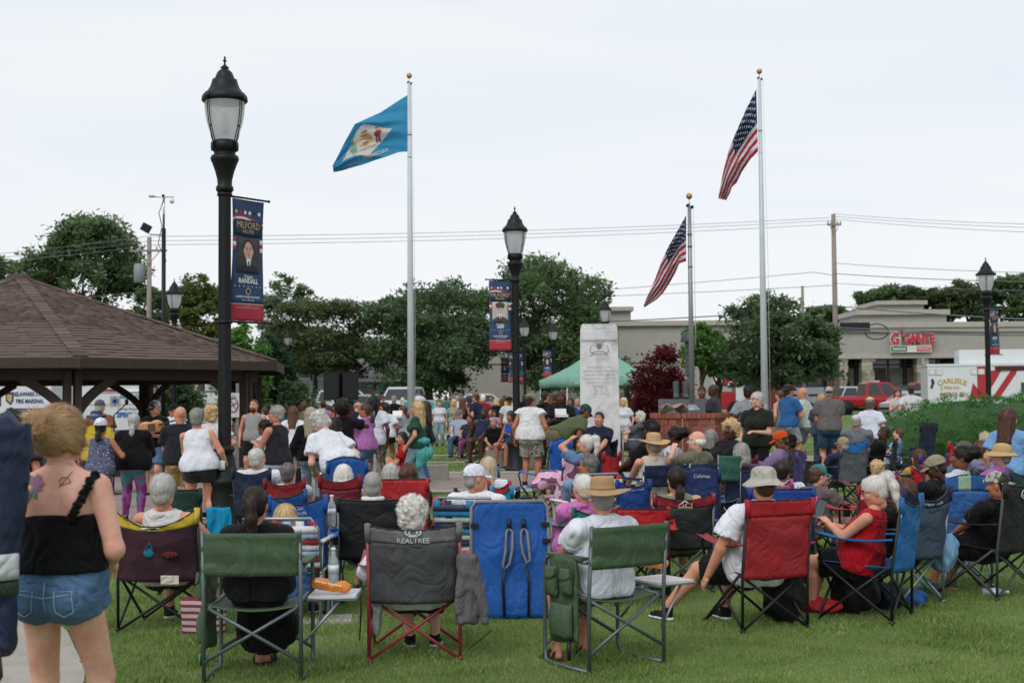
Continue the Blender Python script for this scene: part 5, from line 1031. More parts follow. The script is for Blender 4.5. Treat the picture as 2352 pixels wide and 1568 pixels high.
def fire_truck():
 d = 74; x0 = at(1640, 880, d).x; o = empty('fire_engine', 'white and red striped fire engine with open cab door and amber lamps', 'fire engine', (x0, d, gz(d)), math.radians(-4))
 boxpart(o, 'body', M_red, 0, 4.4, .1, 2.5, .5, 1.5); boxpart(o, 'upper_body', M_white, .0, 2.6, 0, 2.5, 1.9, 2.75); boxpart(o, 'cab_roof', M_white, -.1, 3.1, -.1, 2.6, 2.75, 2.9); boxpart(o, 'cab', M_white, 1.2, 3.0, 0, 2.5, .5, 2.75); boxpart(o, 'windscreen', M_cg, 2.0, 2.9, -.03, 0, 1.5, 2.6)
 dr = boxpart(o, 'cab_door', mat('door_grey', '#4b5559', rough=.4), 1.75, 3.0, -.5, -.44, .6, 2.55); boxpart(dr, 'window', glass('cab_door_glass', '#a7b4b8', .1), 1.88, 2.88, -.53, -.5, 1.55, 2.45)
 mb = MB()
 for q in range(4): mb.prism([(.05 + q * .45, 1.9), (.3 + q * .45, 1.9), (.62 + q * .45, 2.7), (.37 + q * .45, 2.7)], -.02, -.004)
 mb.build('chevron_stripe', M_red, o); em = bpy.data.materials.new('amber_lamp'); em.use_nodes = True; pb = em.node_tree.nodes['Principled BSDF']; pb.inputs['Base Color'].default_value = (.8, .35, .03, 1); pb.inputs['Emission Color'].default_value = (1, .5, .08, 1); pb.inputs['Emission Strength'].default_value = 2.2
 for x in (1.35, 1.85, 2.3): boxpart(o, 'amber_lamp', em, x - .12, x + .12, -.16, -.1, 2.66, 2.76)
 boxpart(o, 'arched_guard', M_red, 3.2, 4.4, -.05, .1, .6, 1.85)
 for x in (1.2, 3.8): wheel(o, x, .1, .5, .3, -1)
 l = empty('ladder_truck', 'maroon ladder truck tail with grey equipment lockers behind the tree', 'fire engine', (at(1850, 880, 70).x, 70, gz(70))); boxpart(l, 'locker_body', mat('locker_silver', '#8f959a', rough=.4, metal=.4, var=.1), -1.0, 1.2, 0, 2.3, .5, 1.75); boxpart(l, 'turntable', mat('maroon', '#5c2a30', rough=.5), -2.2, -1.0, 0, 2.4, .5, 1.9); boxpart(l, 'ladder_frame', mat('maroon', '#5c2a30', rough=.5), 1.25, 1.5, .2, .5, .5, 3.1); boxpart(l, 'ladder_frame', mat('maroon', '#5c2a30', rough=.5), 1.05, 1.75, .2, 1.2, 3.1, 3.3)
 for q in range(6): boxpart(l, 'rung', mat('maroon', '#5c2a30'), 1.5, 1.8, .25, .3, .8 + q * .35, .84 + q * .35)
 for q in (-.6, .4): boxpart(l, 'locker_handle', M_blk, q - .25, q + .25, -.03, 0, 1.3, 1.4)
 wheel(l, .1, .1, .5, .3, -1)
fire_truck()
def left_trucks():
 d = 62; o = empty('step_van', 'white fire marshal step van with navy lettering at the left edge', 'van', (at(118, 900, d).x, d, gz(d)), math.radians(-12)); H = 2.6
 MB().prism([(-6.0, .5), (0, .5), (0, H - .1), (-.1, H), (-3.2, H + .02), (-3.5, H - .2), (-4.1, 1.5), (-5.8, 1.3)], 0, 2.2).build('body', M_white, o); boxpart(o, 'rear_bumper', M_blk, 0, .15, .2, 2.0, .4, .6); boxpart(o, 'stripe', M_navy, -2.3, -.02, -.015, -.003, .98, 1.2); boxpart(o, 'gold_stripe', gold, -2.3, -.02, -.015, -.003, .84, .93); text('DELAWARE STATE', .27, M_navy, o, frame((-1.1, -.02, 1.85), (1, 0, 0), (0, 0, 1)), sx=.82, bold=.008); text('FIRE MARSHAL', .27, M_navy, o, frame((-1.1, -.02, 1.52), (1, 0, 0), (0, 0, 1)), sx=.82, bold=.008)
 mb = MB(); mb.prism([(-2.35, 1.55), (-2.1, 1.35), (-1.95, 1.55), (-1.95, 1.9), (-2.15, 2.0), (-2.35, 1.9)], -.02, -.004); mb.build('badge', M_navy, o); MB().prism([(-2.28, 1.6), (-2.1, 1.46), (-2.02, 1.6), (-2.02, 1.84), (-2.28, 1.84)], -.026, -.02).build('badge_shield', gold, o); boxpart(o, 'side_window', M_cg, -3.4, -2.6, -.02, .0, 1.3, 1.95); boxpart(o, 'windscreen', M_cg, -4.0, -3.55, -.02, 0, 1.5, 2.1); trucklights(o, (-2.9, -2.2, -.4), 2.3, 0); boxpart(o, 'roof_unit', M_white, -4.6, -2.6, .4, 1.8, H, H + .3); boxpart(o, 'mirror', M_blk, -3.9, -3.7, -.4, -.05, 1.4, 2.0)
 for x in (-5, -1.2): wheel(o, x, .1, .42, .28, -1)
 d = 76; m = empty('command_truck', 'tall white mobile command truck with red lettering seen under the roof', 'truck', (at(178, 880, d).x, d, gz(d))); boxpart(m, 'body', M_white, 0, 7.5, 0, 2.5, .6, 3.4); text('MOBILE COMMAND', .42, M_red, m, frame((1.9, -.02, 2.62), (1, 0, 0), (0, 0, 1)), sx=.9, bold=.012); trucklights(m, (.35, 1.6), 2.25, 0); boxpart(m, 'awning', M_white, -1.6, 0, -.3, .1, 2.75, 2.85); 
 mb = MB()
 for q in range(4): mb.prism([(4.0 + q * .5, 1.9), (4.25 + q * .5, 1.9), (3.95 + q * .5, 2.5), (3.7 + q * .5, 2.5)], -.02, -.004)
 boxpart(m, 'chevron_panel', paint('#d8a52a'), 3.75, 5.8, -.008, -.002, 1.9, 2.5); mb.build('chevron_stripe', M_red, m); boxpart(m, 'equipment_box', M_chr, 4.6, 5.2, -.05, 0, 1.85, 2.7)
 for x in (1.2, 6): wheel(m, x, .1, .5, .3, -1)
 d = 52; s = empty('emergency_van', 'white emergency services van with blue script behind the musicians', 'van', (at(182, 920, d).x, d, gz(d))); H = 1.98
 MB().prism([(0, .5), (5.6, .5), (5.6, H), (.35, H), (.1, H - .12), (0, H - .5)], 0, 2.0).build('body', M_white, s); boxpart(s, 'gold_line', gold, .3, 5.6, -.012, -.003, 1.48, 1.51); text('Sussex County Emergency', .19, M_blue, s, frame((2.6, -.02, 1.80), (1, 0, 0), (0, 0, 1)), shear=.25, bold=.006); text('Medical Services', .19, M_blue, s, frame((2.75, -.02, 1.6), (1, 0, 0), (0, 0, 1)), shear=.25, bold=.006); text('Caring People, Quality Service', .15, M_navy, s, frame((2.4, -.02, 1.32), (1, 0, 0), (0, 0, 1)), shear=.3); text('SPECIAL OPERATIONS', .26, M_blue, s, frame((2.75, -.02, 1.08), (1, 0, 0), (0, 0, 1)), bold=.012)
 boxpart(s, 'emblem_plate', mat('emblem_tan', '#b0a08c'), 1.2, 1.6, -.015, -.003, 1.42, 1.83); mb = MB()
 for q in range(3): a = q * math.pi / 3; mb.box((1.4, -.02, 1.62), (.07, .008, .32), Matrix.Rotation(a, 3, 'Y'))
 mb.build('star_of_life', M_blue, s); boxpart(s, 'rain_gutter', M_chr, .3, 5.6, -.03, 0, H - .03, H + .01); boxpart(s, 'light_bar', M_red, .5, 1.0, .3, 1.6, H, H + .12); boxpart(s, 'roof_vent', M_white, 1.4, 2.7, .4, 1.6, H, H + .14)
 for x in (.9, 4.6): wheel(s, x, .05, .4, .26, -1)
left_trucks(); print('vehicles', time.time() - T0)
# ---------------------------------------------------------------- lamp posts and banners
M_iron = mat('black_iron', '#0d0f11', rough=.5, var=.15, vs=12, spec=.3, bump=.15, bs=40)
def lamp_glass():
 m, N, L, P = newmat('lamp_glass'); P.inputs['Base Color'].default_value = (.85, .87, .9, 1); P.inputs['Roughness'].default_value = .35; P.inputs['Alpha'].default_value = .38
 tc = N.new('ShaderNodeTexCoord'); n = N.new('ShaderNodeTexNoise'); n.inputs['Scale'].default_value = 60; L.new(tc.outputs['Object'], n.inputs['Vector']); b = N.new('ShaderNodeBump'); b.inputs['Strength'].default_value = .6; b.inputs['Distance'].default_value = .01; L.new(n.outputs[0], b.inputs['Height']); L.new(b.outputs[0], P.inputs['Normal']); tr = N.new('ShaderNodeBsdfTranslucent'); tr.inputs[0].default_value = (.92, .94, .96, 1); mx = N.new('ShaderNodeMixShader'); mx.inputs[0].default_value = .65; L.new(P.outputs[0], mx.inputs[1]); L.new(tr.outputs[0], mx.inputs[2]); L.new(mx.outputs[0], N['Material Output'].inputs[0]); return m
M_lg = lamp_glass(); _lm = {}
def lamp_meshes():
 if _lm: return _lm
 z = 4.78
 _lm['pole'] = MB().lathe([(.088, 1.02), (.088, 1.05), (.082, 1.1), (.078, 4.25), (.078, 4.3)], 40, flute=(20, .09)).mesh('pole', M_iron)
 b = MB().lathe([(.26, 0), (.26, .06), (.235, .09), (.21, .12), (.2, .5), (.205, .56), (.235, .60), (.24, .64), (.205, .68), (.17, .74), (.135, .82), (.115, .92), (.10, .98), (.125, 1.0), (.13, 1.03), (.11, 1.06), (.09, 1.08)], 32); _lm['base'] = b.mesh('base', M_iron)
 b = MB().lathe([(.08, 4.25), (.11, 4.28), (.11, 4.32), (.09, 4.35), (.095, 4.42), (.12, 4.52), (.155, 4.62), (.175, 4.66), (.18, 4.69), (.165, 4.72), (.135, 4.73), (.135, 4.77), (.17, 4.79), (.175, 4.83), (.175, 4.88), (.16, 4.9), (.12, 4.92)], 28); _lm['capital'] = b.mesh('capital', M_iron)
 _lm['globe'] = MB().lathe([(.13, 4.91), (.165, 4.97), (.20, 5.06), (.228, 5.16), (.245, 5.27), (.252, 5.37), (.252, 5.42)], 28).mesh('globe', M_lg)
 _lm['hood'] = MB().lathe([(.27, 5.40), (.29, 5.42), (.285, 5.47), (.262, 5.5), (.25, 5.515), (.225, 5.53), (.185, 5.59), (.165, 5.65), (.155, 5.69), (.125, 5.70), (.115, 5.73), (.095, 5.78), (.06, 5.815), (.035, 5.825), (.055, 5.84), (.05, 5.85), (.025, 5.87), (.012, 5.89), (.012, 5.92), (.03, 5.93), (.012, 5.945), (.014, 5.97), (0, 6.0)], 28).mesh('hood', M_iron)
 for k in range(4):
  a = k * math.pi / 2 + .5; c, s_ = math.cos(a), math.sin(a); b = MB()
  for w in (-.016, .016): b.tube([(r * c - w * s_, r * s_ + w * c, q) for r, q in ((.285, 5.42), (.283, 5.3), (.265, 5.15), (.225, 5.0), (.18, 4.88), (.178, 4.80))], .007, 5)
  b.sphere((.29 * c, .29 * s_, 5.44), .035, 8, 6); b.sphere((.245 * c, .245 * s_, 5.07), .014, 6, 4); _lm['bracket%d' % k] = b.mesh('cage_bar', M_iron)
 return _lm
def lamp(label, px, ytop, banner=None, dd=None):
 f = (ytop - (912 - (px - 1176) * .00873)); d = dd or 4.35 * FPX / -f; d = dd or d
 g0 = gz(d); x = at(px, 912, d).x; o = empty('street_lamp', label, 'street lamp', (x, d, g0), random.uniform(0, 1.5), 'black street lamps in the park')
 sc = (at(px, ytop, d).z - g0) / 6.0
 for k, me in lamp_meshes().items(): link('cage_bar' if k.startswith('bracket') else k, me, o)
 MB().lathe([(.05, 5.0), (.05, 5.2), (.03, 5.25)], 10).build('bulb', mat('bulb_white', '#d9dcdd', rough=.4), o); o.scale = (1, 1, sc)
 return o, Vector((x, d, g0)), sc
def banner(pos, zt, ang, side, name1, name2, lines, cap, label, w=.56, h=1.56, sk=0.0, foot='VIVIANNE & JEREMIAH DONNELLY'):
 """a printed banner hung between two arms on a lamp post"""
 o = empty('banner', label, 'banner', (pos.x, pos.y, zt), ang, 'banners on the lamp posts'); x0 = .11; sd = side
 wv = lambda x, z: .035 * math.sin(2.2 * x / w + z * 2.2) + sk * (z / h)
 fx = lambda u: sd * (x0 + u * w) if sd > 0 else sd * (x0 + w - u * w)
 def on(u, v, lift=0.0): x = fx(u); return Vector((x, -.02 - lift + wv(u * w, -v * h), -v * h))
 blue = mat('banner_blue', '#2b4467', rough=.7, var=.12, vs=8, bump=.1, bs=6); red = mat('banner_red', '#a82f40', rough=.7, var=.06); white = mat('banner_white', '#d5d6d6', rough=.7, var=.03); gold2 = mat('banner_gold', '#b7a777', rough=.7, var=.05); dkb = mat('banner_plate', '#182844', rough=.7, var=.05)
 b = MB(); b.grid(lambda u, v: on(u, v * .86), 10, 24, -.004); b.build('cloth', blue, o); b = MB(); b.grid(lambda u, v: on(u, .86 + v * .14), 10, 6, -.004); b.build('red_foot', red, o)
 def patch(nm, m, u0, u1, v0, v1, lift, top=None, bot=None, n=8): b = MB(); b.grid(lambda a, c: on(u0 + (u1 - u0) * a, (v0 + (top(a) if top else 0)) * (1 - c) + (v1 + (bot(a) if bot else 0)) * c, lift), n, 4, .001); return b.build(nm, m, o)
 for q in range(3): patch('flag_stripe', red if q % 2 == 0 else white, .0, 1.0, .145 + q * .018, .163 + q * .018, .002, lambda a: -.02 * math.sin(a * 5), lambda a: -.02 * math.sin(a * 5), 16)
 for q in range(6): patch('side_stripe', white if q % 2 else red, .0 if q < 3 else .9, .1 if q < 3 else 1.0, .32 + (q % 3) * .035, .355 + (q % 3) * .035, .002)
 patch('name_plate', dkb, .04, .96, .165, .295, .004, None, lambda a: .02 * (1 - abs(2 * a - 1)))
 patch('portrait_ground', mat('portrait_' + cap, {'cap': '#b5ada0', 'dark': '#3c3a3c', 'hair': '#c2bdb4'}[cap], rough=.7, var=.15, vs=4), .13, .87, .31, .605, .004)
 def blob(nm, m, cu, cv, ru, rv, lift): b = MB(); pts = [on(cu + ru * math.cos(t), cv + rv * math.sin(t), lift) for t in [i * math.pi / 9 for i in range(18)]]; b._add(pts, [tuple(range(18))]); b.build(nm, m, o)
 coat = mat('portrait_coat_' + cap, {'cap': '#4a4136', 'dark': '#22252b', 'hair': '#23242a'}[cap], rough=.7); face = mat('portrait_face_' + cap, {'cap': '#b8ada2', 'dark': '#c39c8a', 'hair': '#b9aca3'}[cap], rough=.7, var=.12, vs=12); hairm = mat('portrait_hair', '#2c2320', rough=.7)
 patch('portrait_coat', coat, .14, .86, .515, .605, .0052, lambda a: .055 * (2 * a - 1) ** 2, None); patch('portrait_shirt', white, .43, .57, .49, .57, .0060, None, lambda a: -.05 * abs(2 * a - 1)); patch('portrait_tie', hairm, .478, .522, .505, .60, .0066); blob('portrait_neck', face, .5, .49, .085, .035, .0062); blob('portrait_hair', hairm, .5, .388, .172, .062, .0062); blob('portrait_face', face, .5, .425, .145, .08, .007)
 for sx in (-1, 1): blob('portrait_eye', hairm, .5 + sx * .058, .41, .022, .0045, .0076); blob('portrait_brow', hairm, .5 + sx * .06, .398, .032, .004, .0076); blob('portrait_ear', face, .5 + sx * .148, .425, .02, .018, .0068)
 blob('portrait_mouth', mat('portrait_lip', '#8a5a55'), .5, .457, .04, .0055, .0076); blob('portrait_nose', mat('portrait_nose', '#a08a7e'), .5, .432, .014, .014, .0076)
 if cap == 'cap': blob('portrait_cap', coat, .5, .352, .23, .036, .0082); patch('portrait_visor', hairm, .32, .68, .375, .39, .0086)
 def tx(s, size, v, m, sx=1.0, bold=.0): text(s, size, m, o, fn=lambda p: on(.5 + p.x * sx / w, v - p.y / h, .0085 if v < .31 else .004), bold=bold)
 tx('MILFORD', .12, .212, gold2, .88, .0); tx('SALUTES', .066, .262, gold2, .85); tx(name1, .058, .635, white, .9, .001); tx(name2, .085, .672, white, .9, .003)
 for q in range(6): blob('service_seal', (gold2, red, white, white, dkb, white)[q], .12 + q * .15, .105, .045, .016, .003)
 for q in range(7): blob('star', white, .1 + q * .13, .715, .014, .005, .003)
 blob('seal', gold2, .5, .755, .075, .027, .003); blob('seal_field', dkb, .5, .755, .052, .019, .004); tx(lines[0], .036, .803, white, .9, .001); tx(lines[1], .03, .828, white, .9); patch('seam', white, 0, 1, .858, .862, .003); tx('SPONSORED BY', .018, .876, gold2, .9); tx(foot, .036, .892, gold2, .72)
 for z, dd in ((.02, .0), (-h - .02, sk)): b = MB(); b.tube([(0, 0, z), (sd * (x0 + w + .06), dd * .6 - .01, z)], .014, 8); b.sphere((sd * (x0 + w + .07), dd * .6 - .01, z), .02, 8, 6); b.build('arm', M_iron, o)
 for z in (.03, -h - .03): MB().lathe([(.095, z - .02), (.095, z + .02)], 20).build('clamp', M_iron, o)
 return o
lo1, lp1, ls1 = lamp('tall black street lamp nearest the camera, left of the blue flag', 516, 128, dd=16.8); lo2, lp2, ls2 = lamp('black street lamp in the middle with a soldier banner on its left', 1186, 473, dd=29.9)
lamp('black street lamp head showing just over the pavilion roof', 400, 638); lamp('small far lamp head peeping out of the dark holly tree', 662, 755); _, lp5, _ = lamp('slim far street lamp immediately right of the middle lamp', 1206, 728); _, lp6, _ = lamp('slim far street lamp left of the green tent', 1272, 740); lamp('street lamp head standing above the marble monument', 1392, 682); _, lp8, _ = lamp('black street lamp on the right behind the hedge', 2271, 590)
banner(lp1, at(540, 452, 16.8).z, math.radians(53), 1, 'Francis', 'RANDALL', ('UNITED STATES AIR FORCE', 'Service: 1981-2022'), 'dark', 'large blue and red portrait banner on the nearest lamp post', w=.56, sk=-.07)
banner(lp2, at(1145, 645, 29.9).z, math.radians(12), -1, 'Donald J.', 'SAPP', ('UNITED STATES ARMY', 'Service: 1943-1946'), 'cap', 'blue and red banner with a capped soldier on the middle lamp', w=.5, h=1.56, foot='HIS LOVING FAMILY')
banner(lp6, at(1258, 803, 77).z, math.radians(8), -1, 'Robert', 'MASON', ('UNITED STATES ARMY', 'Service'), 'hair', 'small far banner on the lamp left of the tent', w=.52, foot='HIS FAMILY')
banner(lp5, at(1190, 808, 71).z, math.radians(10), -1, 'James', 'BAKER', ('UNITED STATES NAVY', 'Service'), 'hair', 'small far banner half hidden behind the middle lamp post', w=.75, foot='HIS FAMILY')
banner(Vector((at(1172, 912, 88).x, 88, gz(88))), at(1163, 822, 88).z, math.radians(8), -1, 'John', 'MASON', ('UNITED STATES ARMY', 'Service'), 'dark', 'darkest small banner just left of the middle lamp post', w=.5, foot='HIS FAMILY')
banner(lp8, at(2290, 702, 42).z, math.radians(33), 1, 'John Frank', 'PRETTY', ('UNITED STATES ARMY', 'Service'), 'dark', 'banner turned sideways on the right-hand lamp post', w=.5, h=1.5, sk=-.05, foot='HIS FAMILY')
MB().grid(lambda u, v: (.176 * math.sin(u * .5 - .25), -.176 * math.cos(u * .5 - .25) - .004, .78 + v * .12 + .0), 4, 3, .002).build('paper_label', mat('paper', '#d0d0cc'), label='small white paper notice stuck on the nearest lamp base', cat='notice', loc=(lp1.x, lp1.y, .0), rz=0)
# ---------------------------------------------------------------- flag poles and flags
M_pole = mat('white_pole', '#b9bfc4', rough=.4, var=.08, vs=3, spec=.5); M_gold = mat('gold_ball', '#b08a52', rough=.4, metal=.6, var=.15, vs=8); M_rope = mat('rope', '#c9c9c4', rough=.9, var=.1)
def pole(label, px, ytop, d, r0, r1, zbase=0.0, lean=0.0, base=None, m=None):
 tp = at(px, ytop, d); x = tp.x + lean; o = empty('flag_pole', label, 'flag pole', (x, d, zbase)); H = tp.z - zbase - .18; m = m or M_pole
 MB().tube([(0, 0, 0), (-lean * .5, 0, H * .5), (-lean, 0, H)], [r0, (r0 + r1) / 2, r1], 18).build('shaft', m, o); MB().sphere((-lean, 0, H + .2), .075 if r0 > .07 else .06, 16, 10).build('ball', M_gold, o); MB().tube([(-lean, 0, H), (-lean, 0, H + .16)], .012, 8).build('spindle', M_chr, o); b = MB(); b.sphere((-lean + .05, -.02, H - .01), .035, 8, 6); b.sphere((-lean - .03, 0, H + .02), .035, 8, 6); b.build('truck', M_iron, o)
 MB().tube([(-lean + .07, -r0, H - .02), (-lean * .4 + r0 + .02, -r0, H * .5), (r0 + .02, -r0, 1.2)], .006, 5).build('halyard', M_rope, o)
 for f in (.86, .80, .70): MB().lathe([(r1 + .012, H * f), (r1 + .012, H * f + .03)], 14, (-lean * f, 0, 0)).build('band', mat('pole_grime', '#6f6c66', rough=.7, var=.3), o)
 if base: MB().lathe([(base, 0), (base, .03), (base * .7, .06), (r0 * 1.5, .09), (r0 * 1.2, .12)], 20).build('collar', m, o)
 return o, Vector((x - lean, d, zbase + H))
po1, pt1 = pole('tall white flag pole carrying the blue state flag', 940, 176, 35, .105, .05, base=.25); po2, pt2 = pole('tall white flag pole at right carrying the larger striped flag', 1744, 166, 35, .105, .045, base=.25); PLZ = at(1600, 943, 25).z
po3, pt3 = pole('short grey flag pole standing on the brick planter', 1583, 453, 25, .055, .035, PLZ, base=.15, m=mat('grey_pole', '#8c9094', rough=.4, metal=.5, var=.15, vs=4))
def flag_surface(outline_top, outline_bot, d, amp, ph, nf, depth=.8):
 """the cloth hangs between its upper and lower edges (measured as picture points from hoist to fly), rippling in depth"""
 def interp(L, u):
  t = u * (len(L) - 1); i = min(int(t), len(L) - 2); f = t - i; a, b = L[i], L[i + 1]; return a[0] + (b[0] - a[0]) * f, a[1] + (b[1] - a[1]) * f
 def fn(u, v):
  p, q = interp(outline_top, u), interp(outline_bot, u); x, y = p[0] + (q[0] - p[0]) * v, p[1] + (q[1] - p[1]) * v
  dd = d + depth * u * .6 + amp * min(1, u * 3 + .15) * (math.sin(nf * (u + .95 * v) * 6.28 + ph) + .4 * math.sin(nf * 2.3 * (u + 1.3 * v) * 6.28 + ph * 2)); return at(x, y, dd)
 return fn
def flag(label, fn, nu, nv, colfn, mats, d, trans=.35):
 P = [[fn(i / nu, j / nv) for i in range(nu + 1)] for j in range(nv + 1)]; o0 = P[0][0].copy(); V = np.array([(p - o0)[:] for row in P for p in row]); F = []; I = []
 for j in range(nv):
  for i in range(nu): w = nu + 1; F.append((j * w + i, j * w + i + 1, (j + 1) * w + i + 1, (j + 1) * w + i)); I.append(colfn((i + .5) / nu, (j + .5) / nv))
 return link('flag', mesh_np('flag', V, np.array(F), mats, I), None, label, 'flag', loc=o0)
def flagcloth(key, c, tr=.4):
 m = cloth(c, key, .15)
 N = m.node_tree.nodes; L = m.node_tree.links; P = N['Principled BSDF']; t = N.new('ShaderNodeBsdfTranslucent'); t.inputs[0].default_value = (*srgb(c), 1); mx = N.new('ShaderNodeMixShader'); mx.inputs[0].default_value = tr; L.new(P.outputs[0], mx.inputs[1]); L.new(t.outputs[0], mx.inputs[2]); L.new(mx.outputs[0], N['Material Output'].inputs[0]); return m
FR, FW, FB = flagcloth('flag_red', '#b02a3c'), flagcloth('flag_white', '#dcdce2'), flagcloth('flag_blue', '#27304e')
def us_color(u, v):
 if u < .4 and v < 7 / 13:
  a = u / .4 * 12; b = v / (7 / 13) * 10; i, j = round(a), round(b)
  if 1 <= i <= 11 and 1 <= j <= 9 and (i + j) % 2 == 0:
   dx, dy = (a - i) * 1.0, (b - j) * 1.0; t = math.atan2(dx, -dy); rr = math.hypot(dx, dy); lim = .52 - .25 * abs(((t / (2 * math.pi / 5)) % 1) - .5) * 0 ; k = abs((((t + math.pi / 5) / (2 * math.pi / 5)) % 1) - .5) * 2
   if rr < .17 + .27 * k: return 1
  return 2
 return 0 if int(v * 13) % 2 == 0 else 1
def us_folded(u, v): return us_color(u, v + (.5 - .5 * v) * u)
fs2 = flag_surface([(1737, 205), (1712, 255), (1690, 305), (1672, 350), (1660, 400), (1652, 440), (1650, 456)], [(1741, 348), (1722, 368), (1704, 395), (1692, 420), (1681, 430), (1676, 445), (1668, 460)], 35, .22, 1.0, 1.6)
flag('large stars and stripes flag drooping from the tall right pole', fs2, 150, 91, us_folded, [FR, FW, FB], 35)
fs3 = flag_surface([(1576, 494), (1556, 530), (1536, 565), (1518, 603), (1505, 640), (1490, 672), (1478, 702)], [(1576, 600), (1560, 605), (1552, 625), (1538, 650), (1524, 672), (1508, 688), (1480, 706)], 25, .16, .4, 1.7)
flag('smaller stars and stripes flag on the short planter pole', fs3, 130, 78, us_folded, [FR, FW, FB], 25)
fs1 = flag_surface([(937, 218), (905, 238), (875, 258), (848, 270), (815, 285), (790, 330), (772, 366), (764, 380)], [(940, 348), (915, 350), (888, 360), (862, 368), (835, 378), (812, 384), (786, 392), (766, 396)], 35, .14, .2, 1.3)
DB, DW = flagcloth('flag_state_blue', '#3f8fb9', .35), flagcloth('flag_buff', '#d8cfc8')
fl1 = flag('sky blue state flag with a buff diamond and coat of arms', fs1, 110, 70, lambda u, v: 1 if abs(u - .5) / .31 + abs(v - .47) / .38 < 1 else 0, [DB, DW], 35)
def on1(u, v, lift=.02): p = fs1(u, v); return p - Vector(fl1.location) - Vector((0, lift, 0))
def arms():
 g, r, br, gd, dk, bl = (mat('arms_' + k, c, rough=.8, var=.1) for k, c in (('green', '#6f9a86'), ('red', '#b0415a'), ('brown', '#7d5a52'), ('gold', '#c9a86a'), ('dark', '#5a4a46'), ('blue', '#b9c4d8')))
 def el(nm, m, cu, cv, ru, rv, lift=.03): b = MB(); b._add([on1(cu + ru * math.cos(t), cv + rv * math.sin(t), lift) for t in [i * math.pi / 8 for i in range(16)]], [tuple(range(16))]); b.build(nm, m, fl1)
 for cu, m1, m2, nm in ((.36, r, br, 'supporter'), (.64, g, g, 'supporter')):
  el(nm + '_body', m1, cu, .43, .038, .075); el(nm + '_head', gd, cu, .325, .018, .028); el(nm + '_hat', dk, cu, .30, .026, .012, .035)
  for sx in (-.017, .017): el(nm + '_leg', m2, cu + sx, .56, .014, .075)
  el(nm + '_arm', m1, cu + (.03 if cu > .5 else -.03), .41, .022, .05)
 el('shield', gd, .5, .47, .075, .10); el('shield_band', bl, .5, .47, .065, .028, .035); el('shield_ox', br, .5, .53, .035, .024, .036); el('wheat', gd, .5, .35, .05, .03, .035); el('ship', dk, .5, .27, .035, .018); el('scroll', mat('arms_scroll', '#d2b6c0', rough=.8), .5, .635, .12, .018)
 text('DECEMBER 7, 1787', .16, DW, fl1, fn=lambda p: on1(.52 + p.x * .40, .87 - p.y * .62, .03), bold=.004)
arms()
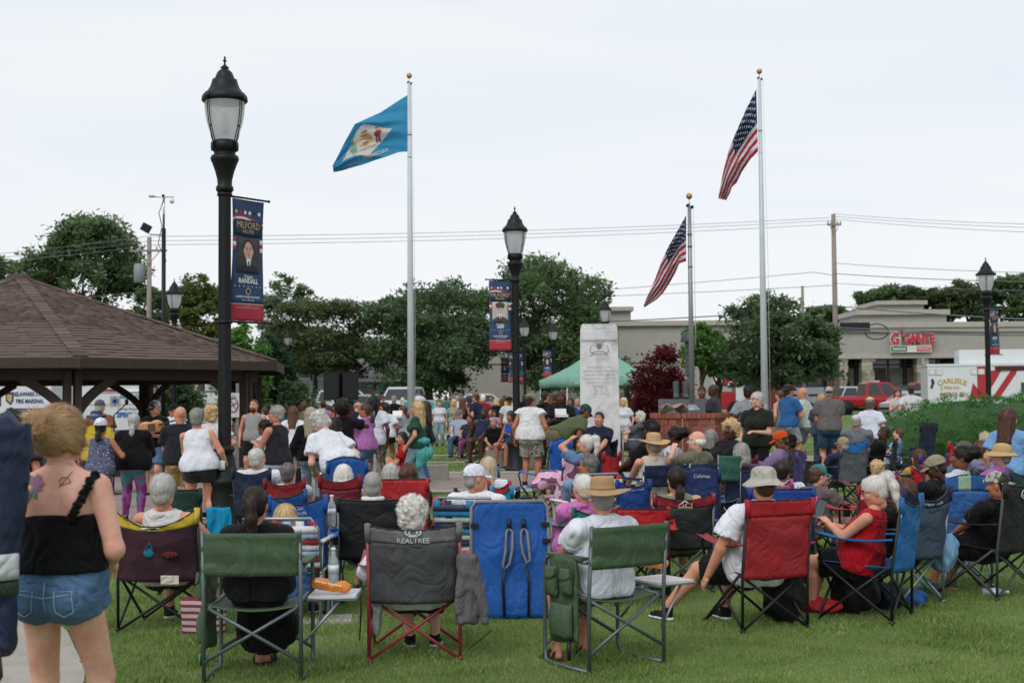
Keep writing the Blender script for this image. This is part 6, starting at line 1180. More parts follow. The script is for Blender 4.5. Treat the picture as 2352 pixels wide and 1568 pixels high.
# ---------------------------------------------------------------- monument, planter, statue, tent, sign, speakers, poles
def marble():
 m, N, L, P = newmat('marble'); P.inputs['Roughness'].default_value = .6; tc = N.new('ShaderNodeTexCoord'); n = N.new('ShaderNodeTexNoise'); n.inputs['Scale'].default_value = 2.2; n.inputs['Detail'].default_value = 9; n.inputs['Distortion'].default_value = 1.2; n.inputs['Roughness'].default_value = .65; L.new(tc.outputs['Object'], n.inputs['Vector'])
 r = N.new('ShaderNodeValToRGB'); e = r.color_ramp.elements; e[0].position = .32; e[0].color = (*srgb('#a3a5a8'), 1); e[1].position = .55; e[1].color = (*srgb('#cfcfcf'), 1); L.new(n.outputs[0], r.inputs[0]); L.new(r.outputs[0], P.inputs['Base Color']); return m
def monument():
 M_mar = marble(); d = 30; w = 86 * d / FPX; H = at(1374, 745, d).z; o = empty('marble_monument', 'white veined marble monument slab engraved with names of the fallen', 'monument', (at(1377, 912, d).x, d, 0), math.radians(-3)); hw = w / 2
 b = MB(); prof = [(hw + .12, 0), (hw + .12, .12), (hw + .05, .14), (hw + .03, .2), (hw - .005, H - .16), (hw - .012, H - .13), (hw - .012, H - .08), (hw - .03, H - .07), (hw - .03, H - .02), (hw - .045, H - .015), (hw - .045, H)]; vs = []
 for x, z in prof: vs += [(-x, -.28 * x / hw, z), (x, -.28 * x / hw, z), (x, .28 * x / hw, z), (-x, .28 * x / hw, z)]
 b._add(vs, [(i * 4 + k, i * 4 + (k + 1) % 4, (i + 1) * 4 + (k + 1) % 4, (i + 1) * 4 + k) for i in range(len(prof) - 1) for k in range(4)] + [(len(vs) - 4, len(vs) - 3, len(vs) - 2, len(vs) - 1)]); b.build('slab', M_mar, o)
 ink = mat('engraving', '#a0a2a4', rough=.9, var=.1); yf = lambda z: -.28 - .004
 for z in (H - .36, H - .39): MB().bx(-hw + .03, hw - .03, -.292, -.284, z, z + .008).build('incised_line', ink, o)
 def ln(s, z, size, x=0): text(s, size, ink, o, frame((x, -.288, z), (1, 0, 0), (0, 0, 1)), sx=.92)
 z = 2.30
 for s in ('DEDICATED TO THE', 'REVERENT AND ENDURING', 'MEMORY OF THE MEN OF', 'MILFORD WHO GAVE THEIR', 'LIVES IN THE CAUSE OF', 'FREEDOM'): ln(s, z, .062); z -= .085
 ln('WORLD WAR I', 1.70, .06); r = random.Random(2); nm = ['JAMES T CLARK', 'HARRY P HALL', 'ALBERT DEAN', 'OSCAR WEBB', 'EARL BENNETT', 'LEROY VOSS', 'FRANK SHARP', 'HOMER DAVIS', 'EDGAR CARY', 'PAUL LYNCH', 'ROY MARVEL', 'JOHN ELLIS', 'OTIS COLE', 'WM GRIER', 'NOAH PITT', 'LEON KING', 'CARL DUFF', 'GEO WARREN', 'AMOS HILL', 'RAY MACKLIN']
 for q in range(2): ln(nm[q], 1.60 - .07 * q, .042, -.2); ln(nm[q + 2], 1.60 - .07 * q, .042, .2)
 ln('WORLD WAR II', 1.36, .06)
 for q in range(9): ln(nm[(q + 4) % 20], 1.26 - .075 * q, .042, -.2); ln(nm[(q + 11) % 20], 1.26 - .075 * q, .042, .2)
 b = MB()
 for pts in ([(-.16, 2.62), (-.10, 2.68), (.10, 2.68), (.16, 2.62)], [(-.16, 2.82), (-.2, 2.75), (-.2, 2.66), (-.12, 2.64)], [(.16, 2.82), (.2, 2.75), (.2, 2.66), (.12, 2.64)], [(-.15, 2.95), (-.05, 2.86), (.05, 2.86), (.15, 2.95)], [(-.1, 2.84), (0, 2.72), (.1, 2.84)], [(-.2, 2.58), (-.14, 2.62), (.14, 2.62), (.2, 2.58)]): b.tube([(x, -.287, z_ - .02) for x, z_ in pts], .009, 5)
 for sx in (-1, 1): b.sphere((sx * .08, -.286, 2.9), .045, 8, 6, (1, .2, 1)); b.sphere((0, -.286, 2.78), .06, 8, 6, (1, .2, 1.2))
 b.build('carved_eagle', ink, o)
monument()
def planter():
 d = 25; xc = at(1601, 950, d).x; zt = PLZ; R = .80; o = empty('brick_planter', 'octagonal red brick planter wall with light mortar around the statue', 'planter', (xc, d + .55, 0)); MB().lathe([(R - .01, 0), (R - .01, zt - .06)], 8).build('mortar_core', mat('mortar', '#b3a79c', rough=.95, var=.1, vs=8), o, rz=math.pi / 8); mbk = [mat('planter_brick_%d' % i, c, rough=.9, var=.18, vs=14, bump=.3, bs=40) for i, c in enumerate(('#80453a', '#8c4d40', '#753d34', '#915849'))]
 bm = [MB().box((0, 0, 0), (1, 1, 1)).mesh('brick', m) for m in mbk]; rows = 9; hh = (zt - .14) / rows; r = random.Random(4)
 for f in range(8):
  a0, a1 = f * math.pi / 4 + math.pi / 8, (f + 1) * math.pi / 4 + math.pi / 8; A, B = Vector((R * math.cos(a0), R * math.sin(a0), 0)), Vector((R * math.cos(a1), R * math.sin(a1), 0)); m = (A + B) / 2
  if m.y > .3: continue
  ed = (B - A).normalized(); W_ = (B - A).length; nb = 3
  for k in range(rows):
   off = 0 if k % 2 else .5
   for q in range(nb + 1):
    x0, x1 = max((q - off) / nb, 0), min((q + 1 - off) / nb, 1)
    if x1 - x0 < .05: continue
    p = A + ed * W_ * (x0 + x1) / 2 + Vector((0, 0, (k + .5) * hh)); M = Matrix.Translation(p) @ Matrix.Rotation(math.atan2(ed.y, ed.x), 4, 'Z') @ Matrix.Diagonal(((x1 - x0) * W_ - .02, .05, hh - .02, 1)); link('brick', r.choice(bm), o, M=M)
  for q in range(7):
   p = A + ed * W_ * (q + .5) / 7 + Vector((0, 0, zt - .09)); nrm_ = m.normalized(); p -= nrm_ * .04; M = Matrix.Translation(p) @ Matrix.Rotation(math.atan2(ed.y, ed.x), 4, 'Z') @ Matrix.Diagonal((W_ / 7 - .01, .2, .09, 1)); link('coping_brick', bm[1 if q % 3 else 3], o, M=M)
 MB().lathe([(R - .1, zt - .12), (R - .1, zt - .07), (0, zt - .07)], 8).build('soil', mat('soil', '#4a4038', rough=1, var=.3), o, rz=math.pi / 8)
 br = mat('bronze', '#4c5252', rough=.5, var=.2, vs=8, metal=.3); gr = mat('granite', '#5a5e62', rough=.5, var=.15, vs=60); s = empty('memorial_statue', 'grey battlefield cross of boots, upright rifle and helmet on a granite block', 'statue', (at(1566, 930, d + .9).x, d + .95, PLZ - .08)); MB().bx(-.42, .42, -.3, .3, 0, .30).build('plinth', gr, s); k = .30
 for dx in (-.1, .08):
  G = SDF((dx - .1, -.25, k - .02), (dx + .1, .15, k + .42), .014); G.cap((dx, 0, k + .05), (dx, .02, k + .34), .055, .06, .02, flat=True); G.ell((dx, -.08, k + .04), (.05, .12, .05), .03); G.cut((0, 0, k), (0, 0, -1)); v, f = G.net(); link('boot', mesh_np('boot', v, f, [br]), s)
 b = MB(); b.tube([(.14, .03, k), (.14, .03, k + .55)], .018, 8); b.box((.14, .03, k + .72), (.09, .09, .5)); b.box((.14, .02, k + 1.02), (.10, .14, .25)); b.build('rifle', br, s); b = MB(); dome(b, k + 1.12, .14, .17, .19, 16, 6, 0); b.M = None; b.lathe([(.15, k + 1.11), (.145, k + 1.14)], 16, (0, 0, 0)); hl = b.build('helmet', br, s, loc=(.14, .02, 0))
 MB().grid(lambda u, v: ((u - .5) * .5, -.08 + v * .3, .02 + .1 * math.sin(u * 3.1) * (1 - v) + .06 * math.sin(u * 9 + v * 4)), 10, 6, .02).build('draped_jacket', cloth('#9a8a78'), label='beige jacket lying crumpled on the planter corner', cat='jacket', loc=(at(1545, 935, 25).x + .02, 24.95, PLZ + .01))
planter()
def tent():
 d = 43; g = flagcloth('tent_green', '#8cbcab', .3); o = empty('canopy_tent', 'green pop-up canopy tent with white legs behind the monument', 'tent', (at(1386, 900, d).x, d + 1.6, 0), math.radians(14)); w = 1.66; ze, zp = at(1290, 870, d).z, at(1345, 788, d).z; b = MB(); C = [(-w, -w, ze), (w, -w, ze), (w, w, ze), (-w, w, ze)]
 for i in range(4):
  A, B = Vector(C[i]), Vector(C[(i + 1) % 4]); P_ = Vector((0, 0, zp)); b.grid(lambda u, v: A.lerp(B, u).lerp(P_, v) - Vector((0, 0, 0.13 * math.sin(math.pi * v) * (.4 + .6 * 4 * (u - .5) ** 2) + .05 * math.sin(math.pi * u) * (1 - v))), 8, 6, .006)
 b.build('roof', g, o)
 for i in range(4): A, B = Vector(C[i]), Vector(C[(i + 1) % 4]); v = MB(); v.grid(lambda a, c: A.lerp(B, a) * 1.003 - Vector((0, 0, c * .27 + .02 * math.sin(a * 9) * c)), 10, 2, .006); v.build('valance', g, o); MB().tube([(C[i][0] * .98, C[i][1] * .98, 0), (C[i][0] * .98, C[i][1] * .98, ze)], .022, 8).build('leg', M_pole, o); MB().beam((C[i][0] * .97, C[i][1] * .97, ze - .1), tuple(Vector(C[(i + 1) % 4]) * .97 - Vector((0, 0, .1))), .02, .03).build('truss', M_pole, o)
 text('We Stand For Service!', .19, cloth('#cfdad4'), o, frame((-.55, -w - .02, ze - .14), (1, 0, 0), (0, 0, 1)), shear=.2)
tent()
def town_sign():
 d = 50; o = empty('park_sign', 'turquoise bicentennial park sign with white scalloped frame behind the flag pole', 'sign', (at(962, 912, d).x, d, gz(d)), 0); tq = paint('#4f9ba5', 'turquoise', .6); wt = paint('#c9ccca', 'sign_frame', .6); z0, z1 = at(962, 972, d).z, at(962, 921, d).z; hw = 39 * d / FPX * .98
 MB().prism([(-hw, z0 - .03), (hw, z0 - .03), (hw, z1 - .03), (hw - .1, z1 + .03), (-hw + .1, z1 + .03), (-hw, z1 - .03)], 0, .06).build('frame', wt, o); MB().prism([(-hw + .04, z0), (hw - .04, z0), (hw - .04, z1 - .06), (hw - .14, z1), (-hw + .14, z1), (-hw + .04, z1 - .06)], -.02, .0).build('board', tq, o); MB().lathe([(.26, -.015), (.26, .015)], 24, ax=.62).build('crest', wt, o, M=Matrix.Translation((0, -.02, z1 + .04)) @ Matrix.Rotation(math.pi / 2, 4, 'X')); text('BICENTENNIAL', .25, wt, o, frame((0, -.03, (z0 + z1) / 2 + .02), (1, 0, 0), (0, 0, 1)), sx=.68, bold=.006); text('PARK', .16, wt, o, frame((0, -.03, z0 + .2), (1, 0, 0), (0, 0, 1)))
 for sx in (-1, 1): MB().lathe([(.05, -.1), (.05, z1 + .02), (.07, z1 + .03), (.06, z1 + .08), (0, z1 + .12)], 12, (sx * hw, .1, 0)).build('post', wt, o)
town_sign()
def speakers():
 d = 31; m = mat('speaker_black', '#15161a', rough=.8, var=.1, bump=.2, bs=60)
 for px, w, a, lab in ((770, .40, -20, 'black loudspeaker on a stand, its side turned to us'), (804, .37, 10, 'second black loudspeaker on a stand, nearer the yellow house')):
  o = empty('loudspeaker', lab, 'speaker', (at(px, 900, d).x, d, 0), math.radians(a)); z0, z1 = at(px, 918, d).z, at(px, 855, d).z; h = w / 2; MB().prism([(-h, -.2), (h, -.2), (h * .7, .22), (-h * .7, .22)], z0, z1, 'xy').build('cabinet', m, o); MB().prism([(-h * .9, -.212), (h * .9, -.212), (h * .9, -.202), (-h * .9, -.202)], z0 + .03, z1 - .03, 'xy').build('grille', mat('grille_black', '#1d1e22', rough=.9), o); MB().tube([(0, 0, .1), (0, 0, z0)], .022, 8).build('pole', M_iron, o)
  for q in range(3): t = q * 2.09 + .4; MB().tube([(0, 0, .55), (.45 * math.cos(t), .45 * math.sin(t), .01)], .014, 6).build('leg', M_iron, o)
speakers()
M_wood = mat('pole_wood', '#8b8078', rough=.95, var=.2, vs=5, bump=.4, bs=20, aniso=(2, 2, .2)); M_wire = mat('wire', '#6d7076', rough=.7, var=0)
def upole(label, px, ytop, d, r=.16, arms=((.3, 1.0),), name='utility_pole'):
 tp = at(px, ytop, d); g0 = gz(d); o = empty(name, label, 'utility pole', (tp.x, d, g0)); H = tp.z - g0; MB().tube([(0, 0, -.2), (0, 0, H)], [r, r * .72], 12).build('shaft', M_wood, o)
 for dz, w in arms:
  MB().box((0, -.18, H - dz), (w * 2, .09, .11)).build('crossarm', M_wood, o)
  for q in (-.9, -.45, .45, .9): MB().lathe([(.03, 0), (.06, .05), (.04, .1), (.06, .15), (.02, .2)], 8, (q * w, -.18, H - dz + .05)).build('insulator', mat('porcelain', '#9aa0a3', rough=.3), o)
  for sx in (-1, 1): MB().beam((sx * w * .6, -.18, H - dz - .05), (0, -.14, H - dz - .75), .03, .04).build('brace', M_wood, o)
 return o, tp
u1, u1t = upole('weathered wooden utility pole right of centre above the shops', 1914, 492, 86, .2, ((.7, .45),)); u2, u2t = upole('short wooden utility pole with transformer left of the camera mast', 343, 545, 72, .17, ((.75, 1.0),)); upole('bare grey pole stub behind the grey green tree', 1843, 657, 96, .14, ())
MB().lathe([(.28, -.5), (.3, -.48), (.3, .45), (.2, .52)], 16, (-.5, -.1, at(325, 628, 72).z - gz(72))).build('transformer', mat('transformer_grey', '#7d8184', rough=.5, var=.1), u2)
MB().box((-2.2, -.2, at(1905, 755, 86).z - gz(86)), (.9, .3, .5)).build('cable_closure', M_blk, u1); MB().box((1.2, -.2, at(1940, 752, 86).z - gz(86)), (1.9, .25, .6)).build('cable_closure', M_blk, u1); MB().tube([(2.6 + .75 * math.cos(t), -.2, at(1990, 762, 86).z - gz(86) + .5 * math.sin(t)) for t in [i * math.pi / 12 for i in range(24)]], .04, 5, closed=True).build('cable_coil', M_blk, u1)
mast = empty('camera_mast', 'thin black mast with security cameras and a floodlight', 'mast', (at(376, 600, 46).x, 46, 0)); zz = lambda py: at(376, py, 46).z; MB().tube([(0, 0, 0), (0, 0, zz(525))], .075, 12).build('post', M_iron, mast); MB().tube([(0, 0, zz(525)), (0, 0, zz(447))], .04, 10).build('extension', M_chr, mast); MB().tube([(-.5, 0, zz(452)), (.35, 0, zz(453))], .02, 8).build('crossbar', M_chr, mast); MB().sphere((.28, 0, zz(462)), .09, 12, 8).build('dome_camera', M_white, mast); MB().lathe([(.1, 0), (.12, .04), (.02, .08)], 12, (-.42, 0, zz(452))).build('antenna', M_white, mast); MB().sphere((-.02, 0, zz(450)), .06, 8, 6).build('hub', M_iron, mast); MB().box((-.6, -.05, zz(525) + .02), (.32, .12, .28), Matrix.Rotation(.5, 3, 'Y')).build('floodlight', M_iron, mast); MB().beam((-.5, 0, zz(538)), (0, 0, zz(540)), .03, .03).build('light_arm', M_iron, mast); MB().tube([(.03, -.05, zz(455)), (-.16, -.05, zz(490)), (-.05, -.05, zz(520)), (-.18, -.05, zz(560)), (.1, -.05, zz(600))], .015, 5).build('cable', M_iron, mast)
def wire(label, pts, r=.035, sag=.0, name='overhead_wire'):
 P = [at(*p) for p in pts]; Q = []
 for a, b in zip(P, P[1:]):
  for i in range(12): t = i / 12; Q.append(a.lerp(b, t) - Vector((0, 0, sag * 4 * t * (1 - t) * (b - a).length / 40)))
 Q.append(P[-1]); o0 = Q[0].copy(); MB().tube([q - o0 for q in Q], r, 4).build(name, M_wire, label=label, cat='wire', group='overhead wires', loc=o0)
for i, (a, b, c) in enumerate((((-20, 584, 72), (337, 543, 72), (1905, 500, 86)), ((-20, 593, 72), (350, 553, 72), (1915, 506, 86)), ((-20, 603, 72), (360, 562, 72), (1925, 514, 86)))): wire(('topmost', 'second', 'third')[i] + ' long overhead wire crossing the sky from the left pole to the right one', [a, b, c], .013, .25)
for i, (y0, y1, r) in enumerate(((491, 516, .012), (497, 524, .012), (503, 535, .012), (604, 627, .015), (628, 648, .022), (650, 668, .015), (702, 735, .035), (752, 762, .035), (757, 770, .035))): wire('wire running right from the wooden pole, number %s from the top' % ('one', 'two', 'three', 'four', 'five', 'six', 'seven', 'eight', 'nine')[i], [(1914, y0, 86), (2400, y1, 70)], r, .2)
wire('low wire from the wooden pole leftwards behind the planter flag', [(1914, 632, 86), (1870, 625, 86), (1300, 672, 95)], .018, .1); wire('lowest wire from the wooden pole towards the domed tree', [(1914, 655, 86), (1340, 682, 95)], .018, .1); wire('wire over the rear building roof to the wooden pole', [(1914, 700, 86), (1700, 722, 90), (1400, 738, 96)], .04, .1); wire('sloping service wire above the pavilion ridge', [(-20, 700, 78), (350, 668, 72), (900, 700, 80)], .014, .1); wire('faint wire between the tall poles low over the trees', [(300, 700, 80), (1240, 690, 95)], .012, .1)
ns = empty('notice_post', 'white no smoking sign on a grey post beside the pavilion', 'sign', (at(545, 930, 27).x, 27, 0)); MB().bx(-.03, .03, 0, .03, 0, at(545, 880, 27).z).build('post', mat('galvanised', '#7a7672', rough=.6, metal=.4), ns); za, zb_ = at(535, 958, 27).z, at(535, 902, 27).z; MB().bx(-.18, -.035 + .08, -.03, -.02, za, zb_).build('plate', paint('#b9bbb8'), ns); MB().tube([(-.07 + .09 * math.cos(t), -.035, (za + zb_) / 2 + .14 * math.sin(t)) for t in [i * math.pi / 10 for i in range(20)]], .012, 5, closed=True).build('ring', paint('#7a2434'), ns); MB().beam((-.13, -.036, (za + zb_) / 2 + .1), (-.01, -.036, (za + zb_) / 2 - .1), .02, .012).build('slash', paint('#7a2434'), ns); MB().beam((-.13, -.034, (za + zb_) / 2 - .03), (-.01, -.034, (za + zb_) / 2 + .05), .025, .012).build('cigarette', M_blk, ns); text('NO\nSMOKING', .04, M_blk, ns, frame((-.07, -.035, zb_ - .07), (1, 0, 0), (0, 0, 1)), sx=.7)
print('street', time.time() - T0)
# ---------------------------------------------------------------- chairs: sitter faces local +y
M_alu = mat('chair_alu', '#8f979c', rough=.35, metal=.7, var=.1, vs=8); M_gunm = mat('chair_gunmetal', '#5f686b', rough=.4, metal=.5, var=.1, vs=8); M_bpole = mat('chair_black', '#17181a', rough=.5, var=.1); _cm = {}
def quad_meshes(w):
 if w in _cm: return _cm[w]
 A = []; r = .0105; ff, fr = .27, -.25
 def t(nm, *pts): A.append((nm, MB().tube(pts, r, 8).mesh(nm, M_bpole)))
 for s in (-1, 1):
  t('leg', (s * w, -.22, .40), (s * w, ff + .02, .015)); t('leg', (s * w, ff - .01, .43), (s * w, fr - .02, .015)); t('arm_post', (s * w, ff - .02, .40), (s * (w + .02), ff + .02, .58), (s * (w + .03), ff - .03, .63))
  t('leg', (s * w, -.225, .40), (-s * w, fr, .015)); t('leg', (s * w, ff, .43), (-s * w, ff + .02, .015))
 for x in (-w, w):
  for y in (fr, ff + .02): A.append(('foot_cap', MB().sphere((x, y, .014), .019, 8, 6).mesh('foot_cap', M_bpole)))
 _cm[w] = A; return A
def quad(label, x, y, yaw, fab, pole=None, band=None, hb=.9, w=.27, seatc=None, armc=None, txt=None, dip=.06, sag=.07, group='folding camp chairs', z=0.0, bare=False, tc='#c9cdd2'):
 o = empty('camp_chair', label, 'chair', (x, y, z), math.radians(yaw), group); pm = pole or M_bpole; rr = random.Random(int(x * 100) + int(y * 37))
 for nm, me in quad_meshes(w): c = link(nm, me, o); (setmat(c, pm) if pm is not M_bpole else None)
 for s in (-1, 1): MB().tube([(s * w, -.25, .0), (s * w, -.26, .40), (s * w, -.34, hb)], .0115, 8).build('upright', pm, o)
 ph = rr.uniform(0, 6); fm = tone2(fab)
 def bk(u, v, lift=0.0):
  q = 1 - u * u; return Vector((u * w * (1 - .02 * math.sin(v * 3)), -.265 - .085 * (.40 + (hb - .40) * v - .40) / .5 - sag * q * (1 - .45 * v) - .006 * math.sin(u * 9 + ph + v * 5) * q - .006 * math.sin(v * 15 + ph + 3 * u) * (1 - q * .6) - .007 * math.exp(-((v - .85 + .35 * q) * 7) ** 2) - .005 * math.sin((u + v * 1.4) * 13 + ph) * v - lift, .37 + (hb - .37) * v - dip * q * v ** 4))
 vb = .80 if band else 1.0
 MB().grid(lambda a, c: bk(2 * a - 1, c * vb), 16, 14, .006).build('backrest', fm, o)
 if band: MB().grid(lambda a, c: bk(2 * a - 1, vb + c * (1 - vb), .003), 16, 5, .012).build('back_band', tone2(band), o)
 edge = tone2(band or fab)
 for s in (-1, 1): MB().tube([bk(s, .80) + Vector((0, .004, 0)), bk(s, 1.0) + Vector((0, .004, .012))], .021, 8).build('corner_pocket', edge, o)
 MB().tube([bk(2 * i / 12 - 1, 1.0) for i in range(13)], .006, 5).build('hem_tape', M_bpole if not bare else edge, o)
 MB().grid(lambda a, c: ((2 * a - 1) * (w - .01), -.24 + .50 * c, .41 + .025 * c - .10 * (1 - (2 * a - 1) ** 2) * math.sin(math.pi * min(1, c * 1.05 + .12)) - .002 * math.sin(a * 22)), 12, 12, .006).build('seat', tone2(seatc or fab), o)
 for s in (-1, 1): MB().grid(lambda a, c: (s * (w + .03 + (a - .5) * .085), -.27 + .54 * c, .60 + .03 * c - .03 * math.sin(math.pi * c) + .012 * (2 * a - 1) ** 2), 4, 8, .006).build('armrest', tone2(armc or fab), o)
 MB().lathe([(.03, .50), (.034, .52), (.036, .615), (.04, .62)], 12, (w + .03, .18, 0)).build('cup_holder', M_bpole, o)
 if txt:
  for s, size, v, sx in txt: text(s, size, cloth(tc), o, fn=lambda p: bk(-p.x * sx / w * -1 if False else p.x * sx / w, v + p.y / (hb - .37), .012))
 o['bk'] = 0; QB[o.name] = bk; return o
QB = {}
def tone2(c): return c if not isinstance(c, str) else nylon(c)
def director(label, x, y, yaw, fab, pole=None, group='green director chairs', hb=.87, pocket=True, table=True, k=1.0):
 o = empty('director_chair', label, 'chair', (x, y, 0), math.radians(yaw), group); o.scale = (k, k, k); pm = pole or M_gunm; w = .285; fm = tone2(fab); r = .0125
 def t(nm, *pts, rad=r): return MB().tube(pts, rad, 8).build(nm, pm, o)
 for s in (-1, 1):
  t('rear_post', (s * w, -.23, .0), (s * w, -.235, .45), (s * w, -.27, hb + .01)); t('front_frame', (s * w, -.21, .015), (s * w, .18, .012), (s * w, .225, .03), (s * w, .235, .10), (s * w, .225, .60), (s * w, .20, .655), (s * w, .14, .67), (s * w, -.22, .66))
  MB().bx(s * w - .03, s * w + .03, -.2, .18, .672, .69).build('armrest', fm, o); t('seat_rail', (s * w * .9, -.21, .43), (s * w * .9, .22, .45)); t('leg', (s * w * .92, -.225, .43), (-s * w * .98, -.235, .12), rad=.011); t('leg', (s * w * .92, .21, .44), (-s * w * .98, .225, .12), rad=.011)
 MB().grid(lambda a, c: ((2 * a - 1) * (w + .012), -.262 - .03 * (1 - (2 * a - 1) ** 2) - .006 * math.sin(c * 12 + a * 3) - .004 * math.sin(a * 17 + c * 5) - .03 * c + .012, hb - .25 + .25 * c), 14, 8, .008).build('backrest', fm, o)
 MB().grid(lambda a, c: ((2 * a - 1) * (w - .01), -.21 + .42 * c, .445 - .035 * (1 - (2 * a - 1) ** 2)), 10, 6, .006).build('seat', fm, o)
 if pocket:
  p = MB().grid(lambda a, c: (-w - .022 - .018 * math.sin(math.pi * a) * (1 - c) - .004 * math.sin(c * 20 + a * 5), -.14 + .28 * a, .685 - .52 * c + .012 * math.sin(a * 5 + 1) * c), 10, 14, .016).build('side_pocket', fm, o)
  for y0, z0, hh, ww, dp in ((-.12, .46, .15, .10, .045), (.03, .44, .17, .10, .04), (-.11, .20, .20, .22, .055)): MB().grid(lambda a, c: (-w - .036 - dp * math.sin(math.pi * min(max(a, .0), 1)) ** .5 * (.4 + .6 * math.sin(math.pi * (1 - c) * .9)) - .003 * math.sin(c * 25 + a * 9), y0 + ww * a, z0 + hh * c), 8, 8, .006).build('pocket', fm, p)
  for y0, z0 in ((-.125, .60), (.025, .60)): MB().grid(lambda a, c: (-w - .05 - .03 * math.sin(math.pi * a) ** .6 - .01 * c, y0 + .11 * a, z0 + .02 - .075 * c + .02 * c * (2 * a - 1) ** 2), 8, 4, .006).build('pocket_flap', fm, p)
  MB().tube([(-w - .04, -.08, .19), (-w - .045, -.09, .07)], .012, 6).build('strap', M_bpole, o)
 if table:
  tb = MB().bx(w + .03, w + .31, -.16, .16, .47, .485).build('side_table', paint('#c9c9c8', 'table_white', .4), o); MB().tube([(w + .03, -.165, .465), (w + .315, -.165, .465), (w + .315, .165, .465), (w + .03, .165, .465)], .010, 6, closed=True).build('table_rim', M_alu, tb); MB().tube([(w + .22, -.14, .46), (w + .01, -.2, .22)], .009, 6).build('table_brace', M_alu, tb); MB().tube([(w + .22, .18, .46), (w + .01, .22, .22)], .009, 6).build('table_brace', M_alu, tb)
 return o
def lawn(label, x, y, yaw, cols, hb=.95, hand='#d5d6d6', group='webbed lawn chairs'):
 o = empty('lawn_chair', label, 'chair', (x, y, 0), math.radians(yaw), group); w = .27
 def t(nm, *pts): return MB().tube(pts, .0125, 8).build(nm, M_alu, o)
 t('back_frame', (-w, -.18, .36), (-w, -.30, hb - .08), (-w + .05, -.315, hb), (w - .05, -.315, hb), (w, -.30, hb - .08), (w, -.18, .36))
 for s in (-1, 1):
  t('leg', (s * w, .26, .40), (s * w, .22, .0), (s * w, -.22, .0), (s * w, -.16, .58)); MB().grid(lambda a, c: (s * w + (a - .5) * .05, -.2 + .46 * c, .60 + .012 * math.sin(math.pi * a)), 4, 4, .02).build('armrest', paint(hand), o); t('arm_post', (s * w, .22, .59), (s * w, .05, .02)); t('seat_rail', (s * w, -.2, .37), (s * w, .27, .40))
 for i in range(6): x0 = -w + .035 + i * (2 * w - .07) / 5; MB().grid(lambda a, c: (x0 + (a - .5) * .062, -.20 - .125 * c - .006 * math.sin(i * 2.0 + c * 9), .38 + (hb - .40) * c), 2, 8, .003).build('web_strap', tone2(cols[i % len(cols)]), o)
 for i in range(7): z0 = .44 + i * (hb - .52) / 6; MB().grid(lambda a, c: ((2 * a - 1) * w, -.2 - .125 * (z0 - .38) / (hb - .4) - .008 - .0 * a, z0 + (c - .5) * .05), 6, 2, .003).build('web_strap', tone2(cols[(i + 1) % len(cols)]), o)
 for i in range(5): y0 = -.15 + i * .09; MB().grid(lambda a, c: ((2 * a - 1) * w, y0 + (c - .5) * .06, .385 - .03 * (1 - (2 * a - 1) ** 2)), 6, 2, .003).build('web_strap', tone2(cols[i % len(cols)]), o)
 return o
def under(J, fy=.0): return J['loc'].x, J['loc'].y, math.degrees(J['ya'])
def chair_for(J, mk, *a, back=.06, dyaw=0, dx=0.0, **k):
 """stand a chair under a seated person, the hips a little ahead of its middle"""
 CHAIRED.add(J['o'].name); x, y, w = under(J); w += dyaw; t = math.radians(w); off = Vector((dx * math.cos(t) + .0 + math.sin(t) * -back * -1, dx * math.sin(t) - math.cos(t) * -back * 1, 0)); return mk(a[0], x + off.x, y + off.y, w, *a[1:], **k)
# ---------------------------------------------------------------- the people and what they sit on (nearest first)
P = person; QC = chair_for
STRAW = straw_mat('straw_dark', '#b8956a'); STRAW2 = straw_mat('straw_light', '#cda873'); CAMO = patt('camo_grey', 'noise', [(0, '#6a6a62'), (.42, '#8d8c82'), (.5, '#b5b3a8'), (.58, '#57584f')], 14); CAMOT = patt('camo_tan', 'noise', [(0, '#6b6354'), (.42, '#8d8472'), (.5, '#a59d8a'), (.58, '#5a5446')], 16); DENIM = creased('denim', '#4c6788', .9, .6, 8, .32); DENIMD = creased('denim_dark', '#334a64', .9, .5, 7, .25); DENIML = creased('denim_light', '#8299ac', .9, .5, 7, .2)
# foreground
w0 = P('woman standing at left edge with messy bun, black ruffled top and denim shorts', 147, 912, 5.6, -6, s=.955, top=('strap', '#0d0d0f'), topcut=.19, hem=-.05, flarehem=.03, tuck=1, bot=('mini', DENIM), leglen=.20, hair=('bun', 'ginger'), g=1.04, arms=((.24, .20, .34), (.15, .17, .06)), head=(-22, 4), shoe=None, hs=.93, feet=[(-.13, .0, 0), (.13, .06, 0)])
q0 = P('grey-haired woman in white top sitting in the yellow and burgundy chair', 374, 1086, 9.6, -4, seat=.36, top=('tank', '#c9c7c6'), bot=('shorts', '#1f2126'), hair=('crop', 'silver'), arms=('rest', 'rest'), skin='b', g=1.12, head=(-4, 0))
REDC = '#6b1a24'; c0 = QC(q0, quad, 'burgundy and yellow team camp chair with mesh back pocket', patt('mesh_burgundy', 'noise', [(0, '#33202a'), (.5, '#3c2730')], 6), band='#b9a032', hb=.88, w=.30, seatc='#4a2733', armc='#5a1c28', dip=.12, sag=.10)
q1 = P('dark-haired woman with a ponytail and black shirt in the left green director chair', 586, 1112, 7.95, 0, seat=.47, top=('tee', '#1c1a1e'), bot=('skirt', '#121214'), skl=.30, skw=.26, hair=('pony', 'dark'), skin='b', arms=('lap', 'lap'), feet=[(-.08, .42, 0), (-.02, .46, 0)], shoe=('sandal', '#2a2622', '#2a2622'), hem=.06)
